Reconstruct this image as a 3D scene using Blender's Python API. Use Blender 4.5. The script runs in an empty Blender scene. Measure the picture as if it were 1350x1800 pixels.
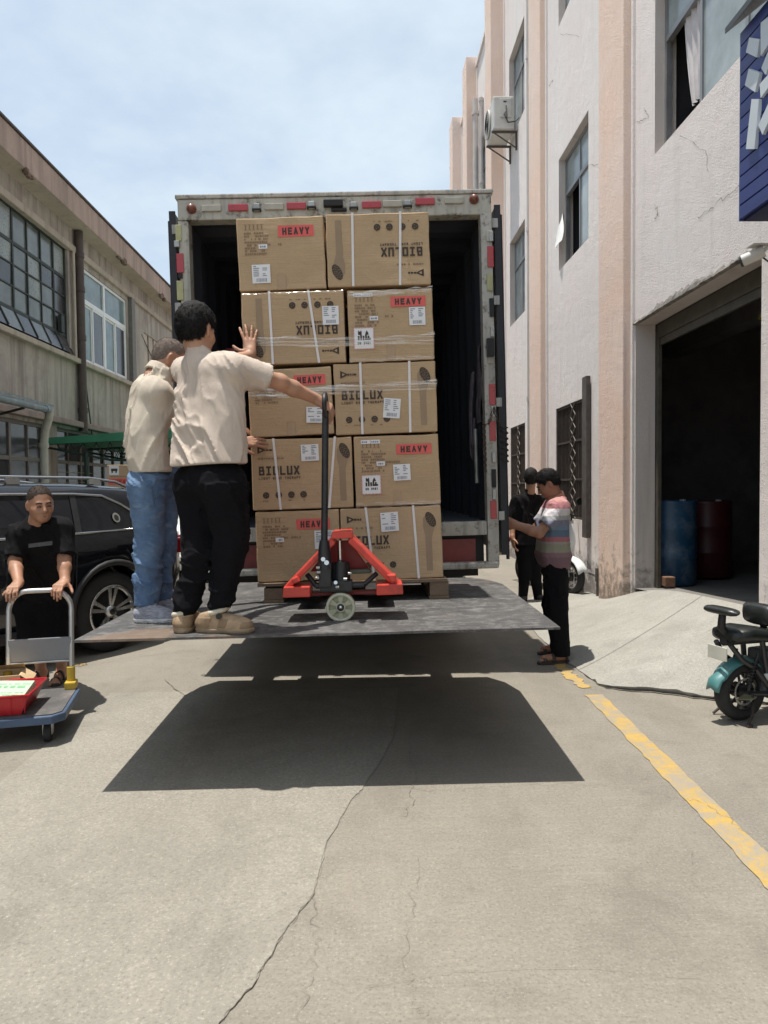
import bpy, bmesh, math, random
import numpy as np
from mathutils import Vector, Matrix

random.seed(7)
np.random.seed(7)
SC = bpy.context.scene
COL = SC.collection
RAD = math.radians

# ------------------------------------------------------------------ camera
CAM_H = 1.5
FPX = 1250.0
CAM_ROT = (Matrix.Rotation(RAD(-1.37), 3, 'Z') @ Matrix.Rotation(RAD(90 - 2.06), 3, 'X')
           @ Matrix.Rotation(RAD(-0.6), 3, 'Z'))
cd = bpy.data.cameras.new('camera')
cam = bpy.data.objects.new('camera', cd)
COL.objects.link(cam)
cam.matrix_world = Matrix.Translation((0, 0, CAM_H)) @ CAM_ROT.to_4x4()
cd.sensor_fit = 'VERTICAL'
cd.sensor_height = 36.0
cd.sensor_width = 27.0
cd.lens = 36.0 * FPX / 1800.0
cd.clip_start = 0.05
cd.clip_end = 2000
SC.camera = cam

# ------------------------------------------------------------------ sky and sun
SUN_DIR = Vector((-0.16, 0.0, 1.0)).normalized()
SUN_EL = math.asin(SUN_DIR.z)
SUN_AZ = math.atan2(SUN_DIR.x, SUN_DIR.y)
world = bpy.data.worlds.new('World')
SC.world = world
world.use_nodes = True
nt = world.node_tree
nt.nodes.clear()
wo = nt.nodes.new('ShaderNodeOutputWorld')
bg = nt.nodes.new('ShaderNodeBackground')
bg.inputs['Strength'].default_value = 0.125
sky = nt.nodes.new('ShaderNodeTexSky')
sky.sky_type = 'NISHITA'
sky.sun_disc = False
sky.sun_elevation = SUN_EL
sky.sun_rotation = SUN_AZ
sky.air_density = 1.2
sky.dust_density = 1.6
sky.ozone_density = 1.5
tc = nt.nodes.new('ShaderNodeTexCoord')
sep = nt.nodes.new('ShaderNodeSeparateXYZ')
nt.links.new(tc.outputs['Generated'], sep.inputs[0])
mz = nt.nodes.new('ShaderNodeMath'); mz.operation = 'MAXIMUM'; mz.inputs[1].default_value = 0.0
nt.links.new(sep.outputs['Z'], mz.inputs[0])
ma = nt.nodes.new('ShaderNodeMath'); ma.operation = 'ADD'; ma.inputs[1].default_value = 0.22
nt.links.new(mz.outputs[0], ma.inputs[0])
vd = nt.nodes.new('ShaderNodeVectorMath'); vd.operation = 'DIVIDE'
cmb = nt.nodes.new('ShaderNodeCombineXYZ')
for i in range(3):
    nt.links.new(ma.outputs[0], cmb.inputs[i])
nt.links.new(tc.outputs['Generated'], vd.inputs[0])
nt.links.new(cmb.outputs[0], vd.inputs[1])
n1 = nt.nodes.new('ShaderNodeTexNoise')
n1.inputs['Scale'].default_value = 2.3
n1.inputs['Detail'].default_value = 7
n1.inputs['Roughness'].default_value = 0.55
n1.inputs['Distortion'].default_value = 0.15
nt.links.new(vd.outputs[0], n1.inputs['Vector'])
n2 = nt.nodes.new('ShaderNodeTexNoise')
n2.inputs['Scale'].default_value = 13.0
n2.inputs['Detail'].default_value = 4
nt.links.new(vd.outputs[0], n2.inputs['Vector'])
mm = nt.nodes.new('ShaderNodeMath'); mm.operation = 'MULTIPLY_ADD'; mm.inputs[1].default_value = 0.25
nt.links.new(n2.outputs['Fac'], mm.inputs[0])
nt.links.new(n1.outputs['Fac'], mm.inputs[2])
mr = nt.nodes.new('ShaderNodeMapRange')
mr.inputs['From Min'].default_value = 0.45
mr.inputs['From Max'].default_value = 0.85
mr.inputs['To Min'].default_value = 0.52
mr.inputs['To Max'].default_value = 0.95
nt.links.new(mm.outputs[0], mr.inputs['Value'])
mix = nt.nodes.new('ShaderNodeMix'); mix.data_type = 'RGBA'
nt.links.new(mr.outputs[0], mix.inputs[0])
nt.links.new(sky.outputs[0], mix.inputs[6])
mix.inputs[7].default_value = (5.0, 5.75, 6.35, 1)
nt.links.new(mix.outputs[2], bg.inputs['Color'])
nt.links.new(bg.outputs[0], wo.inputs['Surface'])

sd = bpy.data.lights.new('sun', 'SUN')
sd.energy = 4.4
sd.angle = RAD(0.6)
sd.color = (1.0, 0.95, 0.87)
sun = bpy.data.objects.new('sun', sd)
COL.objects.link(sun)
sun.rotation_euler = SUN_DIR.to_track_quat('Z', 'Y').to_euler()
sun.location = (0, 0, 30)

vs = SC.view_settings
vs.view_transform = 'Standard'
vs.look = 'None'
vs.exposure = 0.32
vs.gamma = 1.0
vs.use_curve_mapping = False
SC.render.engine = 'CYCLES'
SC.cycles.use_denoising = True
SC.cycles.max_bounces = 6
SC.cycles.transparent_max_bounces = 8

# ------------------------------------------------------------------ helpers
def _ray(px, py):
    return CAM_ROT @ Vector(((px - 675) / FPX, -(py - 900) / FPX, -1.0))

def at(px, py, Y):
    r = _ray(px, py)
    return Vector((0, 0, CAM_H)) + r * (Y / r.y)

def atz(px, py, z=0.0):
    r = _ray(px, py)
    return Vector((0, 0, CAM_H)) + r * ((z - CAM_H) / r.z)

def atx(px, py, X):
    r = _ray(px, py)
    return Vector((0, 0, CAM_H)) + r * (X / r.x)

def empty(name, loc, label=None, cat=None, group=None, rz=0.0, rot=None):
    o = bpy.data.objects.new(name, None)
    COL.objects.link(o)
    o.location = loc
    o.rotation_euler = rot if rot else (0, 0, rz)
    o.empty_display_size = 0.1
    tag(o, label, cat, group)
    return o

def tag(o, label=None, cat=None, group=None, kind=None):
    if label: o['label'] = label
    if cat: o['category'] = cat
    if group: o['group'] = group
    if kind: o['kind'] = kind
    return o

def link_mesh(name, me, mat, parent=None):
    if mat is not None:
        if not me.materials:
            me.materials.append(mat)
    o = bpy.data.objects.new(name, me)
    COL.objects.link(o)
    if parent is not None:
        o.parent = parent
    return o

class MB:
    """collects shapes, builds one mesh object"""
    def __init__(s, M=None):
        s.v = []; s.f = []; s.sm = []; s.M = M
    def add(s, vs, fs, smooth=False):
        b = len(s.v)
        s.v += [Vector(p) for p in vs]
        for f in fs:
            s.f.append(tuple(i + b for i in f)); s.sm.append(smooth)
        return s
    def box(s, a, b, bev=0.0):
        x0, y0, z0 = a; x1, y1, z1 = b
        if x0 > x1: x0, x1 = x1, x0
        if y0 > y1: y0, y1 = y1, y0
        if z0 > z1: z0, z1 = z1, z0
        if bev > 0:
            bm = bmesh.new()
            bmesh.ops.create_cube(bm, size=1)
            for v in bm.verts:
                v.co = Vector(((x0 + x1) / 2 + v.co.x * (x1 - x0), (y0 + y1) / 2 + v.co.y * (y1 - y0), (z0 + z1) / 2 + v.co.z * (z1 - z0)))
            bmesh.ops.bevel(bm, geom=list(bm.edges), offset=min(bev, .45 * min(x1 - x0, y1 - y0, z1 - z0)), segments=2, profile=.6, affect='EDGES')
            bm.verts.index_update()
            s.add([v.co.copy() for v in bm.verts], [[v.index for v in f.verts] for f in bm.faces])
            bm.free()
            return s
        vs = [(x0, y0, z0), (x1, y0, z0), (x1, y1, z0), (x0, y1, z0), (x0, y0, z1), (x1, y0, z1), (x1, y1, z1), (x0, y1, z1)]
        return s.add(vs, [(0, 3, 2, 1), (4, 5, 6, 7), (0, 1, 5, 4), (1, 2, 6, 5), (2, 3, 7, 6), (3, 0, 4, 7)])
    def quad(s, a, b, c, d):
        return s.add([a, b, c, d], [(0, 1, 2, 3)])
    def poly(s, pts):
        return s.add(pts, [tuple(range(len(pts)))])
    def prism(s, pts, d):
        """polygon pts (3D list) extruded by vector d"""
        n = len(pts); d = Vector(d)
        vs = [Vector(p) for p in pts] + [Vector(p) + d for p in pts]
        fs = [tuple(range(n))[::-1], tuple(range(n, 2 * n))]
        for i in range(n):
            j = (i + 1) % n
            fs.append((i, j, n + j, n + i))
        return s.add(vs, fs)
    def cyl(s, a, b, r, r2=None, n=16, caps=True):
        a = Vector(a); b = Vector(b)
        r2 = r if r2 is None else r2
        d = (b - a).normalized()
        u = d.orthogonal().normalized(); w = d.cross(u)
        vs = []
        for c, rr in ((a, r), (b, r2)):
            for i in range(n):
                t = 2 * math.pi * i / n
                vs.append(c + (u * math.cos(t) + w * math.sin(t)) * rr)
        s.add(vs, [(i, (i + 1) % n, n + (i + 1) % n, n + i) for i in range(n)], True)
        if caps:
            s.add(vs[:n], [tuple(range(n))[::-1]])
            s.add(vs[n:], [tuple(range(n))])
        return s
    def tube(s, pts, r, n=8, closed=False):
        pts = [Vector(p) for p in pts]
        m = len(pts); rings = []
        prev = None
        for i, p in enumerate(pts):
            if closed:
                t = pts[(i + 1) % m] - pts[i - 1]
            else:
                t = pts[min(i + 1, m - 1)] - pts[max(i - 1, 0)]
            t.normalize()
            if prev is None:
                u = t.orthogonal().normalized()
            else:
                u = (prev - t * prev.dot(t))
                u = u.normalized() if u.length > 1e-6 else t.orthogonal().normalized()
            prev = u
            w = t.cross(u)
            rr = r[i] if isinstance(r, (list, tuple)) else r
            rings.append([p + (u * math.cos(2 * math.pi * k / n) + w * math.sin(2 * math.pi * k / n)) * rr for k in range(n)])
        vs = [q for ring in rings for q in ring]
        fs = []
        for i in range(m if closed else m - 1):
            j = (i + 1) % m
            for k in range(n):
                fs.append((i * n + k, i * n + (k + 1) % n, j * n + (k + 1) % n, j * n + k))
        s.add(vs, fs, True)
        if not closed:
            s.add(rings[0], [tuple(range(n))[::-1]]); s.add(rings[-1], [tuple(range(n))])
        return s
    def lathe(s, prof, c, axis, n=28):
        """prof list of (r, h) along axis from c"""
        c = Vector(c); d = Vector(axis).normalized()
        u = d.orthogonal().normalized(); w = d.cross(u)
        vs = []; m = len(prof)
        for r, h in prof:
            for k in range(n):
                t = 2 * math.pi * k / n
                vs.append(c + d * h + (u * math.cos(t) + w * math.sin(t)) * r)
        fs = []
        for i in range(m - 1):
            for k in range(n):
                fs.append((i * n + k, i * n + (k + 1) % n, (i + 1) * n + (k + 1) % n, (i + 1) * n + k))
        return s.add(vs, fs, True)
    def loft(s, rings, closed=True, caps=True, smooth=True):
        n = len(rings[0]); vs = [q for r in rings for q in r]; fs = []
        for i in range(len(rings) - 1):
            for k in range(n if closed else n - 1):
                fs.append((i * n + k, i * n + (k + 1) % n, (i + 1) * n + (k + 1) % n, (i + 1) * n + k))
        s.add(vs, fs, smooth)
        if caps:
            s.add(rings[0], [tuple(range(n))[::-1]], False); s.add(rings[-1], [tuple(range(n))], False)
        return s
    def build(s, name, mat, parent=None, world=False, smooth=None, bevel=0.0):
        me = bpy.data.meshes.new(name)
        off = parent.location if (world and parent is not None) else Vector((0, 0, 0))
        vs = [((s.M @ p) if s.M else p) - off for p in s.v]
        me.from_pydata([tuple(p) for p in vs], [], s.f)
        sm = s.sm if smooth is None else [smooth] * len(s.f)
        me.polygons.foreach_set('use_smooth', sm)
        me.update()
        o = link_mesh(name, me, mat, parent)
        if bevel > 0:
            m = o.modifiers.new('bevel', 'BEVEL'); m.width = bevel; m.segments = 2; m.limit_method = 'ANGLE'; m.angle_limit = RAD(40)
        return o

def copy_tree(o, parent=None):
    c = o.copy(); COL.objects.link(c)
    c.parent = parent
    for ch in list(o.children):
        copy_tree(ch, c)
    return c

# ------------------------------------------------------------------ materials
def nodes_of(m):
    m.use_nodes = True
    t = m.node_tree
    return t, t.nodes['Principled BSDF']

def N(t, kind, **kw):
    n = t.nodes.new(kind)
    for k, v in kw.items():
        if k in ('operation', 'data_type', 'blend_type', 'wave_type', 'bands_direction', 'feature'):
            setattr(n, k, v)
        else:
            n.inputs[k].default_value = v
    return n

def coords(t, scale=(1, 1, 1), rot=(0, 0, 0), kind='Object'):
    c = t.nodes.new('ShaderNodeTexCoord')
    m = t.nodes.new('ShaderNodeMapping')
    m.inputs['Scale'].default_value = scale
    m.inputs['Rotation'].default_value = rot
    t.links.new(c.outputs[kind], m.inputs['Vector'])
    return m.outputs['Vector']

def ramp(t, src, a, b, lo=0.0, hi=1.0):
    r = t.nodes.new('ShaderNodeMapRange')
    r.inputs['From Min'].default_value = a; r.inputs['From Max'].default_value = b
    r.inputs['To Min'].default_value = lo; r.inputs['To Max'].default_value = hi
    t.links.new(src, r.inputs['Value'])
    return r.outputs[0]

def mixc(t, fac, a, b, blend='MIX'):
    m = t.nodes.new('ShaderNodeMix'); m.data_type = 'RGBA'; m.blend_type = blend
    if isinstance(fac, float): m.inputs[0].default_value = fac
    else: t.links.new(fac, m.inputs[0])
    for i, x in ((6, a), (7, b)):
        if isinstance(x, tuple): m.inputs[i].default_value = (*x[:3], 1)
        else: t.links.new(x, m.inputs[i])
    return m.outputs[2]

def noise(t, vec, scale, detail=4, rough=.55, dist=0.0):
    n = N(t, 'ShaderNodeTexNoise', Scale=scale, Detail=detail, Roughness=rough, Distortion=dist)
    t.links.new(vec, n.inputs['Vector'])
    return n.outputs['Fac']

def bumpn(t, bsdf, h, strength=.3, dist=.01):
    b = t.nodes.new('ShaderNodeBump')
    b.inputs['Strength'].default_value = strength; b.inputs['Distance'].default_value = dist
    t.links.new(h, b.inputs['Height'])
    t.links.new(b.outputs[0], bsdf.inputs['Normal'])

def sc(c, k):
    return tuple(max(0, min(1, x * k)) for x in c)

_mc = {}
def pm(name, base, rough=.6, metal=0.0, var=.12, vs=6.0, bump=0.0, bs=60.0, dirt=None, dscale=3.0, damt=.5, stretch=(1, 1, 1), spec=.5, coat=0.0, rvar=.1, bdist=.004):
    if name in _mc: return _mc[name]
    m = bpy.data.materials.new(name); _mc[name] = m
    t, b = nodes_of(m)
    v = coords(t, stretch)
    f = noise(t, v, vs, 6, .6)
    col = mixc(t, ramp(t, f, .3, .7), sc(base, 1 - var), sc(base, 1 + var))
    if dirt:
        g = noise(t, v, dscale, 8, .65, .3)
        col = mixc(t, ramp(t, g, .5, .72, 0, damt), col, dirt)
    t.links.new(col, b.inputs['Base Color'])
    t.links.new(ramp(t, f, .2, .8, max(.02, rough - rvar), min(1, rough + rvar)), b.inputs['Roughness'])
    b.inputs['Metallic'].default_value = metal
    b.inputs['Specular IOR Level'].default_value = spec
    b.inputs['Coat Weight'].default_value = coat
    if bump > 0:
        bumpn(t, b, noise(t, v, bs, 4, .6), bump, bdist)
    return m

def glass_mat(name, col=(.02, .025, .025), rough=.06):
    if name in _mc: return _mc[name]
    m = bpy.data.materials.new(name); _mc[name] = m
    t, b = nodes_of(m)
    v = coords(t, (1, 1, 1))
    f = noise(t, v, 2.2, 5)
    g = noise(t, v, 30, 3)
    c = mixc(t, ramp(t, f, .35, .7), sc(col, .75), sc(col, 1.35))
    t.links.new(c, b.inputs['Base Color'])
    t.links.new(ramp(t, g, .3, .8, rough, rough + .1), b.inputs['Roughness'])
    b.inputs['IOR'].default_value = 1.5
    bumpn(t, b, noise(t, v, 1.3, 2), .15, .02)
    return m
# ------------------------------------------------------------------ ground
def concrete_mat(name, base, warm, lines=True, rot=0.0, contrast=1.0):
    m = bpy.data.materials.new(name); t, b = nodes_of(m)
    v = coords(t)
    big = noise(t, v, .55, 5, .6, .4)
    mid = noise(t, v, 3.2, 8, .65, .2)
    fine = noise(t, v, 55, 5, .7)
    spk = noise(t, v, 110, 3, .6)
    bl2 = noise(t, v, 14, 5, .65)
    col = mixc(t, ramp(t, big, .32, .68), sc(base, .86), sc(warm, 1.05))
    col = mixc(t, ramp(t, mid, .3, .72, 0, .55), col, sc(base, 1.16))
    st = noise(t, v, 1.35, 9, .7, .6)
    col = mixc(t, ramp(t, st, .52, .68, 0, .6), col, sc(base, .55))
    trk = noise(t, coords(t, (1.5, .22, 1)), 1.2, 7, .62, .3)
    col = mixc(t, ramp(t, trk, .50, .72, 0, .48), col, sc(base, .60))
    pat = noise(t, v, 2.2, 4, .5, 1.2)
    col = mixc(t, ramp(t, pat, .54, .60, 0, .22), col, sc(base, .70))
    col = mixc(t, ramp(t, pat, .36, .42, .20, 0), col, sc(base, 1.25))
    col = mixc(t, ramp(t, trk, .28, .44, .30, 0), col, sc(base, 1.22))
    # pitted oil spots
    vo = N(t, 'ShaderNodeTexVoronoi', Scale=3.6); t.links.new(v, vo.inputs['Vector'])
    spot = ramp(t, vo.outputs['Distance'], .02, .085, 1, 0)
    gate = ramp(t, noise(t, v, 2.1, 2), .52, .6)
    mu = N(t, 'ShaderNodeMath', operation='MULTIPLY'); t.links.new(spot, mu.inputs[0]); t.links.new(gate, mu.inputs[1])
    mu2 = N(t, 'ShaderNodeMath', operation='MULTIPLY'); t.links.new(mu.outputs[0], mu2.inputs[0]); mu2.inputs[1].default_value = .5
    col = mixc(t, mu2.outputs[0], col, sc(base, .4))
    col = mixc(t, ramp(t, fine, .28, .72, .42 * contrast, 0), col, sc(base, .45))
    col = mixc(t, ramp(t, bl2, .35, .65, .22, 0), col, sc(base, .7))
    col = mixc(t, ramp(t, spk, .60, .72, 0, .4), col, sc(base, 1.7))
    col = mixc(t, ramp(t, spk, .28, .42, .5, 0), col, sc(base, .35))
    h = fine
    if lines:
        v2 = coords(t, (1.2, 42, 1), (0, 0, rot))
        ln = noise(t, v2, 1.6, 4, .6)
        col = mixc(t, ramp(t, ln, .56, .72, 0, .28), col, sc(base, .62))
        col = mixc(t, ramp(t, ln, .25, .42, .22, 0), col, sc(base, 1.3))
        ad = N(t, 'ShaderNodeMath', operation='ADD'); t.links.new(fine, ad.inputs[0]); t.links.new(ln, ad.inputs[1]); h = ad.outputs[0]
    t.links.new(col, b.inputs['Base Color'])
    b.inputs['Roughness'].default_value = .88
    b.inputs['Specular IOR Level'].default_value = .25
    bumpn(t, b, h, .55, .006)
    return m

M_ground = concrete_mat('street_concrete', (.298, .273, .231), (.318, .287, .237), contrast=1.35)
M_slab = concrete_mat('pale_slab_concrete', (.335, .313, .268), (.345, .318, .267), lines=False, contrast=1.35)
M_ramp = concrete_mat('ramp_concrete', (.395, .385, .345), (.36, .345, .305), lines=True, rot=.5, contrast=1.1)
M_crack = pm('crack_dark', (.19, .17, .142), .95, var=.5, vs=30)

g = MB()
g.quad((-160, -60, 0), (160, -60, 0), (160, 240, 0), (-160, 240, 0))
ground = g.build('ground', M_ground)
tag(ground, kind='structure')

def wob(pts, amp, seg=8, seed=1):
    r = random.Random(seed); out = []
    for i in range(len(pts) - 1):
        a = Vector(pts[i]); b = Vector(pts[i + 1])
        n = Vector((-(b - a).y, (b - a).x, 0)).normalized()
        for k in range(seg):
            f = k / seg
            out.append(a.lerp(b, f) + n * (r.uniform(-amp, amp) if k or i else 0))
    out.append(Vector(pts[-1]))
    return out

# paler slab on the left of the diagonal joint
edge = [atz(px, py) for px, py in ((385, 1800), (440, 1738), (500, 1640), (553, 1570), (575, 1480), (620, 1405), (640, 1385), (690, 1300), (700, 1210))]
ew = wob(edge, .006, 6, 3)
mb = MB()
pl = [Vector((p.x, p.y, .004)) for p in ew]
L = [Vector((-1.9, p.y, .004)) for p in ew]
for i in range(len(pl) - 1):
    mb.quad(L[i], pl[i], pl[i + 1], L[i + 1])
mb.quad(Vector((-1.9, -6, .004)), Vector((pl[0].x - .5, -6, .004)), pl[0], L[0])
o = mb.build('concrete_slab', M_slab); tag(o, kind='structure')

def crack(pts, w, seed, z=.0065, amp=.02, seg=9):
    p = wob([atz(*q) for q in pts], amp, seg, seed); r = random.Random(seed + 50)
    mb = MB()
    prev = None
    for i, q in enumerate(p):
        t = (p[min(i + 1, len(p) - 1)] - p[max(i - 1, 0)]).normalized()
        nn = Vector((-t.y, t.x, 0)); ww = w * r.uniform(.25, 1.0)
        a = q + nn * ww; c = q - nn * ww; a.z = c.z = z
        if prev: mb.quad(prev[0], prev[1], c, a)
        prev = (a, c)
    return mb.build('crack', M_crack, ground)

crack([(385, 1800), (440, 1738), (500, 1640), (553, 1570)], .0016, 1, amp=.006)
crack([(553, 1570), (575, 1480), (620, 1405), (640, 1387)], .0008, 2, amp=.006)
crack([(553, 1572), (556, 1640), (550, 1700), (528, 1800)], .0012, 3)
crack([(722, 1290), (728, 1375), (722, 1415), (705, 1440)], .0016, 4)
crack([(735, 1510), (722, 1590), (716, 1700), (735, 1770), (752, 1800)], .0009, 5)
crack([(700, 1386), (800, 1391), (860, 1384), (1000, 1378), (1080, 1383), (1180, 1402), (1240, 1412), (1300, 1455), (1350, 1495)], .0014, 6)
crack([(290, 1195), (308, 1212), (328, 1225)], .006, 7, amp=.004, seg=4)
crack([(1195, 1465), (1215, 1500), (1225, 1560)], .0008, 8)
crack([(640, 1738), (800, 1710), (1000, 1702), (1240, 1722)], .0006, 9, amp=.006)

# worn yellow line
def paint_mat():
    m = bpy.data.materials.new('worn_yellow_paint'); t, b = nodes_of(m)
    v = coords(t)
    f = noise(t, v, 6, 9, .78, .3); g2 = noise(t, v, 70, 4, .7)
    col = mixc(t, ramp(t, g2, .3, .7), (.42, .275, .07), (.52, .355, .11))
    ad = N(t, 'ShaderNodeMath', operation='MULTIPLY_ADD'); t.links.new(g2, ad.inputs[0]); ad.inputs[1].default_value = .35; t.links.new(f, ad.inputs[2])
    col = mixc(t, ramp(t, ad.outputs[0], .61, .76, 0, .92), col, (.295, .27, .229))
    t.links.new(col, b.inputs['Base Color']); b.inputs['Roughness'].default_value = .8
    bumpn(t, b, g2, .4, .004)
    return m
M_yel = paint_mat()
def yline(pts, w, seed, amp):
    r = random.Random(seed); p = wob([atz(*q) for q in pts], .004, 14, seed)
    mb = MB(); prev = None
    for i, q in enumerate(p):
        t = (p[min(i + 1, len(p) - 1)] - p[max(i - 1, 0)]).normalized(); nn = Vector((-t.y, t.x, 0))
        a = q + nn * (w * .5 + r.uniform(-amp, amp)); c = q - nn * (w * .5 + r.uniform(-amp, amp)); a.z = c.z = .0045
        if prev: mb.quad(prev[0], prev[1], c, a)
        prev = (a, c)
    o = mb.build('painted_line', M_yel); tag(o, kind='structure'); return o
yline([(1043, 1222), (1140, 1318), (1250, 1428), (1420, 1608), (1700, 1900)], .125, 2, .006)
yline([(972, 1160), (1000, 1186), (1030, 1210)], .09, 5, .02)
yline([(120, 1168), (138, 1170), (150, 1168)], .06, 9, .02)

# sloping concrete apron up to the warehouse door
O = [(2.98, 4.60, .03), (2.4, 4.80, .028), (2.05, 5.00, .045), (1.75, 5.14, .028), (1.69, 5.6, .012), (1.68, 6.5, .008), (1.72, 7.6, .006), (1.9, 8.7, .006), (2.3, 9.6, .006)]
I = [(3.03, 4.80, .10), (3.03, 5.02, .45), (3.03, 5.3, .53), (3.03, 5.7, .51), (3.03, 6.3, .48), (3.03, 7.0, .43), (3.03, 7.8, .31), (3.03, 8.6, .11), (3.03, 9.6, .03)]
def rs(P, n):
    P = [Vector(p) for p in P]; out = []
    for k in range(n):
        u = k / (n - 1) * (len(P) - 1); i = min(int(u), len(P) - 2); f = u - i
        p0 = P[max(i - 1, 0)]; p1 = P[i]; p2 = P[i + 1]; p3 = P[min(i + 2, len(P) - 1)]
        out.append(.5 * ((2 * p1) + (p2 - p0) * f + (2 * p0 - 5 * p1 + 4 * p2 - p3) * f * f + (3 * p1 - p0 - 3 * p2 + p3) * f ** 3))
    return out
nO = 60
Oc = rs(O, nO); Ic = rs(I, nO)
rr = random.Random(4)
for k, p in enumerate(Oc):
    p.x += rr.uniform(-.014, .014); p.y += rr.uniform(-.022, .022); p.z = max(.006, p.z + rr.uniform(-.010, .006))
mb = MB(); rows = []
base = [Vector((p.x + .01, p.y + (.05 if k < 24 else 0), -.02)) for k, p in enumerate(Oc)]
rows.append(base)
nu = 26
for u in range(nu):
    f = u / (nu - 1); row = []
    for k in range(nO):
        p = Oc[k].lerp(Ic[k], f)
        e = f ** 1.15
        p.z = Oc[k].z + (Ic[k].z - Oc[k].z) * e
        row.append(p)
    rows.append(row)
mb.loft(rows[1:], closed=False, caps=False)
for k in range(nO - 1): mb.quad(rows[0][k], rows[0][k + 1], rows[1][k + 1], rows[1][k])
o = mb.build('concrete_ramp', M_ramp); tag(o, kind='structure')
mb = MB(); prev = None
for k in range(4, 25):
    p = Oc[k]; t = (Oc[k + 1] - Oc[k - 1]).normalized(); nn = Vector((-t.y, t.x, 0))
    w = .012 + .028 * max(0, math.sin((k - 4) / 20 * math.pi)) * rr.uniform(.4, 1)
    a = Vector((p.x, p.y + .06, .006)); c = Vector((p.x, p.y - w * .45, .006))
    if prev: mb.quad(prev[0], prev[1], c, a)
    prev = (a, c)
mb.build('crack', M_crack, o)
ramp_o = o

def ramp_joint(kidx, w):
    q = MB(); prev = None
    for u in range(1, nu + 1):
        a = rows[u][kidx]; b_ = rows[u][kidx + 1]; d = (b_ - a).normalized() * w
        p0 = a + Vector((0, 0, .003)); p1 = a + d + Vector((0, 0, .003))
        if prev: q.quad(prev[0], prev[1], p1, p0)
        prev = (p0, p1)
    return q.build('slab_joint', M_crack, ramp_o)
ramp_joint(30, .007)
ramp_joint(46, .006)
# ------------------------------------------------------------------ right building
def plaster_mat(name, base, alt, stain, stain_amt=.35, grain=90, bump=.5, mould=False, st=(.55, .75), blotch=0.0):
    m = bpy.data.materials.new(name); t, b = nodes_of(m)
    v = coords(t)
    big = noise(t, v, .7, 5, .6, .5)
    mid = noise(t, v, 4.5, 7, .65)
    fine = noise(t, v, grain, 4, .65)
    vv = coords(t, (3.5, 3.5, .22))
    strk = noise(t, vv, 1.6, 6, .6)
    col = mixc(t, ramp(t, big, .35, .65), base, alt)
    col = mixc(t, ramp(t, mid, .35, .75, 0, .16 if mould else .30), col, sc(base, .80))
    col = mixc(t, ramp(t, strk, st[0], st[1], 0, stain_amt), col, stain)
    if blotch: col = mixc(t, ramp(t, noise(t, v, 1.1, 9, .7, .8), .47, .66, 0, blotch), col, sc(stain, 1.35))
    col = mixc(t, ramp(t, fine, .3, .6, .12 if mould else .22, 0), col, sc(base, .55))
    if mould:
        cz = t.nodes.new('ShaderNodeTexCoord'); sx = t.nodes.new('ShaderNodeSeparateXYZ'); t.links.new(cz.outputs['Object'], sx.inputs[0])
        mn = noise(t, v, 6.5, 8, .7, .4)
        ad = N(t, 'ShaderNodeMath', operation='MULTIPLY_ADD'); t.links.new(sx.outputs['Z'], ad.inputs[0]); ad.inputs[1].default_value = -.46; t.links.new(mn, ad.inputs[2])
        col = mixc(t, ramp(t, ad.outputs[0], .22, .44, 0, .7), col, (.075, .07, .06))
    t.links.new(col, b.inputs['Base Color'])
    b.inputs['Roughness'].default_value = .9; b.inputs['Specular IOR Level'].default_value = .2
    ad = N(t, 'ShaderNodeMath', operation='MULTIPLY_ADD'); t.links.new(mid, ad.inputs[0]); ad.inputs[1].default_value = 1.6; t.links.new(fine, ad.inputs[2])
    bumpn(t, b, ad.outputs[0], bump, .02 if mould else .01)
    return m
M_white = plaster_mat('white_plaster', (.90, .845, .81), (.90, .81, .775), (.62, .57, .53), .38, grain=70, bump=.9, mould=True)
M_peach = plaster_mat('peach_plaster', (.92, .69, .565), (.91, .745, .655), (.72, .55, .46), .25, grain=70, bump=.9, mould=True)
M_reveal = plaster_mat('grey_reveal', (.64, .585, .55), (.60, .53, .49), (.2, .19, .17), .35, mould=True)
M_alu = pm('dull_aluminium', (.30, .30, .30), .45, .6, .12, 8)
M_dgl = glass_mat('dusty_sky_pale_glass', (.30, .34, .34), .10)  # dusty panes, base colour lightened in place of the sky they reflect
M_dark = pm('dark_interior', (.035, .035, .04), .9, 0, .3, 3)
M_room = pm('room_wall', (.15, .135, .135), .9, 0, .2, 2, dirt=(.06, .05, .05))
M_rust = pm('rusty_iron', (.075, .058, .048), .8, .3, .35, 14, .3, 60)
M_curtain = pm('curtain_cloth', (.62, .58, .58), .9, 0, .15, 6)

XW = 3.0
TH = .22
bR = empty('factory_building', (3.0, 8.0, 0), 'long four storey factory with white plaster walls and peach pilasters', 'building')
Y0, Y1, ZT = -8.0, 24.6, 12.35
PIL = [(7.95, 8.78), (11.72, 12.52), (15.2, 15.9), (18.8, 19.5), (21.8, 22.5)]
DOOR = (5.36, 7.88, -.3, 3.26)
WIN = [(5.0, 7.37, 4.88, 6.55, 'big'),
       (9.56, 11.02, 4.79, 6.47, 'a'), (13.36, 14.75, 4.76, 6.46, 'b'), (17.1, 18.6, 4.76, 6.46, 'c'),
       (9.56, 11.02, 8.46, 10.15, 'c'), (13.36, 14.75, 8.46, 10.15, 'c'), (17.1, 18.6, 8.46, 10.15, 'c'), (20.9, 22.4, 8.46, 10.15, 'c'),
       (9.57, 11.2, 1.0, 2.69, 'grille'), (13.4, 14.75, .95, 2.68, 'grille')]
DOOR2 = (1.6, 4.96, -.3, 3.26)
holes = [DOOR, DOOR2] + [w[:4] for w in WIN]
ys = sorted({Y0, Y1} | {h[0] for h in holes} | {h[1] for h in holes})
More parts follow.
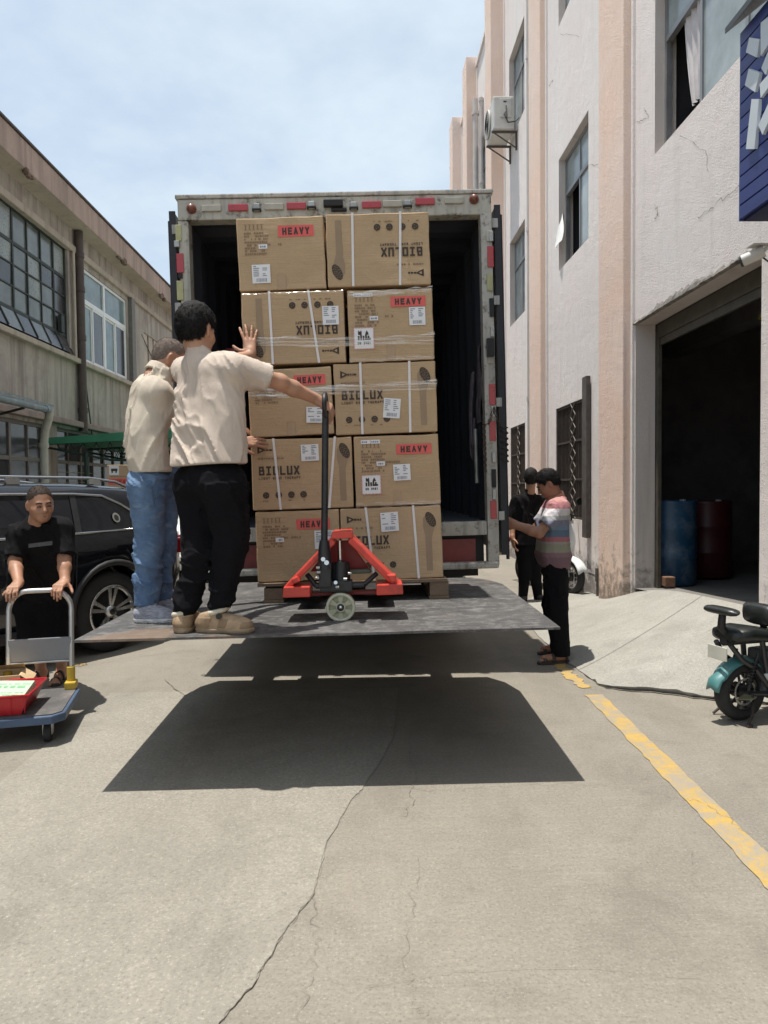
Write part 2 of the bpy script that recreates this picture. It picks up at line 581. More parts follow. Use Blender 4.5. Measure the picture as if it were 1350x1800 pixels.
zs = sorted({-.3, ZT} | {h[2] for h in holes} | {h[3] for h in holes})
mb = MB()
for i in range(len(ys) - 1):
    for j in range(len(zs) - 1):
        cy = (ys[i] + ys[i + 1]) / 2; cz = (zs[j] + zs[j + 1]) / 2
        if any(h[0] < cy < h[1] and h[2] < cz < h[3] for h in holes): continue
        a, b_, c, d = ys[i], ys[i + 1], zs[j], zs[j + 1]
        mb.quad((XW, b_, c), (XW, a, c), (XW, a, d), (XW, b_, d))
        mb.quad((XW + TH, a, c), (XW + TH, b_, c), (XW + TH, b_, d), (XW + TH, a, d))
mb.quad((XW, Y1, -.3), (XW + 9, Y1, -.3), (XW + 9, Y1, ZT), (XW, Y1, ZT))
mb.quad((XW, Y0, -.3), (XW, Y0, ZT), (XW + 9, Y0, ZT), (XW + 9, Y0, -.3))
mb.quad((XW, Y0, ZT), (XW, Y1, ZT), (XW + 9, Y1, ZT), (XW + 9, Y0, ZT))
mb.build('wall', M_white, bR, world=True)
for h in holes:
    a, b_, c, d = h; mb = MB()
    x0, x1 = XW + .001, XW + TH
    mb.add([(x0, a, c), (x0, b_, c), (x0, b_, d), (x0, a, d), (x1, a, c), (x1, b_, c), (x1, b_, d), (x1, a, d)], [(0, 3, 7, 4), (1, 5, 6, 2), (3, 2, 6, 7), (0, 4, 5, 1)])
    mb.build('opening_reveal', M_reveal, bR, world=True)
for a, b_ in PIL:
    far = a > 13; mb = MB(); mb.box((2.70 if far else 2.88, a, -.3), (3.05, b_, 12.62 if far else 13.2))
    mb.build('pilaster', M_peach, bR, world=True, bevel=.012)
mb = MB()
# pale bands each side of the pilasters
for a, b_ in PIL:
    mb.box((2.972, b_, -.3), (3.02, b_ + .30, 12.32))
    mb.box((2.966, a - .055, -.3), (3.02, a, 12.32))
mb.build('plaster_band', M_white, bR, world=True, bevel=.006)
mb = MB()
mb.box((2.95, 8.78, ZT), (3.25, 24.7, ZT + .10))
mb.build('parapet_cap', M_white, bR, world=True)

def window_alu(y0, y1, z0, z1, style, seed):
    r = random.Random(seed)
    fx = XW + .10
    f = MB(); w = .045
    f.box((fx, y0, z0), (fx + .06, y1, z0 + w)); f.box((fx, y0, z1 - w), (fx + .06, y1, z1))
    f.box((fx, y0, z0 + w), (fx + .06, y0 + w, z1 - w)); f.box((fx, y1 - w, z0 + w), (fx + .06, y1, z1 - w))
    zt = z0 + (z1 - z0) * .66
    f.box((fx - .006, y0 + w, zt), (fx + .055, y1 - w, zt + .06))
    n = 3 if style == 'big' else 2
    for k in range(1, n):
        yy = y0 + (y1 - y0) * k / n
        f.box((fx + .003, yy - .022, z0 + w), (fx + .052, yy + .022, z1 - w))
    fr = f.build('window_frame', M_alu, bR, world=True)
    for k in range(n):
        a = y0 + (y1 - y0) * k / n + .02; b_ = y0 + (y1 - y0) * (k + 1) / n - .02
        q = MB(); q.box((fx + .02, a, zt + .03), (fx + .028, b_, z1 - .02)); q.build('pane', M_dgl, fr).location = -Vector(bR.location)
        if style in ('big', 'a') and k == n - 1:
            continue      # the far sash stands open
        q = MB(); q.box((fx + .02, a, z0 + .02), (fx + .028, b_, zt + .02)); q.build('pane', M_dgl, fr).location = -Vector(bR.location)
    if style == 'big':
        # curtain hanging in the open leaf
        q = MB(); rows = []
        a = y0 + (y1 - y0) * 2 / 3
        for j in range(9):
            z = z1 - .1 - (zt + .0 - z0 + .25) * j / 8
            rows.append([Vector((fx + .05 + .025 * math.sin(k * 2.2), a + .05 + (.42 - .20 * (j / 8) ** 2) * k / 10, z)) for k in range(11)])
        q.loft(rows, False, False); q.build('curtain', M_curtain, fr).location = -Vector(bR.location)
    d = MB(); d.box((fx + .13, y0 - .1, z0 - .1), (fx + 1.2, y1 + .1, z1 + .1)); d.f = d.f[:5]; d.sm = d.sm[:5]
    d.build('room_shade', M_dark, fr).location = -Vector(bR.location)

def window_grille(y0, y1, z0, z1, k):
    f = MB(); x = XW + .03
    for yy in (y0, y1 - .04): f.box((x - .02, yy, z0), (x + .03, yy + .04, z1))
    for zz in (z0, z0 + (z1 - z0) * .33, z0 + (z1 - z0) * .66, z1 - .04): f.box((x - .016, y0 + .04, zz), (x + .024, y1 - .04, zz + .03))
    fr = f.build('window_grille', M_rust, bR, world=True)
    n = 22
    for i in range(1, n):
        yy = y0 + (y1 - y0) * i / n
        q = MB(); q.cyl((x, yy, z0), (x, yy, z1), .009, n=6); q.build('bar', M_rust, fr).location = -Vector(bR.location)
    q = MB(); m = 9
    yc = y0 + (y1 - y0) * .45
    for i in range(m):
        a = z0 + (z1 - z0) * i / m; b_ = z0 + (z1 - z0) * (i + 1) / m
        q.tube([(x - .026, yc - .13, a), (x - .026, yc + .13, b_)], .008, 5); q.tube([(x - .030, yc + .13, a), (x - .030, yc - .13, b_)], .008, 5)
    q.build('diamond_strip', M_rail, fr).location = -Vector(bR.location)
    q = MB(); q.box((XW + .14, y0, z0), (XW + .15, y1, z1)); q.build('pane', M_gg, fr).location = -Vector(bR.location)
    if k == 0:
        q = MB(); q.box((2.93, y0 - .14, z0 - .22), (2.985, y0 + .05, z1 + .25)); q.build('iron_shutter', M_rust2, fr).location = -Vector(bR.location)
M_rail = pm('pale_grille_iron', (.19, .165, .14), .7, .2, .3, 20)
M_rust2 = pm('grey_iron_shutter', (.11, .095, .085), .75, .2, .3, 10, dirt=(.04, .03, .025))
M_gg = pm('dusty_grille_pane', (.19, .16, .135), .5, 0, .4, 5)
for i, w in enumerate(WIN):
    if w[4] == 'grille': window_grille(*w[:4], i - 8)
    else: window_alu(*w, i)

# white rag hung from the first-floor window
q = MB(); rows = []
for j in range(9):
    f = j / 8; ww = .03 + .13 * f
    rows.append([Vector((XW + .04 - .13 * f * (1 - .35 * k / 6) - .02 * math.sin(k * 1.4 + j * .5), 10.95 - ww * 1.6 * k / 6, 5.60 - .47 * f - .035 * math.sin(k * .9))) for k in range(7)])
q.loft(rows, False, False)
o = q.build('white_rag', pm('white_cloth', (.80, .80, .78), .9, 0, .05), None)
tag(o, 'white rag hanging out of the open factory window', 'cloth')

# vertical pipes on the wall
M_pipe = pm('grey_pvc_pipe', (.55, .50, .47), .6, 0, .1, 4)
for yy, xx, rr_, zt in ((12.75, 2.93, .035, 12.0), (18.55, 2.90, .075, 11.4), (17.9, 2.94, .05, 11.0)):
    q = MB(); q.cyl((xx, yy, .2), (xx, yy, zt), rr_, n=10)
    for zz in (3, 6, 9, 11): q.cyl((xx, yy, zz), (xx, yy, zz + .08), rr_ * 1.3, n=10)
    q.build('wall_pipe', M_pipe, bR, world=True)
# exposed cable down the wall
q = MB(); q.tube([(2.985, 12.6, 8 - k * .4) for k in range(20)], .012, 5); q.build('wall_cable', M_rust, bR, world=True)

# interior of the warehouse bay
def roomq(name, mat, *pts):
    q = MB(); q.quad(*pts); return q.build(name, mat, bR, world=True)
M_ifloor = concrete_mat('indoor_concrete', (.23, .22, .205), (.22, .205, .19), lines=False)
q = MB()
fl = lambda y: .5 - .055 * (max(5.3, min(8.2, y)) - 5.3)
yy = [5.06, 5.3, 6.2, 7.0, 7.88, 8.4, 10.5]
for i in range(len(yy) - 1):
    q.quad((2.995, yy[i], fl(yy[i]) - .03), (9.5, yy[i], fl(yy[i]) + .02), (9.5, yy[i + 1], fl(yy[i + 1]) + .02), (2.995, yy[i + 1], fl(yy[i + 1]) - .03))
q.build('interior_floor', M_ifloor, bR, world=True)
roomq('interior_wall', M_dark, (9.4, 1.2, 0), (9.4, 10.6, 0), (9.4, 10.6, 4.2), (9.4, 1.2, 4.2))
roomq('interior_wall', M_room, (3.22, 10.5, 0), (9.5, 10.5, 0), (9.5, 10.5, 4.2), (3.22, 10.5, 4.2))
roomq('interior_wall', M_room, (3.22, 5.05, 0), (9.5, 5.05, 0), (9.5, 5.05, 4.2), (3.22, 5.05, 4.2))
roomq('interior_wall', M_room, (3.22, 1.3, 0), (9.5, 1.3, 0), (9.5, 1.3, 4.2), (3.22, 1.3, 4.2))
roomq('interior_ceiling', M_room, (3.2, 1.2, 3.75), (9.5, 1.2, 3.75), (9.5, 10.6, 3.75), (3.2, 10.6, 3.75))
q = MB()
for xx in (4.4, 6.2, 8.0):
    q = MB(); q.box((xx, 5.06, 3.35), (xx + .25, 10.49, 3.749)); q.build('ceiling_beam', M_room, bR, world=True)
q = MB(); q.box((3.225, 7.80, .3), (3.26, 7.875, 3.25)); q.box((3.225, 5.36, 3.10), (3.32, 7.80, 3.25)); q.box((3.24, 5.36, 3.02), (3.27, 7.80, 3.10))
q.build('shutter_track', pm('shutter_dark_steel', (.10, .09, .07), .6, .4, .3, 8), bR, world=True)
# drums
def drum(name, x, y, z, r, h, mat, label):
    e = empty(name, (x, y, z), label, 'drum')
    p = [(0, 0), (r * .97, 0), (r, .012), (r, h * .30), (r * 1.035, h * .325), (r * 1.035, h * .335), (r, h * .36), (r, h * .64), (r * 1.035, h * .665), (r * 1.035, h * .675), (r, h * .70), (r, h * .97), (r * 1.02, h), (r * .98, h), (r * .97, h - .02), (0, h - .02)]
    q = MB(); q.lathe(p, (0, 0, 0), (0, 0, 1), 36); q.build('shell', mat, e)
    q = MB(); q.cyl((r * .5, 0, h - .021), (r * .5, 0, h + .012), .035, n=12); q.build('bung', M_pipe, e)
    return e
drum('blue_drum', 3.52, 8.15, fl(8.15), .275, .96, pm('blue_drum_plastic', (.017, .065, .13), .4, 0, .15, 5, dirt=(.3, .3, .3), dscale=5, damt=.4), 'blue drum with ring ribs just inside the warehouse doorway')
drum('red_drum', 4.22, 8.72, fl(8.7) + .01, .28, .93, pm('red_drum_paint', (.06, .008, .01), .45, 0, .2, 5), 'dark red drum in the shade behind the blue drum')
q = MB(); q.box((3.27, 7.72, .36), (3.39, 7.84, .47), .012); o = q.build('brick_stub', pm('brick_stub', (.20, .11, .07), .9, 0, .3, 20)); tag(o, 'small brown brick on the doorway floor beside the blue drum', 'brick')
# yellow lamp shade hanging in the doorway
e = empty('hanging_lamp', (4.05, 7.1, 3.35), 'small dull yellow shade hanging under the doorway ceiling', 'lamp')
q = MB(); q.lathe([(.012, .0), (.03, -.04), (.10, -.2), (.095, -.2), (.02, -.04)], (0, 0, .0), (0, 0, 1), 20); q.build('shade', pm('yellow_lamp_shade', (.35, .30, .03), .5, 0, .1), e)
q = MB(); q.cyl((0, 0, 0), (0, 0, .4), .006, n=6); q.build('cord', M_rust, e)
# dim things stored inside
M_box_dim = pm('dim_carton', (.25, .17, .10), .85, 0, .2, 5)
q = MB(); q.box((6.2, 8.6, .34), (7.6, 10.2, .5), .02); q.box((6.3, 8.7, .5), (7.5, 10.1, 1.5), .02)
o = q.build('pallet_load', M_box_dim); tag(o, 'dim brown pallet load at the back of the warehouse bay', 'pallet load')

# air conditioner outside the second floor
ac = empty('air_conditioner', (2.74, 14.3, 8.37), 'white air conditioner outdoor unit bracketed high on the factory wall', 'air conditioner')
M_acw = pm('ac_white', (.60, .58, .54), .5, 0, .08, 4, dirt=(.35, .3, .25), damt=.3)
M_grl = pm('dark_grille', (.05, .05, .05), .6)
q = MB(); q.box((-.22, -.40, 0), (.18, .40, .62), .03); q.build('body', M_acw, ac)
q = MB(); q.lathe([(.0, .0), (.24, .0), (.27, .03), (.255, .05), (.235, .02), (.0, .02)], (-.221, .1, .31), (-1, 0, 0), 30); q.build('fan_ring', M_acw, ac)
q = MB()
for k in range(1, 7): q.lathe([(.036 * k, .0), (.036 * k + .006, .004), (.036 * k, .008)], (-.262, .1, .31), (-1, 0, 0), 24)
q.build('fan_grille', M_grl, ac)
q = MB(); q.box((-.10, -.425, .2), (.12, -.402, .56), .01); q.build('valve_cover', M_acw, ac)
q = MB(); q.tube([(0, -.43, .30), (-.03, -.50, .22), (.05, -.47, .08), (.20, -.44, .12), (.27, -.42, .2)], .014, 6); q.tube([(.02, -.43, .42), (.02, -.48, .3), (.03, -.46, .14)], .01, 6); q.build('cable', M_grl, ac)
for yy in (-.3, .3):
    q = MB(); q.box((-.24, yy - .02, -.035), (.26, yy + .02, -.001)); q.tube([(-.2, yy, -.03), (.24, yy, -.32)], .014, 6); q.box((.225, yy - .019, -.36), (.255, yy + .019, -.036)); q.build('bracket', M_rust2, ac)
q = MB(); q.box((-.03, -.427, .48), (.03, -.4255, .51)); q.build('badge', M_grl, ac)

# blue plank shop sign
sg = empty('shop_sign', (2.8, 3.2, 3.29), 'blue plank sign box with white characters projecting over the doorway', 'sign')
M_blue = pm('sign_blue_paint', (.045, .065, .24), .5, 0, .12, 5, stretch=(1, .4, 6), dirt=(.02, .03, .10), damt=.3)
M_gap = pm('sign_gap_navy', (.012, .018, .07), .7)
M_let = pm('sign_white_letter', (.62, .67, .70), .5, 0, .05)
M_let2 = pm('sign_letter_edge', (.28, .33, .42), .5)
nb = 13; hb = (4.58 - 3.31) / nb
for k in range(nb):
    z = 3.31 + k * hb
    q = MB(); q.prism([(2.60, 1.2, z + .012), (2.595, 1.2, z + hb - .004), (2.625, 1.2, z + hb - .004), (2.625, 1.2, z + .012)], (0, 3.725, 0)); q.build('plank', M_blue, sg, world=True)
q = MB(); q.box((2.626, 1.2, 3.302), (3.0, 4.915, 4.58)); q.build('sign_case', M_gap, sg, world=True)
q = MB(); q.prism([(2.60, 4.926, 3.31), (3.0, 4.926, 3.31), (3.0, 4.926, 4.58), (2.60, 4.926, 4.58)], (0, .012, 0)); q.build('end_board', M_blue, sg, world=True)
q = MB(); q.prism([(2.50, 1.0, 4.585), (2.50, 1.0, 4.625), (3.0, 1.0, 5.02), (3.0, 1.0, 4.98)], (0, 3.95, 0)); q.build('canopy_sheet', pm('canopy_metal', (.075, .085, .085), .55, .4, .2, 6), sg, world=True)
strokes = [[(1317, 66), (1335, 69), (1330, 101), (1311, 92)], [(1316, 121), (1335, 128), (1327, 162), (1309, 150)],
           [(1321, 174), (1334, 174), (1326, 262), (1311, 262)],
           [(1337, 40), (1352, 28), (1362, 60), (1337, 99)], [(1338, 120), (1352, 85), (1362, 92), (1345, 131)],
           [(1335, 148), (1362, 118), (1362, 138), (1337, 172)], [(1333, 220), (1358, 165), (1368, 176), (1340, 237)]]
for s_ in strokes:
    pts = [atx(px, py, 2.575) for px, py in s_]
    q = MB(); q.prism([(2.575, p.y, p.z) for p in pts], (.024, 0, 0)); q.build('letter_stroke', M_let, sg, world=True)
# cctv
cc = empty('security_camera', (2.86, 5.16, 3.17), 'white bullet security camera under the blue sign', 'camera')
q = MB(); q.cyl((.03, -.03, .0), (-.085, .055, -.045), .042, n=18); q.build('housing', M_acw, cc)
q = MB(); q.cyl((-.086, .0555, -.0453), (-.098, .065, -.050), .044, .038, n=18); q.build('lens', M_grl, cc)
q = MB(); q.box((-.07, -.07, .040), (.05, .04, .046), .002); q.build('sun_shield', M_acw, cc)
q = MB(); q.tube([(.02, -.02, .0), (.06, -.05, .03), (.139, -.05, .05)], .016, 8); q.build('mount', M_acw, cc)
q = MB(); q.tube([(.02, -.02, -.04), (.07, -.04, -.09), (.135, -.06, -.06)], .007, 6); q.build('cable', M_grl, cc)
# ragged, blackened plaster along the doorway head
q = MB(); rl = random.Random(5); rows = []
for k in range(60):
    y = 5.36 + 2.6 * k / 59; w = .03 + .03 * rl.random() + (.03 if 20 < k < 45 else 0)
    rows.append([Vector((XW - .001, y, 3.262 + w)), Vector((XW - .012 - .008 * rl.random(), y, 3.262 + w * .6)), Vector((XW - .022 - .012 * rl.random(), y, 3.262 + .01 * rl.random())), Vector((XW + .01, y, 3.255))])
q.loft(rows, False, False, False); q.build('ragged_lintel_edge', pm('blackened_plaster', (.22, .20, .18), .95, 0, .5, 14, .8, 60, dirt=(.05, .045, .04), dscale=9, damt=.9), bR, world=True)
q = MB(); q.cyl((2.96, 9.05, -.1), (2.96, 9.05, .40), .022, n=8); q.cyl((2.96, 9.05, .25), (2.96, 9.05, .42), .034, n=8)
o = q.build('water_standpipe', M_rust2); tag(o, 'short dark standpipe at the foot of the peach pilaster', 'pipe')

def wall_crack(pts, w, seed):
    r = random.Random(seed); q = MB(); P = [atx(px, py, XW - .0035) for px, py in pts]; out = []
    for i in range(len(P) - 1):
        for k in range(6):
            p = P[i].lerp(P[i + 1], k / 6); out.append(Vector((XW - .0035, p.y + r.uniform(-.02, .02), p.z + r.uniform(-.02, .02))))
    out.append(P[-1])
    for i in range(len(out) - 1):
        a, b_ = out[i], out[i + 1]; d = (b_ - a).normalized(); n_ = Vector((0, -d.z, d.y)) * w * r.uniform(.3, 1)
        q.quad(a - n_, b_ - n_, b_ + n_, a + n_)
    q.build('plaster_crack', M_pcr, bR, world=True)
M_pcr = pm('plaster_crack', (.30, .27, .25), .95, 0, .3, 20)
wall_crack([(1225, 385), (1255, 360), (1290, 335), (1300, 322)], .004, 1)
wall_crack([(1120, 215), (1140, 205), (1132, 190)], .005, 2)
wall_crack([(1150, 360), (1158, 375), (1150, 385)], .005, 3)
wall_crack([(1030, 290), (1052, 288)], .004, 4)
wall_crack([(1195, 240), (1240, 262), (1245, 300)], .003, 5)
wall_crack([(985, 60), (1018, 65)], .003, 6)
wall_crack([(965, 150), (972, 140)], .010, 7)
# ------------------------------------------------------------------ left building
M_lwall = plaster_mat('stained_grey_plaster', (.48, .44, .385), (.42, .385, .335), (.17, .145, .125), .75, 60, .7, st=(.46, .68), blotch=.55)
M_lbeam = plaster_mat('lintel_plaster', (.50, .44, .36), (.44, .385, .315), (.22, .185, .15), .5, 60, .5, st=(.48, .7), blotch=.4)
M_eave = plaster_mat('eave_concrete', (.50, .375, .315), (.42, .33, .27), (.20, .165, .14), .65, 40, .8, st=(.45, .7), blotch=.4)
M_soff = plaster_mat('soffit_plaster', (.56, .49, .40), (.48, .42, .345), (.24, .20, .165), .5, 30, .3, blotch=.4)
M_sg = pm('green_black_steel', (.035, .045, .04), .6, .2, .3, 9)
M_pane = glass_mat('old_grey_pane', (.115, .13, .12), .12)
M_pane2 = glass_mat('old_pale_pane', (.21, .23, .21), .25)
M_pane3 = glass_mat('old_dark_pane', (.05, .05, .054), .12)
M_pv = pm('white_pvc', (.74, .76, .75), .4, 0, .05)
M_pvg = glass_mat('teal_glass', (.13, .19, .19), .07)
M_brown = pm('brown_downpipe', (.085, .065, .055), .65, .1, .25, 6)
bL = empty('workshop_building', (-6, 12, 0), 'two storey workshop with stained grey plaster and overhanging concrete eave', 'building')
LX = -6.0
LW = [(9.35, 14.72, 4.22, 6.38), (15.36, 18.24, 4.22, 6.24), (19.6, 22.6, 4.22, 5.75), (23.9, 27, 4.22, 6.24),
      (8.4, 13.6, .25, 2.72), (14.0, 18.6, .25, 2.72), (19.4, 23, .25, 2.72)]
ly0, ly1, lz1 = 0.0, 46.0, 6.95
ys = sorted({ly0, ly1} | {h[0] for h in LW} | {h[1] for h in LW}); zs = sorted({-.2, lz1} | {h[2] for h in LW} | {h[3] for h in LW})
mb = MB()
for i in range(len(ys) - 1):
    for j in range(len(zs) - 1):
        cy = (ys[i] + ys[i + 1]) / 2; cz = (zs[j] + zs[j + 1]) / 2
        if any(h[0] < cy < h[1] and h[2] < cz < h[3] for h in LW): continue
        mb.quad((LX, ys[i], zs[j]), (LX, ys[i + 1], zs[j]), (LX, ys[i + 1], zs[j + 1]), (LX, ys[i], zs[j + 1]))
for a, b_, c, d in LW:
    x1 = LX - .2
    mb.quad((LX, a, c), (LX, a, d), (x1, a, d), (x1, a, c)); mb.quad((LX, b_, c), (x1, b_, c), (x1, b_, d), (LX, b_, d))
    mb.quad((LX, a, d), (LX, b_, d), (x1, b_, d), (x1, a, d)); mb.quad((LX, a, c), (x1, a, c), (x1, b_, c), (LX, b_, c))
mb.quad((LX, ly0, -.2), (LX, ly0, lz1), (LX - 8, ly0, lz1), (LX - 8, ly0, -.2))
mb.quad((LX - 8, ly0, -.2), (LX - 8, ly0, lz1), (LX - 8, ly1, lz1), (LX - 8, ly1, -.2))
mb.build('wall', M_lwall, bL, world=True)
# eave, soffit, mouldings
mb = MB(); mb.box((-14, ly0 - .5, 6.86), (-5.63, ly1, 7.33)); mb.build('eave_slab', M_eave, bL, world=True, bevel=.02)
mb = MB(); mb.box((-14, ly0 - .55, 7.335), (-5.60, ly1, 7.37)); mb.build('roof_edge', M_brown, bL, world=True)
mb = MB(); mb.quad((-5.64, ly0, 6.855), (LX, ly0, 6.855), (LX, ly1, 6.855), (-5.64, ly1, 6.855)); mb.build('soffit', M_soff, bL, world=True)
mb = MB(); mb.box((-6.05, ly0, 6.36), (-5.93, ly1, 6.50)); mb.build('lintel_band', M_lbeam, bL, world=True, bevel=.015)
mb = MB(); mb.box((-6.05, ly0, 4.10), (-5.88, ly1, 4.205)); mb.build('sill_band', M_lbeam, bL, world=True, bevel=.015)
mb = MB(); mb.box((-6.05, ly0, 2.78), (-5.86, ly1, 2.90)); mb.build('floor_ledge', pm('ledge_plaster', (.30, .235, .20), .9, 0, .15, 4, .3, 40, dirt=(.1, .08, .07)), bL, world=True, bevel=.015)
# broken plaster lumps hanging under the eave
rr = random.Random(3)
for (yc, s_) in ((12.25, .10), (17.0, .20), (20.2, .16)):
    pts = []; mb = MB()
    for k in range(5):
        c = Vector((-5.66 + rr.uniform(-.03, .03), yc + rr.uniform(-.25, .25), 6.84 + rr.uniform(-.04, .05)))
        mb.box(c - Vector((.03, s_ * .5, s_ * .3)), c + Vector((.04, s_ * .5, s_ * .3)), .02)
    mb.build('broken_plaster', pm('plaster_lump', (.17, .12, .09), .95, 0, .3, 20, .5, 40), bL, world=True)

def put(q, name, mat, parent):
    o = q.build(name, mat, parent); o.location = -Vector(bL.location); return o
# steel grid window
y0, y1, z0, z1 = LW[0]
x = LX - .08
ncol = 10; cw = (y1 - y0) / ncol
zr = [z0, 4.62, 5.02, 5.40, 5.78, z1]
f = MB()
f.box((x - .02, y0, z0), (x + .03, y0 + .04, z1)); f.box((x - .02, y1 - .05, z0), (x + .03, y1, z1)); f.box((x - .02, y0, z1 - .04), (x + .03, y1, z1)); f.box((x - .02, y0, z0), (x + .03, y1, z0 + .03))
fr = f.build('steel_window', M_sg, bL, world=True)
rr = random.Random(12)
for c in range(1, ncol):
    yy = y0 + c * cw; w = .024 if c % 3 == 0 else .015
    q = MB(); q.box((x - .012, yy - w, zr[1]), (x + .024, yy + w, z1 - .04)); put(q, 'mullion', M_sg, fr)
    q = MB(); q.tube([(x + .01, yy, zr[1]), (x + .12, yy + .13, z0 + .06)], .015, 5); put(q, 'sash_bar', M_sg, fr)
for k in range(1, 5):
    w = .030 if k in (1, 4) else .013
    q = MB(); q.box((x - .009, y0 + .04, zr[k] - w), (x + .020, y1 - .05, zr[k] + w)); put(q, 'glazing_bar', M_sg, fr)
for c in range(ncol):
    for k in range(5):
        a = y0 + c * cw + .01; b_ = a + cw - .02
        mt = rr.choice([M_pane, M_pane, M_pane, M_pane2, M_pane3])
        if c == ncol - 1: mt = M_pane3 if k < 4 else M_pane2
        q = MB()
        if k == 0:
            q.quad((x + .115, a + .13, z0 + .05), (x + .115, b_ + .13, z0 + .05), (x + .005, b_, zr[1]), (x + .005, a, zr[1]))
        else:
            t1, t2 = rr.uniform(-.006, .006), rr.uniform(-.006, .006)
            q.quad((x + t1, a, zr[k] + .01), (x + t2, b_, zr[k] + .01), (x - t1, b_, zr[k + 1] - .01), (x - t2, a, zr[k + 1] - .01))
        put(q, 'pane', mt, fr)
q = MB()
for k in range(9): q.box((x - .06, y1 - .5, 4.7 + k * .13), (x - .05, y1 - .06, 4.715 + k * .13))
for k in range(4): q.box((x - .06, y1 - .5 + k * .13, 4.6), (x - .05, y1 - .485 + k * .13, 5.9))
put(q, 'mesh_screen', M_sg, fr)
q = MB(); q.box((x + .03, y1 - .42, 4.62), (x + .10, y1 - .28, 4.95)); put(q, 'vent_box', M_sg, fr)

# white pvc window
y0, y1, z0, z1 = LW[1]; x = LX - .06
f = MB(); w = .06
f.box((x - .03, y0, z0), (x + .03, y1, z0 + w)); f.box((x - .03, y0, z1 - w), (x + .03, y1, z1)); f.box((x - .03, y0, z0 + w), (x + .03, y0 + w, z1 - w)); f.box((x - .03, y1 - w, z0 + w), (x + .03, y1, z1 - w))
ym = (y0 + y1) / 2 - .03; zt = 5.50
f.box((x - .028, ym - .05, z0 + w), (x + .035, ym + .05, z1 - w)); f.box((x - .026, y0 + w, zt), (x + .033, ym - .05, zt + .10)); f.box((x - .026, ym + .05, zt), (x + .033, y1 - w, zt + .10))
fr = f.build('white_window', M_pv, bL, world=True)
for a, b_ in ((y0 + w, ym - .05), (ym + .05, y1 - w)):
    q = MB(); q.quad((x, a, zt + .10), (x, b_, zt + .10), (x, b_, z1 - w), (x, a, z1 - w)); put(q, 'pane', M_pvg, fr)
    h = (a + b_) / 2
    for k, (c, d) in enumerate(((a, h), (h, b_))):
        xs = x + (.012 if k else -.012)
        q = MB(); s_ = .045
        q.box((xs - .012, c, z0 + w), (xs + .012, c + s_, zt)); q.box((xs - .012, d - s_, z0 + w), (xs + .012, d, zt)); q.box((xs - .012, c + s_, z0 + w), (xs + .012, d - s_, z0 + w + s_)); q.box((xs - .012, c + s_, zt - s_), (xs + .012, d - s_, zt))
        put(q, 'sash', M_pv, fr)
        q = MB(); q.quad((xs, c + s_, z0 + w + s_), (xs, d - s_, z0 + w + s_), (xs, d - s_, zt - s_), (xs, c + s_, zt - s_)); put(q, 'pane', M_pvg if k == 0 else M_pane3, fr)
# boarded window further on
y0, y1, z0, z1 = LW[2]; x = LX - .05
q = MB(); q.quad((x - .06, y0, z0), (x - .06, y1, z0), (x - .06, y1, z1), (x - .06, y0, z1)); fr = q.build('boarded_window', M_pane3, bL, world=True)
rr = random.Random(9)
for k in range(6):
    a = y0 + .05 + k * .5; q = MB(); t = rr.uniform(-.06, .06)
    q.prism([(x, a, z0), (x, a + .36, z0), (x, a + .36 + t, z1), (x, a + t, z1)], (.02, 0, 0)); put(q, 'board', M_soff, fr)
q = MB(); q.tube([(x + .05, y0 - .2, z1 - .1), (x + .05, y0 + .8, z1 - .6), (x + .05, y0 + 1.6, z1 - .4)], .012, 5); put(q, 'loose_cable', M_sg, fr)
y0, y1, z0, z1 = LW[3]
q = MB(); q.quad((x, y0, z0), (x, y1, z0), (x, y1, z1), (x, y0, z1)); q.build('far_window', M_pane, bL, world=True)

# ground floor joinery
M_gf = pm('grey_timber_frame', (.17, .16, .145), .7, 0, .2, 10)
for wi in (4, 5, 6):
    y0, y1, z0, z1 = LW[wi]; x = LX - .10
    f = MB(); f.box((x - .02, y0, z1 - .06), (x + .03, y1, z1)); f.box((x - .018, y0, 2.02), (x + .028, y1, 2.09)); f.box((x - .018, y0, z0), (x + .028, y1, z0 + .06))
    n = int((y1 - y0) / .62)
    fr = f.build('ground_floor_window', M_gf, bL, world=True)
    for c in range(n + 1):
        yy = y0 + (y1 - y0) * c / n
        q = MB(); w = .035 if c % 2 == 0 else .018
        q.box((x - .015, yy - w, z0), (x + .034, yy + w, z1 - .06)); put(q, 'mullion', M_gf, fr)
    for c in range(n):
        a = y0 + (y1 - y0) * c / n + .02; b_ = a + (y1 - y0) / n - .04
        for (lo, hi) in ((z0 + .05, 2.03), (2.08, z1 - .05)):
            q = MB(); t = random.uniform(-.01, .01)
            q.quad((x + t, a, lo), (x - t, b_, lo), (x - t, b_, hi), (x + t, a, hi)); put(q, 'pane', random.choice([M_pane3, M_pane3, M_pane3, M_dark]), fr)
    q = MB(); zz = 1.0
    for c in range(9):
        q.box((x + .05, y0 + .1, 1.05 + c * .1), (x + .055, y0 + (y1 - y0) * .45, 1.058 + c * .1))
    put(q, 'wire_shelf', M_soff, fr)
    q = MB(); q.quad((x - .7, y0, z0), (x - .7, y1, z0), (x - .7, y1, z1), (x - .7, y0, z1)); put(q, 'room_shade', M_dark, fr)

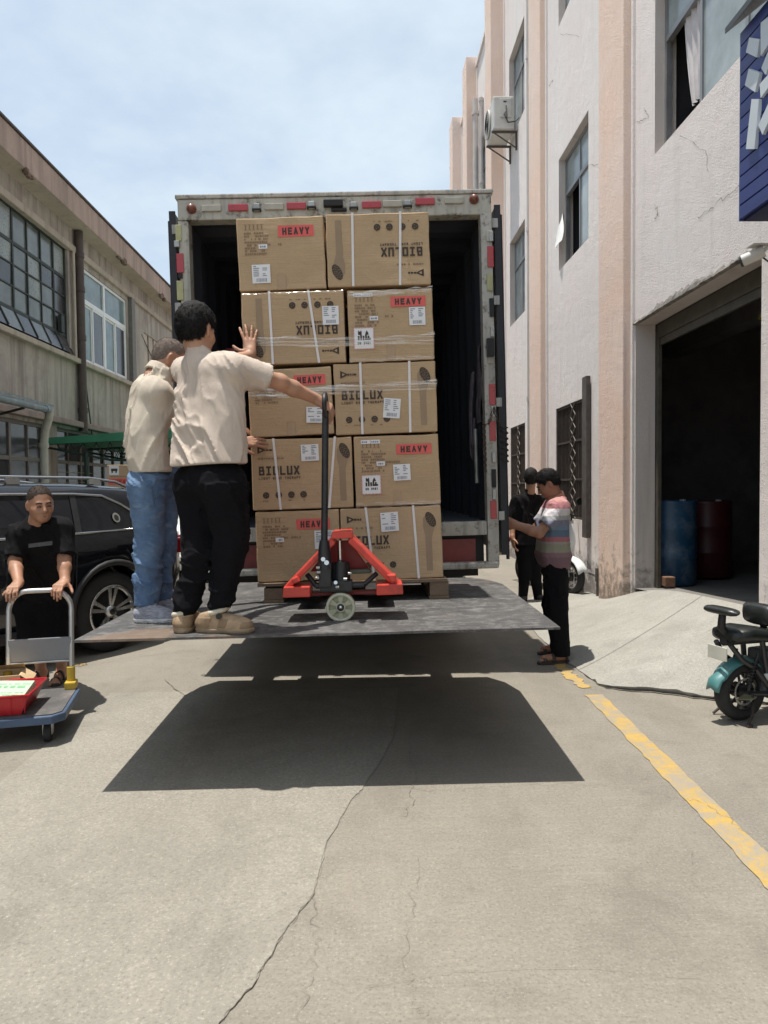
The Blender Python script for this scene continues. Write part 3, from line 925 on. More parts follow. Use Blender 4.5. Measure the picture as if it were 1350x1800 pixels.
# pipes between the windows
q = MB(); q.cyl((-5.90, 15.06, 2.72), (-5.90, 15.06, 6.84), .085, n=14)
for zz in (3.1, 4.6, 5.6, 6.3): q.cyl((-5.90, 15.06, zz), (-5.90, 15.06, zz + .1), .10, n=14)
q.build('brown_downpipe', M_brown, bL, world=True)
q = MB(); q.cyl((-5.94, 14.86, 4.2), (-5.94, 14.86, 6.36), .03, n=10); q.build('conduit', M_soff, bL, world=True)
q = MB(); q.box((-6.02, 18.35, 4.2), (-5.9, 18.62, 6.36)); q.build('window_pier', M_gf, bL, world=True)
q = MB(); q.tube([(-5.9, 15.2, 3.95), (-5.9, 15.3, 3.5), (-5.9, 15.45, 2.9), (-5.88, 15.5, 2.5)], .014, 5); q.build('loose_cable', M_sg, bL, world=True)

# lean-to canopy with gutter
cn = empty('gutter_canopy', (-5.4, 9, 0), 'blue green metal lean-to canopy with gutter and pale downpipe on the workshop', 'canopy')
M_can = pm('blue_green_sheet', (.16, .21, .22), .5, .2, .25, 5, dirt=(.38, .40, .40), dscale=6, damt=.7)
q = MB(); q.prism([(-5.85, 4, 3.10), (-4.90, 4, 2.83), (-4.90, 4, 2.80), (-5.85, 4, 3.07)], (0, 7.35, 0)); q.build('roof_sheet', M_can, cn, world=True)
q = MB(); q.tube([(-4.93, 4 + k * .73, 2.74 + .004 * (k % 2)) for k in range(11)], .052, 10); q.build('gutter', M_can, cn, world=True)
for k in range(4):
    q = MB(); q.cyl((-4.93, 6.3 + k * 1.6, 2.74), (-4.93, 6.36 + k * 1.6, 2.74), .060, n=12); q.build('gutter_joint', M_can, cn, world=True)
M_dp = pm('pale_downpipe', (.40, .42, .36), .6, 0, .15, 6, dirt=(.2, .2, .16))
q = MB(); q.tube([(-4.93, 11.25, 2.76), (-4.97, 11.32, 2.62), (-5.05, 11.36, 2.45), (-5.08, 11.36, 2.2), (-5.08, 11.36, .0)], .062, 12); q.cyl((-5.08, 11.36, 2.16), (-5.08, 11.36, 2.24), .075, n=12); q.cyl((-5.08, 11.36, 1.4), (-5.08, 11.36, 1.46), .072, n=12)
q.build('downpipe', M_dp, cn, world=True)
for k in range(4):
    q = MB(); q.tube([(-5.9, 5 + k * 1.9, 2.5), (-5.05, 5 + k * 1.9, 2.72)], .02, 5); q.build('bracket', M_sg, cn, world=True)

# green truss awning
ga = empty('green_awning', (-4.6, 14, 0), 'green sheet awning on steel lattice trusses beyond the black car', 'awning')
M_grn = pm('green_sheet', (.045, .22, .12), .5, 0, .15, 4)
M_trs = pm('dark_green_steel', (.02, .05, .035), .6)
q = MB(); q.prism([(-6.05, 13.4, 2.42), (-3.6, 13.4, 2.60), (-3.6, 13.4, 2.63), (-6.05, 13.4, 2.45)], (0, 4.6, 0)); q.build('roof_sheet', M_grn, ga, world=True)
q = MB(); q.prism([(-6.05, 13.38, 2.34), (-3.6, 13.38, 2.44), (-3.6, 13.38, 2.61), (-6.05, 13.38, 2.46)], (0, .02, 0)); q.build('fascia', M_grn, ga, world=True)
for yy in (13.5, 15.5, 17.5):
    q = MB(); q.tube([(-6, yy, 2.36), (-3.62, yy, 2.46)], .022, 6); q.tube([(-6, yy, 2.30), (-4.8, yy, 2.05), (-3.62, yy, 2.02)], .022, 6)
    for k in range(9):
        xa = -5.8 + k * .25; q.tube([(xa, yy, 2.37), (xa + .125, yy, 2.10 + .12 * max(0, (-4.9 - xa))), (xa + .25, yy, 2.39)], .012, 5)
    q.build('lattice_truss', M_trs, ga, world=True)
for yy in (13.5, 17.5):
    for xx in (-5.25, -3.65):
        q = MB(); q.cyl((xx, yy, 0), (xx, yy, 2.2), .045, n=10); q.build('post', M_trs, ga, world=True)

# ------------------------------------------------------------------ truck
TY = 5.66
TM = Matrix.Translation((-.1535, 0, 0)) @ Matrix.Rotation(RAD(-1.05), 4, 'Y')
TI = TM.inverted()
def tloc(px, py, Y=TY):
    return TI @ at(px, py, Y)
def plat_z(x, y=4.5):
    return .7735 + .0104 * (x + .244)
tk = empty('box_truck', (-.15, 8.5, 0), 'box truck with open rear doors and tail lift lowered towards the camera', 'truck')
def paint(name, base, rust=(.16, .08, .04), amt=.55, sc_=7):
    m = bpy.data.materials.new(name); t, b = nodes_of(m); v = coords(t)
    f = noise(t, v, 3, 6); g2 = noise(t, v, sc_, 9, .72, .3); s2 = noise(t, coords(t, (9, 9, .6)), 2, 6, .6)
    col = mixc(t, ramp(t, f, .3, .7), sc(base, .85), sc(base, 1.1))
    col = mixc(t, ramp(t, s2, .48, .68, 0, .65), col, sc(base, .38))
    col = mixc(t, ramp(t, g2, .53, .66, 0, amt), col, rust)
    t.links.new(col, b.inputs['Base Color']); b.inputs['Roughness'].default_value = .5
    bumpn(t, b, g2, .25, .004)
    return m
M_tw = paint('dirty_cream_paint', (.47, .46, .40), (.08, .055, .04), .9, 11)
M_tw2 = paint('worn_white_paint', (.50, .485, .44), (.10, .065, .045), .85, 14)
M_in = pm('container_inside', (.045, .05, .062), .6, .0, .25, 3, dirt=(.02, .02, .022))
M_inf = pm('truck_bed_steel', (.12, .13, .15), .5, .3, .3, 6, .2, 40)
M_red = pm('red_reflector', (.42, .022, .03), .3, 0, .12, 12, coat=.6)
M_dred = pm('old_red_lamp', (.30, .04, .05), .35, 0, .2, 20, coat=.4)
M_clr = pm('cloudy_lamp', (.42, .40, .33), .35, 0, .15, 14, coat=.3)
M_amb = pm('brown_marker_lamp', (.16, .045, .025), .35, 0, .2, 10, coat=.4)
M_blk = pm('black_rubber', (.025, .025, .027), .75, 0, .3, 14)
M_stl = pm('galvanised_catch', (.42, .42, .40), .45, .7, .2, 14, dirt=(.15, .1, .07))
M_door = pm('door_dark_edge', (.03, .032, .038), .6, .2, .3, 6)
M_doorp = paint('door_panel_paint', (.42, .42, .40))
HW, ZB, ZTp = 1.22, 1.19, 3.775
q = MB(TM)
q.box((-HW, TY + .02, ZTp - .02), (HW, TY + 7.4, ZTp + .012)); q.box((-HW, TY + .03, ZB - .12), (-HW + .05, TY + 7.4, ZTp - .02)); q.box((HW - .05, TY + .03, ZB - .12), (HW, TY + 7.4, ZTp - .02)); q.box((-HW, TY + 7.4, ZB - .12), (HW, TY + 7.45, ZTp))
q.build('cargo_body', M_doorp, tk, world=True)
# inside
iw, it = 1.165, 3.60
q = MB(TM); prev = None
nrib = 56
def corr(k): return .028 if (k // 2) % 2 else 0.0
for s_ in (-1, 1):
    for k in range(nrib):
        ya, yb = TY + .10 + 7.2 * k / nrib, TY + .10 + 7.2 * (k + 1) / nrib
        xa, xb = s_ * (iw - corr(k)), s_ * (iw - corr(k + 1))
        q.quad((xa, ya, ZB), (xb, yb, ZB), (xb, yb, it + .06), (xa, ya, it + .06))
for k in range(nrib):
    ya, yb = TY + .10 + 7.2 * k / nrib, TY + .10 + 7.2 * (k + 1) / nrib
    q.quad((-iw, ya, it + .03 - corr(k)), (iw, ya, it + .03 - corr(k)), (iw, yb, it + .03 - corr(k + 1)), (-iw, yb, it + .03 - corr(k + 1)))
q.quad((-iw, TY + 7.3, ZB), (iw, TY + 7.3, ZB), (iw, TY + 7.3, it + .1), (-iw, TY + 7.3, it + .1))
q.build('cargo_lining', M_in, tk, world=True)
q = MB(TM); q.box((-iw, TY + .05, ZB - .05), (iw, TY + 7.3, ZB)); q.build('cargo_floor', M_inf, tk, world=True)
# rear frame
q = MB(TM); q.box((-HW - .005, TY - .02, .84), (-1.145, TY + .10, 3.60), .008); q.build('rear_post', M_tw, tk, world=True)
q = MB(TM); q.box((1.135, TY - .02, .84), (HW + .005, TY + .10, 3.62), .008); q.build('rear_post', M_tw2, tk, world=True)
q = MB(TM); q.box((-HW - .005, TY - .02, 3.605), (HW + .005, TY + .10, 3.765), .01); q.build('header_beam', M_tw, tk, world=True)
q = MB(TM); q.box((-HW - .02, TY - .03, 3.768), (HW + .02, TY + .3, 3.80), .008); q.build('rain_gutter', M_tw2, tk, world=True)
q = MB(TM); q.box((-1.14, TY - .015, 1.085), (1.13, TY + .09, ZB + .005), .006); q.build('sill_beam', M_tw2, tk, world=True)
q = MB(TM); q.box((.72, TY - .02, 1.10), (1.02, TY - .0155, 1.165)); q.build('sill_plate', M_tw, tk, world=True)
q = MB(TM); q.box((.46, TY - .05, 1.105), (.60, TY - .0155, 1.165), .01); q.build('sill_lamp', pm('faded_red_plastic', (.42, .14, .10), .5), tk, world=True)
for s_ in (-1, 1):
    q = MB(TM); q.box((s_ * .55 if s_ > 0 else -1.05, TY + .08, .86), (1.05 if s_ > 0 else -.55, TY + .12, 1.05)); q.build('tail_lamp_panel', pm('dim_red_panel', (.24, .035, .03), .4, 0, .3, 6, dirt=(.08, .05, .04)), tk, world=True)
    q = MB(TM); q.box((s_ * .50, TY + .10, .84), (s_ * 1.12, TY + .3, 1.08)); q.build('lamp_box', M_blk, tk, world=True)
q = MB(TM); q.box((-1.22, TY - .03, .815), (1.22, TY + .06, .87), .015); q.build('bumper_bar', M_tw2, tk, world=True)
q = MB(TM); q.box((-1.1, TY + .3, .72), (1.1, TY + .9, 1.06)); q.box((-.45, TY + .9, .78), (-.35, TY + 7.4, 1.08)); q.box((.35, TY + .9, .78), (.45, TY + 7.4, 1.08)); q.build('chassis', M_blk, tk, world=True)
for s_ in (-1, 1):
    for yy in (TY + 2.0, TY + 6.4):
        q = MB(); q.lathe([(.0, 0), (.24, .02), (.30, 0), (.46, .0), (.50, .05), (.50, .22), (.46, .27), (.0, .27)], (-.15 + s_ * 1.12, yy, .50), (-s_, 0, 0), 30); q.build('wheel', M_blk, tk, world=True)
# lamps on the header, located on the frame face
def hl(px, py, w, h, mat, name, d=.02, rnd=False):
    p = tloc(px, py, TY - .02); q = MB(TM)
    if rnd:
        q.lathe([(0, .05), (w * .3, .048), (w * .5, .02), (w * .5, 0)], (p.x, TY - .02, p.z), (0, -1, 0), 18)
    else:
        q.box((p.x - w / 2, TY - .02 - d, p.z - h / 2), (p.x + w / 2, TY - .021, p.z + h / 2), .006)
    return q.build(name, mat, tk, world=True)
for px, py in ((337, 368), (833, 351)): hl(px, py, .075, .075, M_amb, 'marker_lamp', rnd=True)
for px, py in ((419, 366), (521, 363), (653, 361), (747, 355)): hl(px, py, .15, .052, M_red, 'red_lamp')
for px, py in ((372, 367), (482, 364), (690, 359), (798, 353)): hl(px, py, .15, .05, M_clr, 'clear_lamp')
for px, py in ((452, 367), (548, 363), (622, 364), (716, 361)):
    o = hl(px, py, .05, .06, M_stl, 'door_catch', .035); hl(px, py + 4, .07, .018, M_blk, 'catch_pin', .045)
hl(586, 360, .15, .05, M_blk, 'door_lock', .05); hl(596, 370, .12, .025, M_blk, 'lock_bar', .03)
# left post fittings
pl_y = pm('olive_plate', (.42, .42, .22), .5, 0, .2, 12, dirt=(.2, .17, .08))
def pf(px, py0, py1, w, mat, name, d=.012):
    a = tloc(px, py0, TY - .02); b_ = tloc(px, py1, TY - .02); q = MB(TM); x = (a.x + b_.x) / 2
    q.box((x - w / 2, TY - .02 - d, b_.z), (x + w / 2, TY - .0215, a.z), .004); return q.build(name, mat, tk, world=True)
pf(314, 396, 424, .045, pl_y, 'olive_plate'); pf(317, 446, 480, .055, M_red, 'red_reflector'); pf(317, 494, 528, .05, pl_y, 'olive_plate'); pf(312, 425, 436, .04, M_stl, 'hinge', .03); pf(318, 481, 490, .03, M_blk, 'hinge', .02)
pf(322, 560, 600, .05, M_red, 'red_reflector'); pf(326, 640, 700, .05, M_tw2, 'white_reflector')
for a, b_ in ((433, 470), (675, 712), (740, 775), (880, 912)): pf(862 + (a - 433) * .012, a, b_, .05, M_red, 'red_reflector')
for a, b_ in ((405, 425), (482, 512), (615, 640)): pf(860 + (a - 433) * .012, a, b_, .045, pl_y if a == 482 else M_tw, 'plate')
for a in (408, 575, 715, 795, 860): pf(863 + (a - 433) * .013, a, a + 18, .03, M_stl, 'hinge', .03)
for a in (525, 825): pf(863 + (a - 433) * .012, a, a + 32, .035, M_blk, 'door_keeper', .02)
pf(861, 596, 628, .055, M_blk, 'rubber_buffer', .05)
# coiled chain hooked on the right post
def chain(name, a, b_, n, sag, r=.016):
    q = MB(TM); a = Vector(a); b_ = Vector(b_)
    for k in range(n):
        f0 = k / n; f1 = (k + 1.1) / n
        p0 = a.lerp(b_, f0); p1 = a.lerp(b_, f1)
        p0.z -= sag * math.sin(f0 * math.pi); p1.z -= sag * math.sin(min(1, f1) * math.pi)
        off = Vector((r * .55, 0, 0)) if k % 2 else Vector((0, r * .55, 0))
        q.tube([p0 + off, p1 + off], .005, 5); q.tube([p0 - off, p1 - off], .005, 5)
    return q.build(name, M_rust, tk, world=True)
a = tloc(866, 716); b_ = tloc(848, 745); chain('chain', (a.x, TY - .05, a.z), (b_.x, TY - .04, b_.z), 9, .06)
a = tloc(849, 742); b_ = tloc(852, 830); chain('chain', (a.x, TY - .04, a.z), (b_.x, TY - .03, b_.z), 18, .0)
a = tloc(866, 716); b_ = tloc(884, 752); chain('chain', (a.x, TY - .05, a.z), (b_.x, TY - .04, b_.z), 9, .05)
q = MB(TM); a = tloc(885, 752); b_ = tloc(887, 812); q.tube([(a.x + .028 * math.cos(t * .9), TY - .03 + .028 * math.sin(t * .9), a.z + (b_.z - a.z) * t / 42) for t in range(43)], .006, 5); q.build('coiled_cable', M_blk, tk, world=True)
# folded-back doors
for s_ in (-1, 1):
    x0 = s_ * (HW + .03); x1 = s_ * (HW + .068)
    q = MB(TM); q.box((x0, TY + .0, .93), (x1, TY + 1.18, 3.67), .006); dr = q.build('rear_door', M_doorp, tk, world=True)
    q = MB(TM); q.box((x0 - s_ * .004, TY - .014, .92), (x1 + s_ * .006, TY + .0, 3.68)); o = q.build('door_seal', M_door, dr); o.location = -Vector(tk.location)
    for k, xx in enumerate((.084, .084)):
        q = MB(TM); q.cyl((s_ * (HW + xx), TY + .04 + k * .5, .88), (s_ * (HW + xx), TY + .04 + k * .5, 3.62), .014, n=8); o = q.build('lock_rod', M_door, dr); o.location = -Vector(tk.location)
    for zz in (1.2, 2.1, 2.9, 3.5):
        q = MB(TM); q.box((s_ * (HW + .006), TY - .03, zz), (s_ * (HW + .05), TY - .0145, zz + .07)); o = q.build('hinge_leaf', M_doorp, dr); o.location = -Vector(tk.location)
# straps and rag inside the right wall
M_rag = pm('grey_rag', (.14, .12, .14), .9, 0, .3, 20)
q = MB(TM); rows = []
for j in range(10):
    f = j / 9
    rows.append([Vector((1.135 - .012 * math.sin(k * 1.7 + j), TY + .13 + (.05 + .22 * f ** .7) * k / 8, 2.62 - .62 * f)) for k in range(9)])
q.loft(rows, False, False); q.build('hanging_rag', M_rag, tk, world=True)
q = MB(TM)
for k in range(2):
    q.tube([(1.12, TY + .42 + k * .08, 2.45), (1.10, TY + .47 + k * .08, 2.1), (1.09, TY + .42 + k * .06, 1.85 - .1 * k), (1.10, TY + .36 + k * .06, 1.80 - .1 * k), (1.11, TY + .37, 2.05)], .012, 6)
q.build('hanging_strap', M_rag, tk, world=True)
q = MB(TM); q.cyl((1.10, TY + .25, 1.5), (1.10, TY + .27, 1.95), .018, n=8); q.build('lashing_pole', M_stl, tk, world=True)
q = MB(TM); q.box((-1.08, TY + .9, 2.62), (-.98, TY + 1.1, 2.8), .03); q.build('fire_extinguisher_bracket', M_dred, tk, world=True)

# tail lift platform
def plate_mat():
    m = bpy.data.materials.new('platform_steel'); t, b = nodes_of(m); v = coords(t)
    f = noise(t, v, 2.4, 8, .65, .3); g2 = noise(t, v, 11, 8, .75); s1 = noise(t, coords(t, (2, 22, 1), (0, 0, .9)), 2.2, 5, .7); s2 = noise(t, coords(t, (2, 22, 1), (0, 0, -.7)), 2.2, 5, .7)
    col = mixc(t, ramp(t, f, .3, .7), (.055, .055, .057), (.115, .11, .107))
    col = mixc(t, ramp(t, g2, .48, .64, 0, .75), col, (.22, .215, .21))
    col = mixc(t, ramp(t, s1, .56, .68, 0, .7), col, (.29, .28, .27)); col = mixc(t, ramp(t, s2, .56, .68, 0, .7), col, (.04, .04, .042))
    col = mixc(t, ramp(t, noise(t, v, 1.7, 6), .63, .7, 0, .5), col, (.30, .20, .13))
    t.links.new(col, b.inputs['Base Color']); b.inputs['Roughness'].default_value = .62; b.inputs['Metallic'].default_value = .25
    w = N(t, 'ShaderNodeTexVoronoi', Scale=70.0); t.links.new(v, w.inputs['Vector'])
    ad = N(t, 'ShaderNodeMath', operation='ADD'); t.links.new(w.outputs['Distance'], ad.inputs[0]); t.links.new(g2, ad.inputs[1])
    bumpn(t, b, ad.outputs[0], .5, .004)
    return m
M_plate = plate_mat()
xl, xr = -1.446, .962
OUT = [(xl, 3.50), (xr, 3.52), (xr + .012, 5.10), (xr - .05, 5.34), (xr - .16, 5.50), (xl + .17, 5.52), (xl + .06, 5.36), (xl, 5.12)]
def pz(x, y): return plat_z(x)
q = MB()
top = [Vector((x, y, pz(x, y))) for x, y in OUT]
th = [.012, .012, .07, .08, .08, .08, .08, .07]
bot = [Vector((x, y, pz(x, y) - t)) for (x, y), t in zip(OUT, th)]
q.poly(top); q.poly(bot[::-1])
for i in range(8): j = (i + 1) % 8; q.quad(bot[i], bot[j], top[j], top[i])
plo = q.build('lift_platform', M_plate, tk, world=True)
q = MB()
for x in (-.95, .45):
    q.box((x - .04, 5.30, pz(x, 5) - .20), (x + .04, 5.75, pz(x, 5) - .082)); q.box((x - .03, 5.5, .42), (x + .03, 5.62, pz(x, 5) - .2)); q.cyl((x + .07, 5.52, .62), (x + .07, 6.4, .80), .035, n=10)
q.build('lift_arm', M_blk, tk, world=True)
STUFF = {'small_print', 'handling_symbols', 'print', 'logo_word', 'icon_caption', 'icon_detail', 'wand_dots', 'label_text', 'barcode', 'hatched_border', 'battery_symbols'}
# ------------------------------------------------------------------ stroke lettering
GL = {
 'B': [((0, 0), (0, 1)), ((0, 1), (.85, 1)), ((.85, 1), (.85, .55)), ((0, .52), (1, .52)), ((1, .5), (1, 0)), ((0, 0), (1, 0))],
 'I': [((.5, 0), (.5, 1)), ((.1, 0), (.9, 0)), ((.1, 1), (.9, 1))],
 'O': [((0, 0), (0, 1)), ((1, 0), (1, 1)), ((0, 0), (1, 0)), ((0, 1), (1, 1))],
 'L': [((.05, 0), (.05, 1)), ((.05, 0), (1, 0))],
 'U': [((0, 0), (0, 1)), ((1, 0), (1, 1)), ((0, 0), (1, 0))],
 'X': [((0, 0), (1, 1)), ((0, 1), (1, 0))],
 'H': [((0, 0), (0, 1)), ((1, 0), (1, 1)), ((0, .5), (1, .5))],
 'E': [((0, 0), (0, 1)), ((0, 0), (1, 0)), ((0, .5), (.85, .5)), ((0, 1), (1, 1))],
 'A': [((0, 0), (.5, 1)), ((.5, 1), (1, 0)), ((.2, .33), (.8, .33))],
 'V': [((0, 1), (.5, 0)), ((.5, 0), (1, 1))],
 'Y': [((0, 1), (.5, .48)), ((1, 1), (.5, .48)), ((.5, .5), (.5, 0))],
 'G': [((0, 0), (0, 1)), ((0, 1), (1, 1)), ((0, 0), (1, 0)), ((1, 0), (1, .5)), ((.5, .5), (1, .5))],
 'T': [((0, 1), (1, 1)), ((.5, 0), (.5, 1))],
 'W': [((0, 1), (.25, 0)), ((.25, 0), (.5, .7)), ((.5, .7), (.75, 0)), ((.75, 0), (1, 1))],
 'N': [((0, 0), (0, 1)), ((0, 1), (1, 0)), ((1, 0), (1, 1))],
 'D': [((0, 0), (0, 1)), ((0, 0), (.8, 0)), ((0, 1), (.8, 1)), ((1, .15), (1, .85)), ((.8, 0), (1, .15)), ((.8, 1), (1, .85))],
 'R': [((0, 0), (0, 1)), ((0, 1), (1, 1)), ((1, 1), (1, .5)), ((0, .5), (1, .5)), ((.45, .5), (1, 0))],
 'P': [((0, 0), (0, 1)), ((0, 1), (1, 1)), ((1, 1), (1, .48)), ((0, .48), (1, .48))],
 '3': [((0, 1), (1, 1)), ((1, 0), (1, 1)), ((0, 0), (1, 0)), ((.2, .5), (1, .5))],
 '4': [((0, 1), (0, .4)), ((0, .4), (1, .4)), ((.8, 0), (.8, 1))],
 '8': [((0, 0), (0, 1)), ((1, 0), (1, 1)), ((0, 0), (1, 0)), ((0, 1), (1, 1)), ((0, .5), (1, .5))],
 '1': [((.5, 0), (.5, 1)), ((.2, .8), (.5, 1))],
}
def text_into(q, s, x0, z0, w, h, th, gap=.28, y=0.0, k0=0):
    """flat stroke lettering in the x-z plane facing -y"""
    n = len(s); cw = w / (n - gap + gap * 0) if n else w
    cw = w / n; k = k0
    for i, ch in enumerate(s):
        if ch == ' ': continue
        a = x0 + i * cw + cw * gap * .5 + th * .5; ww = cw * (1 - gap) - th
        for (p, r) in GL[ch]:
            p0 = Vector((a + p[0] * ww, 0, z0 + th * .5 + p[1] * (h - th))); p1 = Vector((a + r[0] * ww, 0, z0 + th * .5 + r[1] * (h - th)))
            d = (p1 - p0).normalized(); nn = Vector((-d.z, 0, d.x)) * th * .5; e = d * th * .5
            k += 1; yy = Vector((0, y - .00004 * (k % 9), 0))
            q.quad(p0 - e - nn + yy, p1 + e - nn + yy, p1 + e + nn + yy, p0 - e + nn + yy)
    return q

# ------------------------------------------------------------------ cartons
def card_mat(name, base):
    m = bpy.data.materials.new(name); t, b = nodes_of(m); v = coords(t)
    oi = t.nodes.new('ShaderNodeObjectInfo')
    f = noise(t, v, 2.6, 6, .6); fl = noise(t, coords(t, (1, 1, 55)), 3.5, 3, .5); g2 = noise(t, v, 120, 3, .6)
    col = mixc(t, ramp(t, f, .3, .7), sc(base, .88), sc(base, 1.1))
    col = mixc(t, ramp(t, fl, .4, .7, 0, .22), col, sc(base, .8)); col = mixc(t, ramp(t, g2, .35, .6, .14, 0), col, sc(base, .55))
    col = mixc(t, ramp(t, oi.outputs['Random'], 0, 1, 0, .22), col, sc(base, .8))
    t.links.new(col, b.inputs['Base Color']); b.inputs['Roughness'].default_value = .78; b.inputs['Specular IOR Level'].default_value = .25
    ad = N(t, 'ShaderNodeMath', operation='MULTIPLY_ADD'); t.links.new(f, ad.inputs[0]); ad.inputs[1].default_value = 6.0; t.links.new(fl, ad.inputs[2])
    bumpn(t, b, ad.outputs[0], .45, .014)
    return m
M_card = card_mat('kraft_cardboard', (.55, .395, .24))
M_ink = pm('brown_black_ink', (.065, .048, .036), .75, 0, .2, 40)
M_faint = pm('faint_brown_ink', (.27, .185, .115), .78, 0, .12, 12)
M_wand = pm('wand_print', (.33, .24, .155), .78, 0, .08, 10)
M_sredd = pm('red_sticker', (.74, .115, .10), .45, 0, .08, 12)
M_lab = pm('white_label_paper', (.80, .81, .82), .6, 0, .05, 9)
M_labp = pm('grey_label_print', (.27, .29, .33), .7, 0, .2, 60)
M_strap = pm('white_strap', (.78, .75, .74), .35, 0, .05, 8)
M_tape = pm('clear_tape', (.42, .28, .16), .18, 0, .08, 8)
M_hz = pm('hazard_border', (.62, .20, .18), .6, 0, .2, 30)
FY = 4.5     # plane of the carton fronts
E3 = -.0022
def rect(q, x0, z0, x1, z1, y): return q.quad((x0, y, z0), (x1, y, z0), (x1, y, z1), (x0, y, z1))

def carton(corners, kind, label, spec):
    P = [at(px, py, FY) for px, py in corners]          # tl tr br bl
    tl, tr, br, bl = P
    wv = ((tr - tl) + (br - bl)) * .5; hv = ((tl - bl) + (tr - br)) * .5
    w, h = wv.length, hv.length
    ang = math.atan2(wv.z, wv.x)
    base = (bl + br) * .5
    base.y += spec.get('dy', 0)
    e = empty('carton', base, label, 'carton', 'cartons stacked on the pallet', rot=(0, -ang, RAD(spec.get('rz', 0))))
    D = .66 if kind == 'H' else .535
    # shell: slightly soft box
    bm = bmesh.new(); bmesh.ops.create_cube(bm, size=1)
    for v in bm.verts: v.co = Vector((v.co.x * (w - .004), (v.co.y + .5) * D, (v.co.z + .5) * (h - .003)))
    bmesh.ops.subdivide_edges(bm, edges=list(bm.edges), cuts=5, use_grid_fill=True)
    rj = random.Random(int(corners[0][0] * 3 + corners[0][1]))
    dx, dz, cxp = rj.uniform(-.3, .3) * w, rj.uniform(.2, .8) * h, rj.uniform(.003, .006)
    for v in bm.verts:
        c_ = v.co; onf = c_.y < 1e-4; ex = abs(abs(c_.x) - (w - .004) / 2) < 1e-4; ez = c_.z > h - .006
        if onf and not ex: c_.y += rj.uniform(0, .0025) + cxp * math.exp(-((c_.x - dx) ** 2 + (c_.z - dz) ** 2) / .02)
        if ez and not ex: c_.z -= rj.uniform(0, .005)
        if ex: c_.x += math.copysign(rj.uniform(-.004, .001), c_.x)
    bm.normal_update(); sh_ = [ed for ed in bm.edges if len(ed.link_faces) == 2 and ed.calc_face_angle(0) > .9]
    bmesh.ops.bevel(bm, geom=sh_, offset=.007, segments=2, profile=.5, affect='EDGES')
    me = bpy.data.meshes.new('shell'); bm.to_mesh(me); bm.free()
    for p in me.polygons: p.use_smooth = False
    link_mesh('shell', me, M_card, e)
    flip = spec.get('flip', False)
    def U(fx, fz):      # fraction from the top-left of the unflipped print
        if flip: fx, fz = 1 - fx, 1 - fz
        return (fx - .5) * w, (1 - fz) * h
    def RQ(q, fx0, fz0, fx1, fz1, y):
        x0, z0 = U(fx0, fz1); x1, z1 = U(fx1, fz0)
        if x0 > x1: x0, x1 = x1, x0
        if z0 > z1: z0, z1 = z1, z0
        return rect(q, x0, z0, x1, z1, y)
    def TX(s, fx0, fz1, fw, fh, th, mat, name, y, gap=.28):
        q = MB(); text_into(q, s, 0, 0, fw * w, fh * h, th, gap)
        x, z = U(fx0, fz1)
        R = Matrix.Rotation(math.pi, 4, 'Y') if flip else Matrix.Identity(4)
        q.M = Matrix.Translation((x, y, z)) @ R
        return q.build(name, mat, e)
    r = random.Random(hash(label) % 1000 if False else len(label) * 7 + int(corners[0][0]))
    def lines(q, fx0, fx1, fz0, fz1, n, y, dens=.75, hh=.35):
        for i in range(n):
            z = fz0 + (fz1 - fz0) * (i + .5) / n; dz = (fz1 - fz0) / n * hh; x = fx0; xe = fx1 - r.uniform(0, .3) * (fx1 - fx0)
            while x < xe:
                l = r.uniform(.008, .03); 
                if r.random() < dens: RQ(q, x, z - dz * r.uniform(.7, 1), min(x + l, xe), z + dz, y)
                x += l + .006
    if kind == 'H':
        q = MB(); lines(q, .085, .40, .20, .52, 8, E3); lines(q, .3, .62, .36, .40, 1, E3, .6); q.build('small_print', M_faint, e)
        q = MB()
        for i in range(5):
            x = .09 + i * .046; RQ(q, x, .10, x + .03, .105, E3); RQ(q, x + .010, .11, x + .022, .16, E3); RQ(q, x + .004, .165, x + .028, .172, E3)
        q.build('handling_symbols', M_faint, e)
        a, b_, c, d = spec.get('heavy', (.475, .13, .885, .285))
        s = MB(); RQ(s, a, b_, c, d, -.0018); st = s.build('heavy_sticker', M_sredd, e)
        q = MB(); text_into(q, 'HEAVY', 0, 0, (c - a) * w * .80, (d - b_) * h * .62, .0095, .26)
        x, z = U(a + (c - a) * .10, d - (d - b_) * .18); q.M = Matrix.Translation((x, -.0032, z)); q.build('lettering', M_ink, st)
        if spec.get('tag'):
            a, b_ = spec['tag']; s = MB(); RQ(s, a, b_, a + .10, b_ + .06, -.0032); st = s.build('small_tag', M_lab, e)
            q = MB(); lines(q, a + .015, a + .10, b_ + .012, b_ + .05, 1, -.004, .9); q.build('print', M_labp, st)
        for a, b_ in spec.get('toptags', ()):
            s = MB(); RQ(s, a, b_, a + .11, b_ + .055, -.0030); st = s.build('small_tag', M_lab, e)
            q = MB(); lines(q, a + .01, a + .105, b_ + .01, b_ + .045, 1, -.004, .9); q.build('print', M_labp, st)
        s = MB(); RQ(s, .44, .80, .54, 1.0, -.0012); s.build('packing_tape', M_tape, e)
    else:
        TX('BIOLUX', .065, .515, .415, .125, .0112, M_ink, 'brand_lettering', E3, .20)
        TX('LIGHT WAND THERAPY', .065, .575, .42, .036, .0030, M_ink, 'tagline', E3, .30)
        q = MB(); lines(q, .068, .33, .265, .295, 1, E3, .85, .4); q.build('small_print', M_faint, e)
        q = MB(); x, z = U(.095, .16); R = .024; sg_ = -1 if flip else 1
        pts = [(x - sg_ * R * .8, z + R), (x + sg_ * R * 1.0, z + R * .2), (x + sg_ * R, z - R * .2), (x - sg_ * R * .8, z - R)]
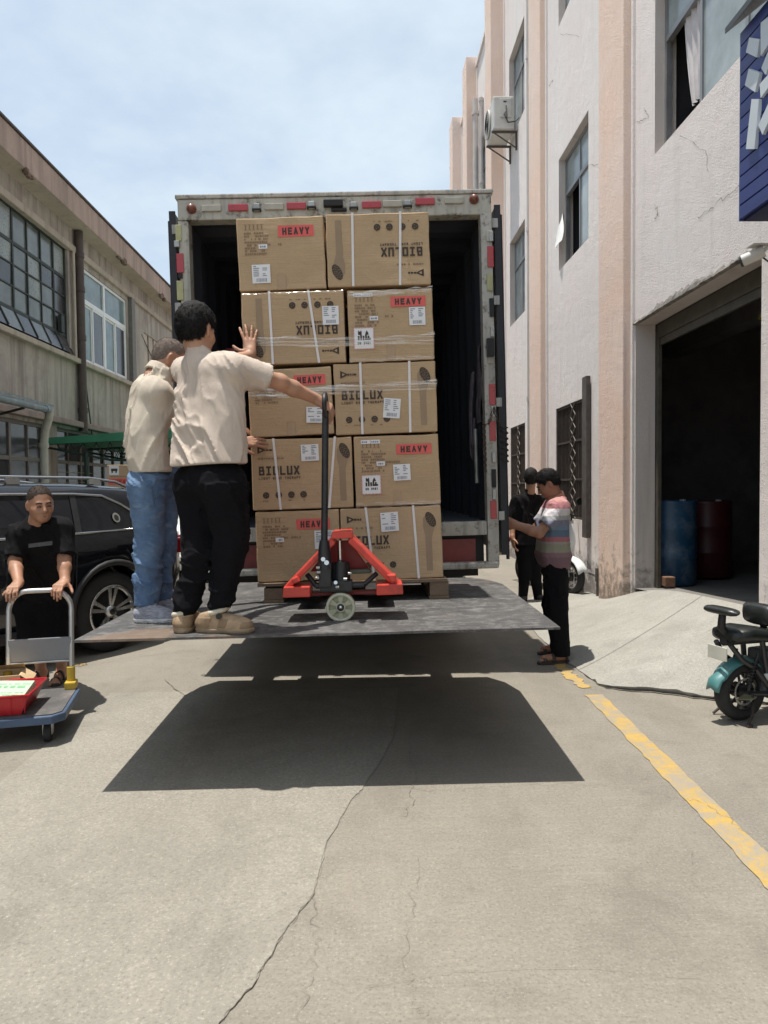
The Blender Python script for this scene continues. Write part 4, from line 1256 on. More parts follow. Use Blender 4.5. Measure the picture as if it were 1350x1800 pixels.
        q.poly([(a, E3, b_) for a, b_ in (pts if not flip else pts[::-1])[::-1]]); lg = q.build('logo', M_ink, e)
        q = MB(); q.poly([(x - sg_ * .006, E3 - .0006, z - .009), (x + sg_ * .011, E3 - .0006, z), (x - sg_ * .006, E3 - .0006, z + .009)]); q.build('logo_inset', M_card, lg)
        q = MB(); lines(q, .135, .235, .145, .178, 1, E3, .95, .42); q.build('logo_word', M_ink, e)
        for i, fx in enumerate((.135, .26, .385, .505)):
            x, z = U(fx, .795); q = MB(); q.poly([(x + .021 * math.cos(-t * .4488), E3, z - .021 * math.sin(-t * .4488)) for t in range(14)]); ic = q.build('round_icon', M_ink, e)
            q = MB()
            for t in range(3):
                a_ = i * .7 + t * 2.1; dx, dz = math.cos(a_) * .010, math.sin(a_) * .010
                q.quad((x + dx - .0034, E3 - .0005, z + dz - .0016), (x + dx + .0034, E3 - .0005, z + dz - .0016), (x + dx + .0034, E3 - .0005, z + dz + .0016), (x + dx - .0034, E3 - .0005, z + dz + .0016))
            q.build('icon_detail', M_faint, ic)
        q = MB(); lines(q, .10, .55, .86, .885, 1, E3, .35, .35); q.build('icon_caption', M_faint, e)
        wx = spec.get('wand', .86)
        out = [(-.030, .90), (.030, .90), (.030, .45), (.055, .33), (.060, .20), (.035, .12), (-.015, .11), (-.05, .18), (-.052, .30), (-.034, .42)]
        q = MB(); pp = [U(wx + a, b_) for a, b_ in out]; 
        q.poly([(a, -.0012, b_) for a, b_ in pp]); wd = q.build('wand_picture', M_wand, e)
        x, z = U(wx + .025, .20); q = MB(); ca, sa = math.cos(.45), math.sin(.45)
        el = [(.028 * math.cos(-t * .314), .052 * math.sin(-t * .314)) for t in range(20)]
        q.poly([(x + a * ca - b_ * sa, E3, z - (a * sa + b_ * ca) * -1) for a, b_ in el]); hd = q.build('wand_head', M_ink, wd)
        q = MB()
        for t in range(26):
            a_ = t * 2.4; rr_ = math.sqrt(t / 26) * .88; a, b_ = .028 * rr_ * math.cos(a_), .052 * rr_ * math.sin(a_)
            xx, zz = x + a * ca - b_ * sa, z + (a * sa + b_ * ca); q.quad((xx - .0024, E3 - .0006, zz - .0024), (xx + .0024, E3 - .0006, zz - .0024), (xx + .0024, E3 - .0006, zz + .0024), (xx - .0024, E3 - .0006, zz + .0024))
        q.build('wand_dots', M_faint, hd)
        for (ft, fb) in spec['straps']:          # measured on the face, left to right
            xt, xb = (ft - .5) * w, (fb - .5) * w; s = MB(); hw = .0075
            s.quad((xb - hw, -.0046, 0), (xb + hw, -.0046, 0), (xt + hw, -.0046, h), (xt - hw, -.0046, h))
            s.quad((xt - hw, -.0046, h + .0008), (xt + hw, -.0046, h + .0008), (xt + hw, D, h + .0008), (xt - hw, D, h + .0008))
            s.build('strap', M_strap, e)
    for (lx0, lz0, lx1, lz1, rot) in spec.get('labels', ()):      # measured on the face
        lw, lh = (lx1 - lx0) * w, (lz1 - lz0) * h; cx, cz = ((lx0 + lx1) / 2 - .5) * w, (1 - (lz0 + lz1) / 2) * h
        T = Matrix.Translation((cx, -.0056, cz)) @ Matrix.Rotation(RAD(-rot), 4, 'Y')
        s = MB(T); rect(s, -lw / 2, -lh / 2, lw / 2, lh / 2, 0); lb = s.build('shipping_label', M_lab, e)
        s = MB(T)
        for i in range(6):
            z = lh * (.40 - i * .10)
            for (xa, xb) in ((-.42, -.42 + r.uniform(.1, .35)), (.08, .08 + r.uniform(.12, .32))):
                if r.random() < .85: rect(s, xa * lw, z - .0028, xb * lw, z + .0028, -.0008)
        s.build('label_text', M_labp, lb)
        s = MB(T); x = -.28 * lw
        while x < .30 * lw:
            b_ = r.choice((.002, .003, .005)); rect(s, x, -.42 * lh, x + b_, -.24 * lh, -.0008); x += b_ + r.choice((.002, .003))
        s.build('barcode', M_labp, lb)
    if spec.get('un'):
        ux0, uz0, ux1, uz1 = spec['un']; x0, x1 = (ux0 - .5) * w, (ux1 - .5) * w; z1, z0 = (1 - uz0) * h, (1 - uz1) * h
        s = MB(); rect(s, x0, z0, x1, z1, -.0050); lb = s.build('hazard_label', M_lab, e)
        s = MB(); b_ = .0055; n = 14
        for i in range(n):
            fa, fb = i / n, (i + .62) / n
            rect(s, x0 + (x1 - x0) * fa, z0, x0 + (x1 - x0) * fb, z0 + b_, -.0056); rect(s, x0 + (x1 - x0) * fa, z1 - b_, x0 + (x1 - x0) * fb, z1, -.0056)
            rect(s, x0, z0 + (z1 - z0) * fa, x0 + b_, z0 + (z1 - z0) * fb, -.0057); rect(s, x1 - b_, z0 + (z1 - z0) * fa, x1, z0 + (z1 - z0) * fb, -.0057)
        s.build('hatched_border', M_hz, lb)
        s = MB(); W_, H_ = x1 - x0, z1 - z0; y = -.0058
        for i in range(5): rect(s, x0 + W_ * (.2 + i * .12), z0 + H_ * .42, x0 + W_ * (.29 + i * .12), z0 + H_ * (.62 + .04 * (i % 2)), y)
        rect(s, x0 + W_ * .22, z0 + H_ * .66, x0 + W_ * .40, z0 + H_ * .82, y); rect(s, x0 + W_ * .23, z0 + H_ * .82, x0 + W_ * .27, z0 + H_ * .86, y); rect(s, x0 + W_ * .35, z0 + H_ * .82, x0 + W_ * .39, z0 + H_ * .86, y)
        s.poly([(x0 + W_ * .56, y, z0 + H_ * .66), (x0 + W_ * .74, y, z0 + H_ * .66), (x0 + W_ * .72, y, z0 + H_ * .76), (x0 + W_ * .65, y, z0 + H_ * .87), (x0 + W_ * .59, y, z0 + H_ * .76)])
        rect(s, x0 + W_ * .55, z0 + H_ * .425, x0 + W_ * .84, z0 + H_ * .52, y - .0004)
        s.build('battery_symbols', M_ink, lb)
        s = MB(); text_into(s, 'UN 3481', x0 + W_ * .18, z0 + H_ * .22, W_ * .66, H_ * .12, .0035, .25, -.0058); s.build('hazard_lettering', M_ink, lb)
    return e, w, h

CB = [
 ([(417, 384), (570, 376), (574, 507), (421, 511)], 'H', 'carton with red HEAVY sticker and low white label, top left of the stack', dict(tag=(.245, .375), labels=[(.155, .65, .365, .905, 0)])),
 ([(572, 376), (754, 370), (757, 500), (577, 504)], 'B', 'strapped carton with upside-down BIOLUX print, top right of the stack', dict(flip=True, straps=[(.26, .245), (.725, .70)], wand=.88)),
 ([(424, 514), (604, 507), (609, 637), (428, 641)], 'B', 'upside-down BIOLUX carton touched by the hand, second row left', dict(flip=True, straps=[(.275, .285), (.655, .735)], wand=.83, labels=[(.785, .23, .945, .485, 0)])),
 ([(611, 510), (760, 504), (764, 632), (614, 636)], 'H', 'HEAVY carton with battery hazard label, second row right', dict(tag=(.255, .375), toptags=[(.075, .05), (.19, .05)], labels=[(.72, .27, .91, .52, 0)], un=(.06, .53, .30, .83), heavy=(.51, .115, .92, .255))),
 ([(437, 650), (584, 642), (588, 762), (440, 769)], 'H', 'HEAVY carton behind the outstretched arm, third row left', dict(heavy=(.55, .12, .93, .27), labels=[(.68, .60, .90, .83, -3)])),
 ([(587, 640), (765, 632), (770, 759), (590, 764)], 'B', 'BIOLUX carton crossed by stretch film with tilted label, third row right', dict(straps=[(.265, .26), (.745, .73)], wand=.87, labels=[(.475, .515, .64, .79, -6)])),
 ([(441, 772), (619, 766), (622, 892), (445, 897)], 'B', 'BIOLUX carton behind the pump handle, fourth row left', dict(straps=[(.225, .275), (.835, .755)], wand=.90, labels=[(.495, .10, .67, .33, 1)])),
 ([(622, 768), (771, 760), (775, 886), (626, 890)], 'H', 'HEAVY carton with black battery label, fourth row right', dict(tag=(.26, .37), toptags=[(.085, .06), (.20, .06)], labels=[(.455, .42, .655, .65, 1)], un=(.075, .555, .305, .83), heavy=(.50, .14, .915, .28))),
 ([(449, 899), (596, 894), (600, 1018), (453, 1024)], 'H', 'HEAVY carton at the bottom left, partly behind the pallet jack', dict(tag=(.235, .38), labels=[(.70, .30, .93, .56, 0)], heavy=(.49, .13, .89, .275))),
 ([(599, 894), (775, 886), (780, 1015), (602, 1022)], 'B', 'BIOLUX carton with dark wand picture at the bottom right', dict(straps=[(.255, .315), (.725, .755)], wand=.87, labels=[(.40, .08, .575, .34, 2)])),
]
for c, k, l, s in CB:
    carton(c, k, l, s)

# clear stretch film round the stack
def film_mat():
    m = bpy.data.materials.new('clear_stretch_film'); t, b = nodes_of(m); out = t.nodes['Material Output']
    gl = N(t, 'ShaderNodeBsdfGlossy', Roughness=.16); tr = t.nodes.new('ShaderNodeBsdfTransparent'); mx = t.nodes.new('ShaderNodeMixShader')
    df = t.nodes.new('ShaderNodeBsdfDiffuse'); df.inputs['Color'].default_value = (.8, .74, .66, 1); m2 = t.nodes.new('ShaderNodeMixShader'); m2.inputs[0].default_value = .55
    gl.inputs['Color'].default_value = (.95, .93, .9, 1)
    v = coords(t, (3, 3, 90)); f = noise(t, v, 1.0, 5, .6, .6)
    t.links.new(gl.outputs[0], m2.inputs[1]); t.links.new(df.outputs[0], m2.inputs[2])
    t.links.new(ramp(t, f, .45, .68, .03, .62), mx.inputs[0]); t.links.new(tr.outputs[0], mx.inputs[1]); t.links.new(m2.outputs[0], mx.inputs[2]); t.links.new(mx.outputs[0], out.inputs['Surface'])
    return m
M_film = film_mat()
fe = empty('stretch_film', (-.1, 4.5, 1.0), 'clear creased stretch film wound round the middle of the carton stack', 'film')
def film(pts, hh, y=4.488):
    q = MB(); rows = []; r = random.Random(int(pts[0][1]))
    P = [at(px, py, y) for px, py in pts]; P = rs(P, 40)
    back = [Vector((P[0].x - .002, y + .5, P[0].z))]
    up = [p + Vector((0, r.uniform(-.003, .001), hh * (1 + .25 * math.sin(k * .7)))) for k, p in enumerate(P)]
    mid = [p + Vector((0, -.006 - r.uniform(0, .004), r.uniform(-.004, .004))) for p in P]
    dn = [p + Vector((0, r.uniform(-.003, .001), -hh * (1 + .25 * math.sin(k * .9 + 1)))) for k, p in enumerate(P)]
    q.loft([dn, mid, up], False, False); q.build('film_band', M_film, fe, world=True)
film([(427, 600), (500, 598), (610, 600), (700, 597), (764, 590)], .022)
film([(428, 606), (500, 607), (612, 606), (700, 603), (764, 601)], .012)
film([(437, 688), (500, 690), (588, 686), (690, 681), (768, 676)], .030)
film([(590, 680), (680, 675), (768, 672)], .012, 4.484)
film([(437, 694), (490, 697), (560, 690)], .014, 4.484)
film([(614, 634), (690, 631), (764, 628)], .012)
film([(626, 890), (700, 886), (774, 884)], .014)
film([(612, 520), (690, 514), (760, 508)], .018)
film([(425, 519), (520, 515), (604, 512)], .006)

# pallet
M_wood = pm('old_pallet_wood', (.19, .135, .09), .85, 0, .25, 6, .4, 50, stretch=(2, .4, 8), dirt=(.09, .07, .055), damt=.6)
bl, br = at(453, 1025, FY), at(780, 1016, FY)
pw = empty('wooden_pallet', ((bl.x + br.x) / 2, FY + .3, plat_z(-.05)), 'worn wooden pallet under the carton stack', 'pallet')
zc = (bl.z + br.z) / 2; PM = Matrix.Translation(((bl.x + br.x) / 2, 0, zc)) @ Matrix.Rotation(-math.atan2(br.z - bl.z, br.x - bl.x), 4, 'Y')
hwid = (br.x - bl.x) / 2
for k in range(7):
    y = FY - .02 + k * .19; q = MB(PM); q.box((-hwid, y, -.022), (hwid + .02, y + .12, -.001), .003); q.build('deck_board', M_wood, pw, world=True)
for xx in (-hwid + .10, hwid - .03):
    x = bl.x + (xx + hwid); zl = plat_z(x); 
    for y in (FY - .01, FY + .5, FY + 1.0):
        q = MB(); q.box((x - .06, y, zl + .02), (x + .06, y + .14, zc + (xx * .035) - .024), .004); q.build('block', M_wood, pw, world=True)
    q = MB(); q.box((x - .065, FY - .015, zl + .001), (x + .065, FY + 1.15, zl + .020), .003); q.build('bottom_board', M_wood, pw, world=True)

# ------------------------------------------------------------------ pallet jack
M_jr = pm('red_jack_paint', (.60, .05, .032), .42, 0, .15, 8, dirt=(.12, .035, .025), dscale=11, damt=.7, coat=.2)
M_jb = pm('black_jack_steel', (.03, .03, .032), .45, .2, .3, 14)
M_nyl = pm('cream_nylon', (.52, .52, .40), .5, 0, .12, 10, dirt=(.2, .19, .13), damt=.4)
M_chr = pm('chrome_rod', (.7, .7, .7), .22, 1.0, .1)
wp = atz(600, 1092, plat_z(-.1)); JY = wp.y
pj = empty('pallet_jack', (wp.x, JY, plat_z(wp.x)), 'red hand pallet jack with black handle under the cartons', 'pallet jack')
J = lambda px, py, dy=0.0: at(px, py, JY + dy)
# triangular red frame: two sloping side plates, back plate, apex, feet
yb = .20
def slab(pts, dy0, th, mat, name, bev=.006):
    q = MB(); q.prism([J(px, py, dy0) for px, py in pts], (0, th, 0)); return q.build(name, mat, pj, world=True, bevel=bev)
slab([(583, 936), (618, 934), (621, 946), (580, 948)], .02, .26, M_jr, 'apex_plate')
slab([(583, 944), (590, 955), (512, 1032), (497, 1034)], .03, .24, M_jr, 'side_plate', .008)
slab([(618, 942), (611, 953), (690, 1030), (707, 1030)], .03, .24, M_jr, 'side_plate', .008)
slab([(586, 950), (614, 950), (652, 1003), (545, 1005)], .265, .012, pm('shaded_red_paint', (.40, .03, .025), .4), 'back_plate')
slab([(498, 1032), (545, 1031), (545, 1050), (497, 1051)], .0, .20, M_jr, 'foot_plate')
slab([(662, 1028), (708, 1026), (709, 1045), (662, 1047)], .0, .20, M_jr, 'foot_plate')
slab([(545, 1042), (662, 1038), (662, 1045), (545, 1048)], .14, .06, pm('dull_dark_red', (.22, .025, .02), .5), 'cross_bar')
slab([(556, 1003), (652, 1000), (652, 1008), (556, 1011)], .18, .05, pm('grey_green_rod', (.16, .17, .13), .5, .3), 'torsion_bar')
slab([(512, 1018), (522, 1013), (528, 1022), (517, 1027)], -.01, .08, M_jr, 'lug'); slab([(680, 1011), (696, 1010), (697, 1022), (688, 1024)], -.01, .08, M_jr, 'lug')
q = MB(); q.tube([J(540, 1010, .1), J(556, 1030, .06)], .014, 8); q.tube([J(640, 1028, .06), J(662, 1008, .1)], .014, 8); q.tube([J(555, 1030, .05), J(640, 1028, .05)], .016, 8); q.build('linkage', M_jb, pj, world=True)
q = MB(); q.cyl(J(597, 950, .12), J(598, 995, .12), .013, n=12); q.build('lift_rod', M_chr, pj, world=True)
q = MB(); q.cyl(J(598, 990, .10), J(599, 1036, .10), .055, n=18); q.cyl(J(600, 987, .06), J(600, 1030, .06), .035, n=14); q.box(J(560, 990, .0), J(584, 1030, .09), .01); q.box(J(562, 1022, .02), J(620, 1036, .12), .01); q.build('pump', M_jb, pj, world=True)
q = MB()
for k, (px, py) in enumerate(((556, 998), (557, 1006), (555, 1016), (604, 1018), (612, 1008), (590, 1032))): q.cyl(J(px, py, -.01), J(px + 6, py, -.01), .008, n=8)
q.build('bolt', M_stl, pj, world=True)
q = MB(); q.cyl(J(568, 983, -.015), J(568, 983, .005), .012, n=10); q.cyl(J(574, 989, -.015), J(574, 989, .005), .013, n=10); q.cyl(J(590, 1024, -.015), J(590, 1024, .005), .010, n=10); q.build('pivot_bolt', M_chr, pj, world=True)
q = MB(); q.tube([J(572, 1000, .03), J(570, 970, .03), J(570, 950, .03)], [.04, .034, .026], 14); q.build('handle_socket', M_jb, pj, world=True)
q = MB(); q.tube([J(570, 960, .03), J(571, 860, .03), J(572, 722, .03)], .0185, 14); q.build('handle', M_jb, pj, world=True)
ht = J(572, 722, .03); q = MB()
lp = [ht + Vector((0, .10 * math.cos(t * .3927) , .05 + .06 * math.sin(t * .3927) - .02)) for t in range(16)]
q.tube(lp, .013, 8, True); q.build('handle_loop', M_jb, pj, world=True)
q = MB(); q.cyl(J(570, 962, .055) , J(571, 735, .055), .004, n=6); q.build('release_cable', M_jb, pj, world=True)
# steering wheel turned square to the camera
wc = J(599, 1066.5, .05); R = 26.0 / FPX * (JY + .03)
q = MB(); q.lathe([(R * .80, -.028), (R * .97, -.028), (R, -.02), (R, .02), (R * .97, .028), (R * .80, .028), (R * .80, -.028)], wc, (0, -1, 0), 36); q.build('wheel_tyre', M_nyl, pj, world=True)
q = MB(); q.lathe([(0, .018), (R * .22, .018), (R * .24, .026), (R * .34, .026), (R * .36, .016)], wc, (0, -1, 0), 24)
for k in range(6):
    a = k * math.pi / 3 + .52; d = Vector((math.cos(a), 0, math.sin(a))); s_ = Vector((-d.z, 0, d.x)); 
    pts = [wc + d * R * .34 - s_ * R * .10, wc + d * R * .82 - s_ * R * .22, wc + d * R * .82 + s_ * R * .22, wc + d * R * .34 + s_ * R * .10]
    q.prism([p + Vector((0, -.021, 0)) for p in pts], (0, .03, 0))
q.lathe([(R * .3, .004), (R * .82, .004)], wc, (0, -1, 0), 30)
q.build('wheel_spokes', pm('nylon_spoke', (.40, .40, .28), .55, 0, .12, 10), pj, world=True)
q = MB(); q.lathe([(0, .03), (R * .12, .03), (R * .13, .024)], wc, (0, -1, 0), 12); q.build('axle_cap', M_chr, pj, world=True)
q = MB(); q.lathe([(R * .13, .0275), (R * .235, .0275), (R * .24, .02)], wc, (0, -1, 0), 20); q.build('bearing', M_jb, pj, world=True)
q = MB(); q.box(wc + Vector((-.03, .035, -.02)), wc + Vector((.03, .06, .12))); q.build('wheel_fork', M_jb, pj, world=True)
# forks under the pallet and their rollers
for dx in (-.21, .21):
    x = wp.x + dx; zf = plat_z(x); q = MB(); q.box((x - .08, JY + .40, zf + .075), (x + .08, JY + 1.4, zf + .115), .006); q.build('fork', M_jb, pj, world=True)
    q = MB(); q.cyl((x - .04, JY + 1.25, zf + .041), (x + .04, JY + 1.25, zf + .041), .04, n=16); q.build('roller', M_nyl, pj, world=True)
# ------------------------------------------------------------------ cars
M_tyre = pm('tyre_rubber', (.022, .022, .023), .8, 0, .3, 20, .3, 60)
M_rim = pm('silver_alloy', (.55, .55, .56), .25, .9, .08, 8)
M_rimd = pm('dark_alloy', (.03, .03, .032), .4, .5)
M_chrome = pm('chrome_trim', (.75, .75, .76), .18, 1.0, .05)
M_cgl = glass_mat('tinted_car_glass', (.012, .013, .014), .03)
M_trimb = pm('black_trim', (.02, .02, .021), .6, 0, .2, 20)
M_tail = pm('tail_lamp_red', (.25, .01, .015), .15, 0, .1, 6, coat=.8)

def interp(tab, x):
    for i in range(len(tab) - 1):
        if x <= tab[i + 1][0]:
            f = (x - tab[i][0]) / (tab[i + 1][0] - tab[i][0]); f = max(0, min(1, f)); f = f * f * (3 - 2 * f) if False else f
            return tab[i][1] + (tab[i + 1][1] - tab[i][1]) * f
    return tab[-1][1]

def car(name, label, paintm, loc, rz, H=1.58, belt=1.08, R=.37):
    """local +x forward from the rear bumper, side seen is -y"""
    e = empty(name, loc, label, 'car', rz=rz)
    Lc = 4.85; hw = .955
    roof = [(0, belt + .02), (.10, belt + .16), (.32, H - .16), (.60, H - .045), (1.2, H - .01), (2.0, H), (2.7, H - .03), (3.1, H - .14), (3.75, belt + .10), (4.3, belt - .02), (4.7, belt - .14), (Lc, belt - .45)]
    wid = [(0, .80), (.12, .88), (.45, .95), (1.0, 1.0), (3.9, 1.0), (4.4, .95), (4.7, .86), (Lc, .72)]
    bl_ = [(0, belt - .03), (.3, belt), (3.2, belt), (3.8, belt - .03), (4.4, belt - .10), (Lc, belt - .3)]
    st = [0, .03, .08, .16, .28, .45, .62, .8, 1.0, 1.25, 1.6, 2.0, 2.4, 2.7, 2.95, 3.2, 3.5, 3.8, 4.1, 4.4, 4.6, 4.75, Lc]
    rings = []
    for X in st:
        w = hw * interp(wid, X); zt = interp(roof, X); zb = .22 + (.12 if X < .1 or X > 4.75 else 0); be = min(interp(bl_, X), zt - .02)
        sh = zt - be
        half = [(0, zb), (w * .86, zb), (w * .965, zb + .09), (w * .995, zb + .30), (w * 1.0, .70), (w * .985, be - .10), (w * .975, be - .03), (w * .955, be)]
        tw = w * .955 - sh * .42
        half += [(w * .955 - sh * .13, be + sh * .32), (w * .955 - sh * .27, be + sh * .66), (tw + .02, be + sh * .88), (tw - .05, be + sh * .965), (tw * .6, zt - .004), (0, zt)]
        ring = [Vector((X, -y, z)) for y, z in half] + [Vector((X, y, z)) for y, z in half[-2:0:-1]]
        rings.append(ring)
    q = MB(); q.loft(rings, True, True); body = q.build('body', paintm, e)
    body.data.set_sharp_from_angle(angle=RAD(50)) if hasattr(body.data, 'set_sharp_from_angle') else None
    # wheel arch cut-outs
    for X in (.98, 3.88):
        for s_ in (-1, 1):
            c = MB(); c.cyl((X, s_ * .62, R + .015), (X, s_ * 1.1, R + .015), R + .055, n=40)
            co = c.build('arch_cutter', None, e); co.hide_render = True; co.display_type = 'WIRE'
            m = body.modifiers.new('arch', 'BOOLEAN'); m.operation = 'DIFFERENCE'; m.object = co; m.solver = 'EXACT'
    bpy.context.view_layer.update()
    dg = bpy.context.evaluated_depsgraph_get(); me = bpy.data.meshes.new_from_object(body.evaluated_get(dg)); body.modifiers.clear(); body.data = me
    for ch in [c for c in e.children if c.name.startswith('arch_cutter')]: bpy.data.objects.remove(ch, do_unlink=True)
    hs = H - .01 - belt
    def side(X, z, off=.006):      # point on the -y flank glass
        w = hw * interp(wid, X); sh = interp(roof, X) - belt; sh = max(sh, .12)
        return Vector((X, -(w * .955 - (z - belt) * .42) - off, z))
    zt = H - .12; zb_ = belt + .035
    out = [(.47, zb_ + .0), (.60, zb_ + .15), (.76, zt - .10), (.95, zt - .02), (1.25, zt), (2.0, zt + .008), (2.6, zt - .02), (2.95, zt - .11), (3.45, zb_ + .02), (2.0, zb_ - .005), (1.2, zb_ - .002)]
    for s_ in (1, -1):
        P = [side(*p) for p in out]
        if s_ < 0: P = [Vector((p.x, -p.y, p.z)) for p in P]
        q = MB(); c0 = sum(P, Vector()) / len(P); n = len(P)
        q.add(P + [c0], [(i, (i + 1) % n, n) if s_ > 0 else ((i + 1) % n, i, n) for i in range(n)], False); gl_ = q.build('side_window', M_cgl, e)
        q = MB(); q.tube([p + Vector((0, -.004 * s_, 0)) for p in P], .012, 6, True); q.build('chrome_trim', M_chrome, gl_)
        for X in (1.28, 2.35):
            q = MB(); a = side(X + .02, zb_, .011); b_ = side(X - .02 if X < 2 else X, zt, .011); d = Vector((.03, 0, 0))
            pts = [a - d, a + d, b_ + d, b_ - d]; pts = [Vector((p.x, p.y * s_, p.z)) for p in pts]; q.add(pts, [(0, 1, 2, 3)]); q.build('window_pillar', M_trimb, gl_)
        q = MB(); q.tube([Vector((X, s_ * -(.66 + (.0 if X > .8 else (X - .8) * .1)), z)) for X, z in ((.55, H - .06), (.7, H - .01), (1.0, H + .025), (2.0, H + .035), (2.7, H + .01), (2.9, H - .03))], .014, 8)
        for X in (.95, 1.75, 2.6): q.box((X - .06, s_ * -.675, H - .03), (X + .06, s_ * -.648, H + .02))
        q.build('roof_rail', M_chrome, e)
        for X in (.98, 3.88):
            q = MB(); pts = []
            for k in range(19):
                t = RAD(-8 + 196 * k / 18); pts.append(Vector((X + math.cos(t) * (R + .075), s_ * -(hw * interp(wid, X) + .004), R + .015 + math.sin(t) * (R + .075))))
            q.tube(pts, .03, 6); q.build('arch_trim', M_trimb, e)
        q = MB(); q.box((1.5, s_ * -.93, .27), (3.4, s_ * -.985, .36), .02); q.build('side_step', M_trimb, e)
        for X in (1.9, 2.9):
            q = MB(); q.box((X - .1, s_ * -.955, .93), (X + .1, s_ * -.985, .955), .01); q.build('door_handle', M_chrome, e)
        q = MB()
        for X in (1.36, 2.38): q.tube([Vector((X, s_ * -.957, .95)), Vector((X + .02, s_ * -.957, .6)), Vector((X + .05, s_ * -.952, .42))], .004, 5)
        q.build('door_seam', M_trimb, e)
        q = MB(); q.box((-.012, s_ * .42, .86), (.05, s_ * .80, 1.02), .02); q.box((.02, s_ * .74, .84), (.22, s_ * .885, 1.0), .02); q.build('tail_lamp', M_tail, e)
        q = MB(); q.box((4.55, s_ * .45, .68), (4.83, s_ * .80, .84), .04); q.build('headlight', M_clr, e)
    q = MB(); q.box((-.06, -.78, .33), (.14, .78, .52), .04); q.build('rear_bumper', M_trimb, e)
    q = MB(); P = [Vector((.10, -.62, belt + .17)), Vector((.10, .62, belt + .17)), Vector((.31, .55, H - .17)), Vector((.31, -.55, H - .17))]
    q.add([p + Vector((-.012, 0, .008)) for p in P], [(0, 1, 2, 3)]); q.build('rear_window', M_cgl, e)
    q = MB(); P = [Vector((3.74, -.70, belt + .12)), Vector((3.74, .70, belt + .12)), Vector((3.12, .60, H - .145)), Vector((3.12, -.60, H - .145))]
    q.add([p + Vector((.01, 0, .012)) for p in P], [(0, 1, 2, 3)]); q.build('windscreen', M_cgl, e)
    # wheels
    for X in (.98, 3.88):
        for s_ in (-1, 1):
            c = Vector((X, s_ * .92, R)); ax = (0, s_, 0)
            q = MB(); q.lathe([(R * .66, -.22), (R * .95, -.22), (R, -.18), (R, -.03), (R * .95, .0), (R * .68, .01), (R * .66, -.02)], c, ax, 44); wh = q.build('wheel', M_tyre, e)
            q = MB(); q.lathe([(R * .66, .004), (R * .685, .012), (R * .66, .006), (R * .63, -.04), (R * .61, -.12), (0, -.12)], c, ax, 44); q.build('rim_barrel', M_rimd, wh)
            q = MB()
            q.lathe([(R * .60, .002), (R * .675, .012), (R * .675, .0), (R * .60, -.02)], c, ax, 44)
            u = Vector((1, 0, 0)); w_ = Vector((0, 0, 1))
            for k in range(5):
                for da in (-.17, .17):
                    a = k * 2 * math.pi / 5 + .35 + da; a0 = k * 2 * math.pi / 5 + .35 + da * .9
                    d0 = u * math.cos(a0) + w_ * math.sin(a0); d1 = u * math.cos(a) + w_ * math.sin(a); t0 = u * -math.sin(a) + w_ * math.cos(a)
                    p0 = c + d0 * R * .12 + Vector((0, s_ * -.03, 0)); p1 = c + d1 * R * .63 + Vector((0, s_ * -.0, 0))
                    q.prism([p0 - t0 * .010, p0 + t0 * .010, p1 + t0 * .019, p1 - t0 * .019], (0, s_ * .012, 0))
            q.lathe([(0, .0), (R * .15, -.004), (R * .17, -.03)], c, ax, 20)
            q.build('rim_spokes', M_rim, wh)
            q = MB(); q.lathe([(0, .006), (R * .075, .004), (R * .08, .0)], c, ax, 16); q.build('hub_cap', M_rimd, wh)
    return e
def carpaint(name, col, rough=.25):
    return pm(name, col, rough, .0, .05, 2, coat=1.0, rvar=.04, spec=.5)
th = RAD(58)
fwd = Vector((-math.cos(th), -math.sin(th), 0))
side_n = Vector((math.sin(th), -math.cos(th), 0))
wheel_c = Vector((-2.33, 6.57, 0))
# local x = fwd ; local y = z x fwd ; flank seen must be -y
ly = Vector((0, 0, 1)).cross(fwd)
org = wheel_c - fwd * .98 - side_n * .955
suv = car('black_suv', 'black suv with chrome window trim parked behind the hand trolley', carpaint('black_car_paint', (.004, .005, .010)), (org.x, org.y, 0), math.atan2(fwd.y, fwd.x))
# sticker on the rear quarter glass
def suv_pt(X, z, off): return Vector((X, (.955 * .99 * .955 - (z - 1.08) * .42) + off, z))
q = MB(); c = suv_pt(.86, 1.235, .016); q.poly([c + Vector((.042 * math.cos(-t * .52), -.0 + .018 * math.sin(-t * .52) * -1 * 0, .046 * math.sin(-t * .52))) + Vector((0, -.42 * .046 * math.sin(-t * .52), 0)) for t in range(12)]); st = q.build('window_sticker', pm('grey_sticker', (.24, .23, .20), .5), suv)
q = MB(); c = suv_pt(.86, 1.235, .018); q.poly([c + Vector((.025 * math.cos(-t * .52), -.42 * .028 * math.sin(-t * .52), .028 * math.sin(-t * .52))) for t in range(12)]); q.build('sticker_centre', M_trimb, st)
wcar = car('white_car', 'white car parked beyond the black suv, seen between the legs', carpaint('white_car_paint', (.72, .73, .74)), (-2.42, 15.9, 0), RAD(-91), H=1.5, belt=1.0)

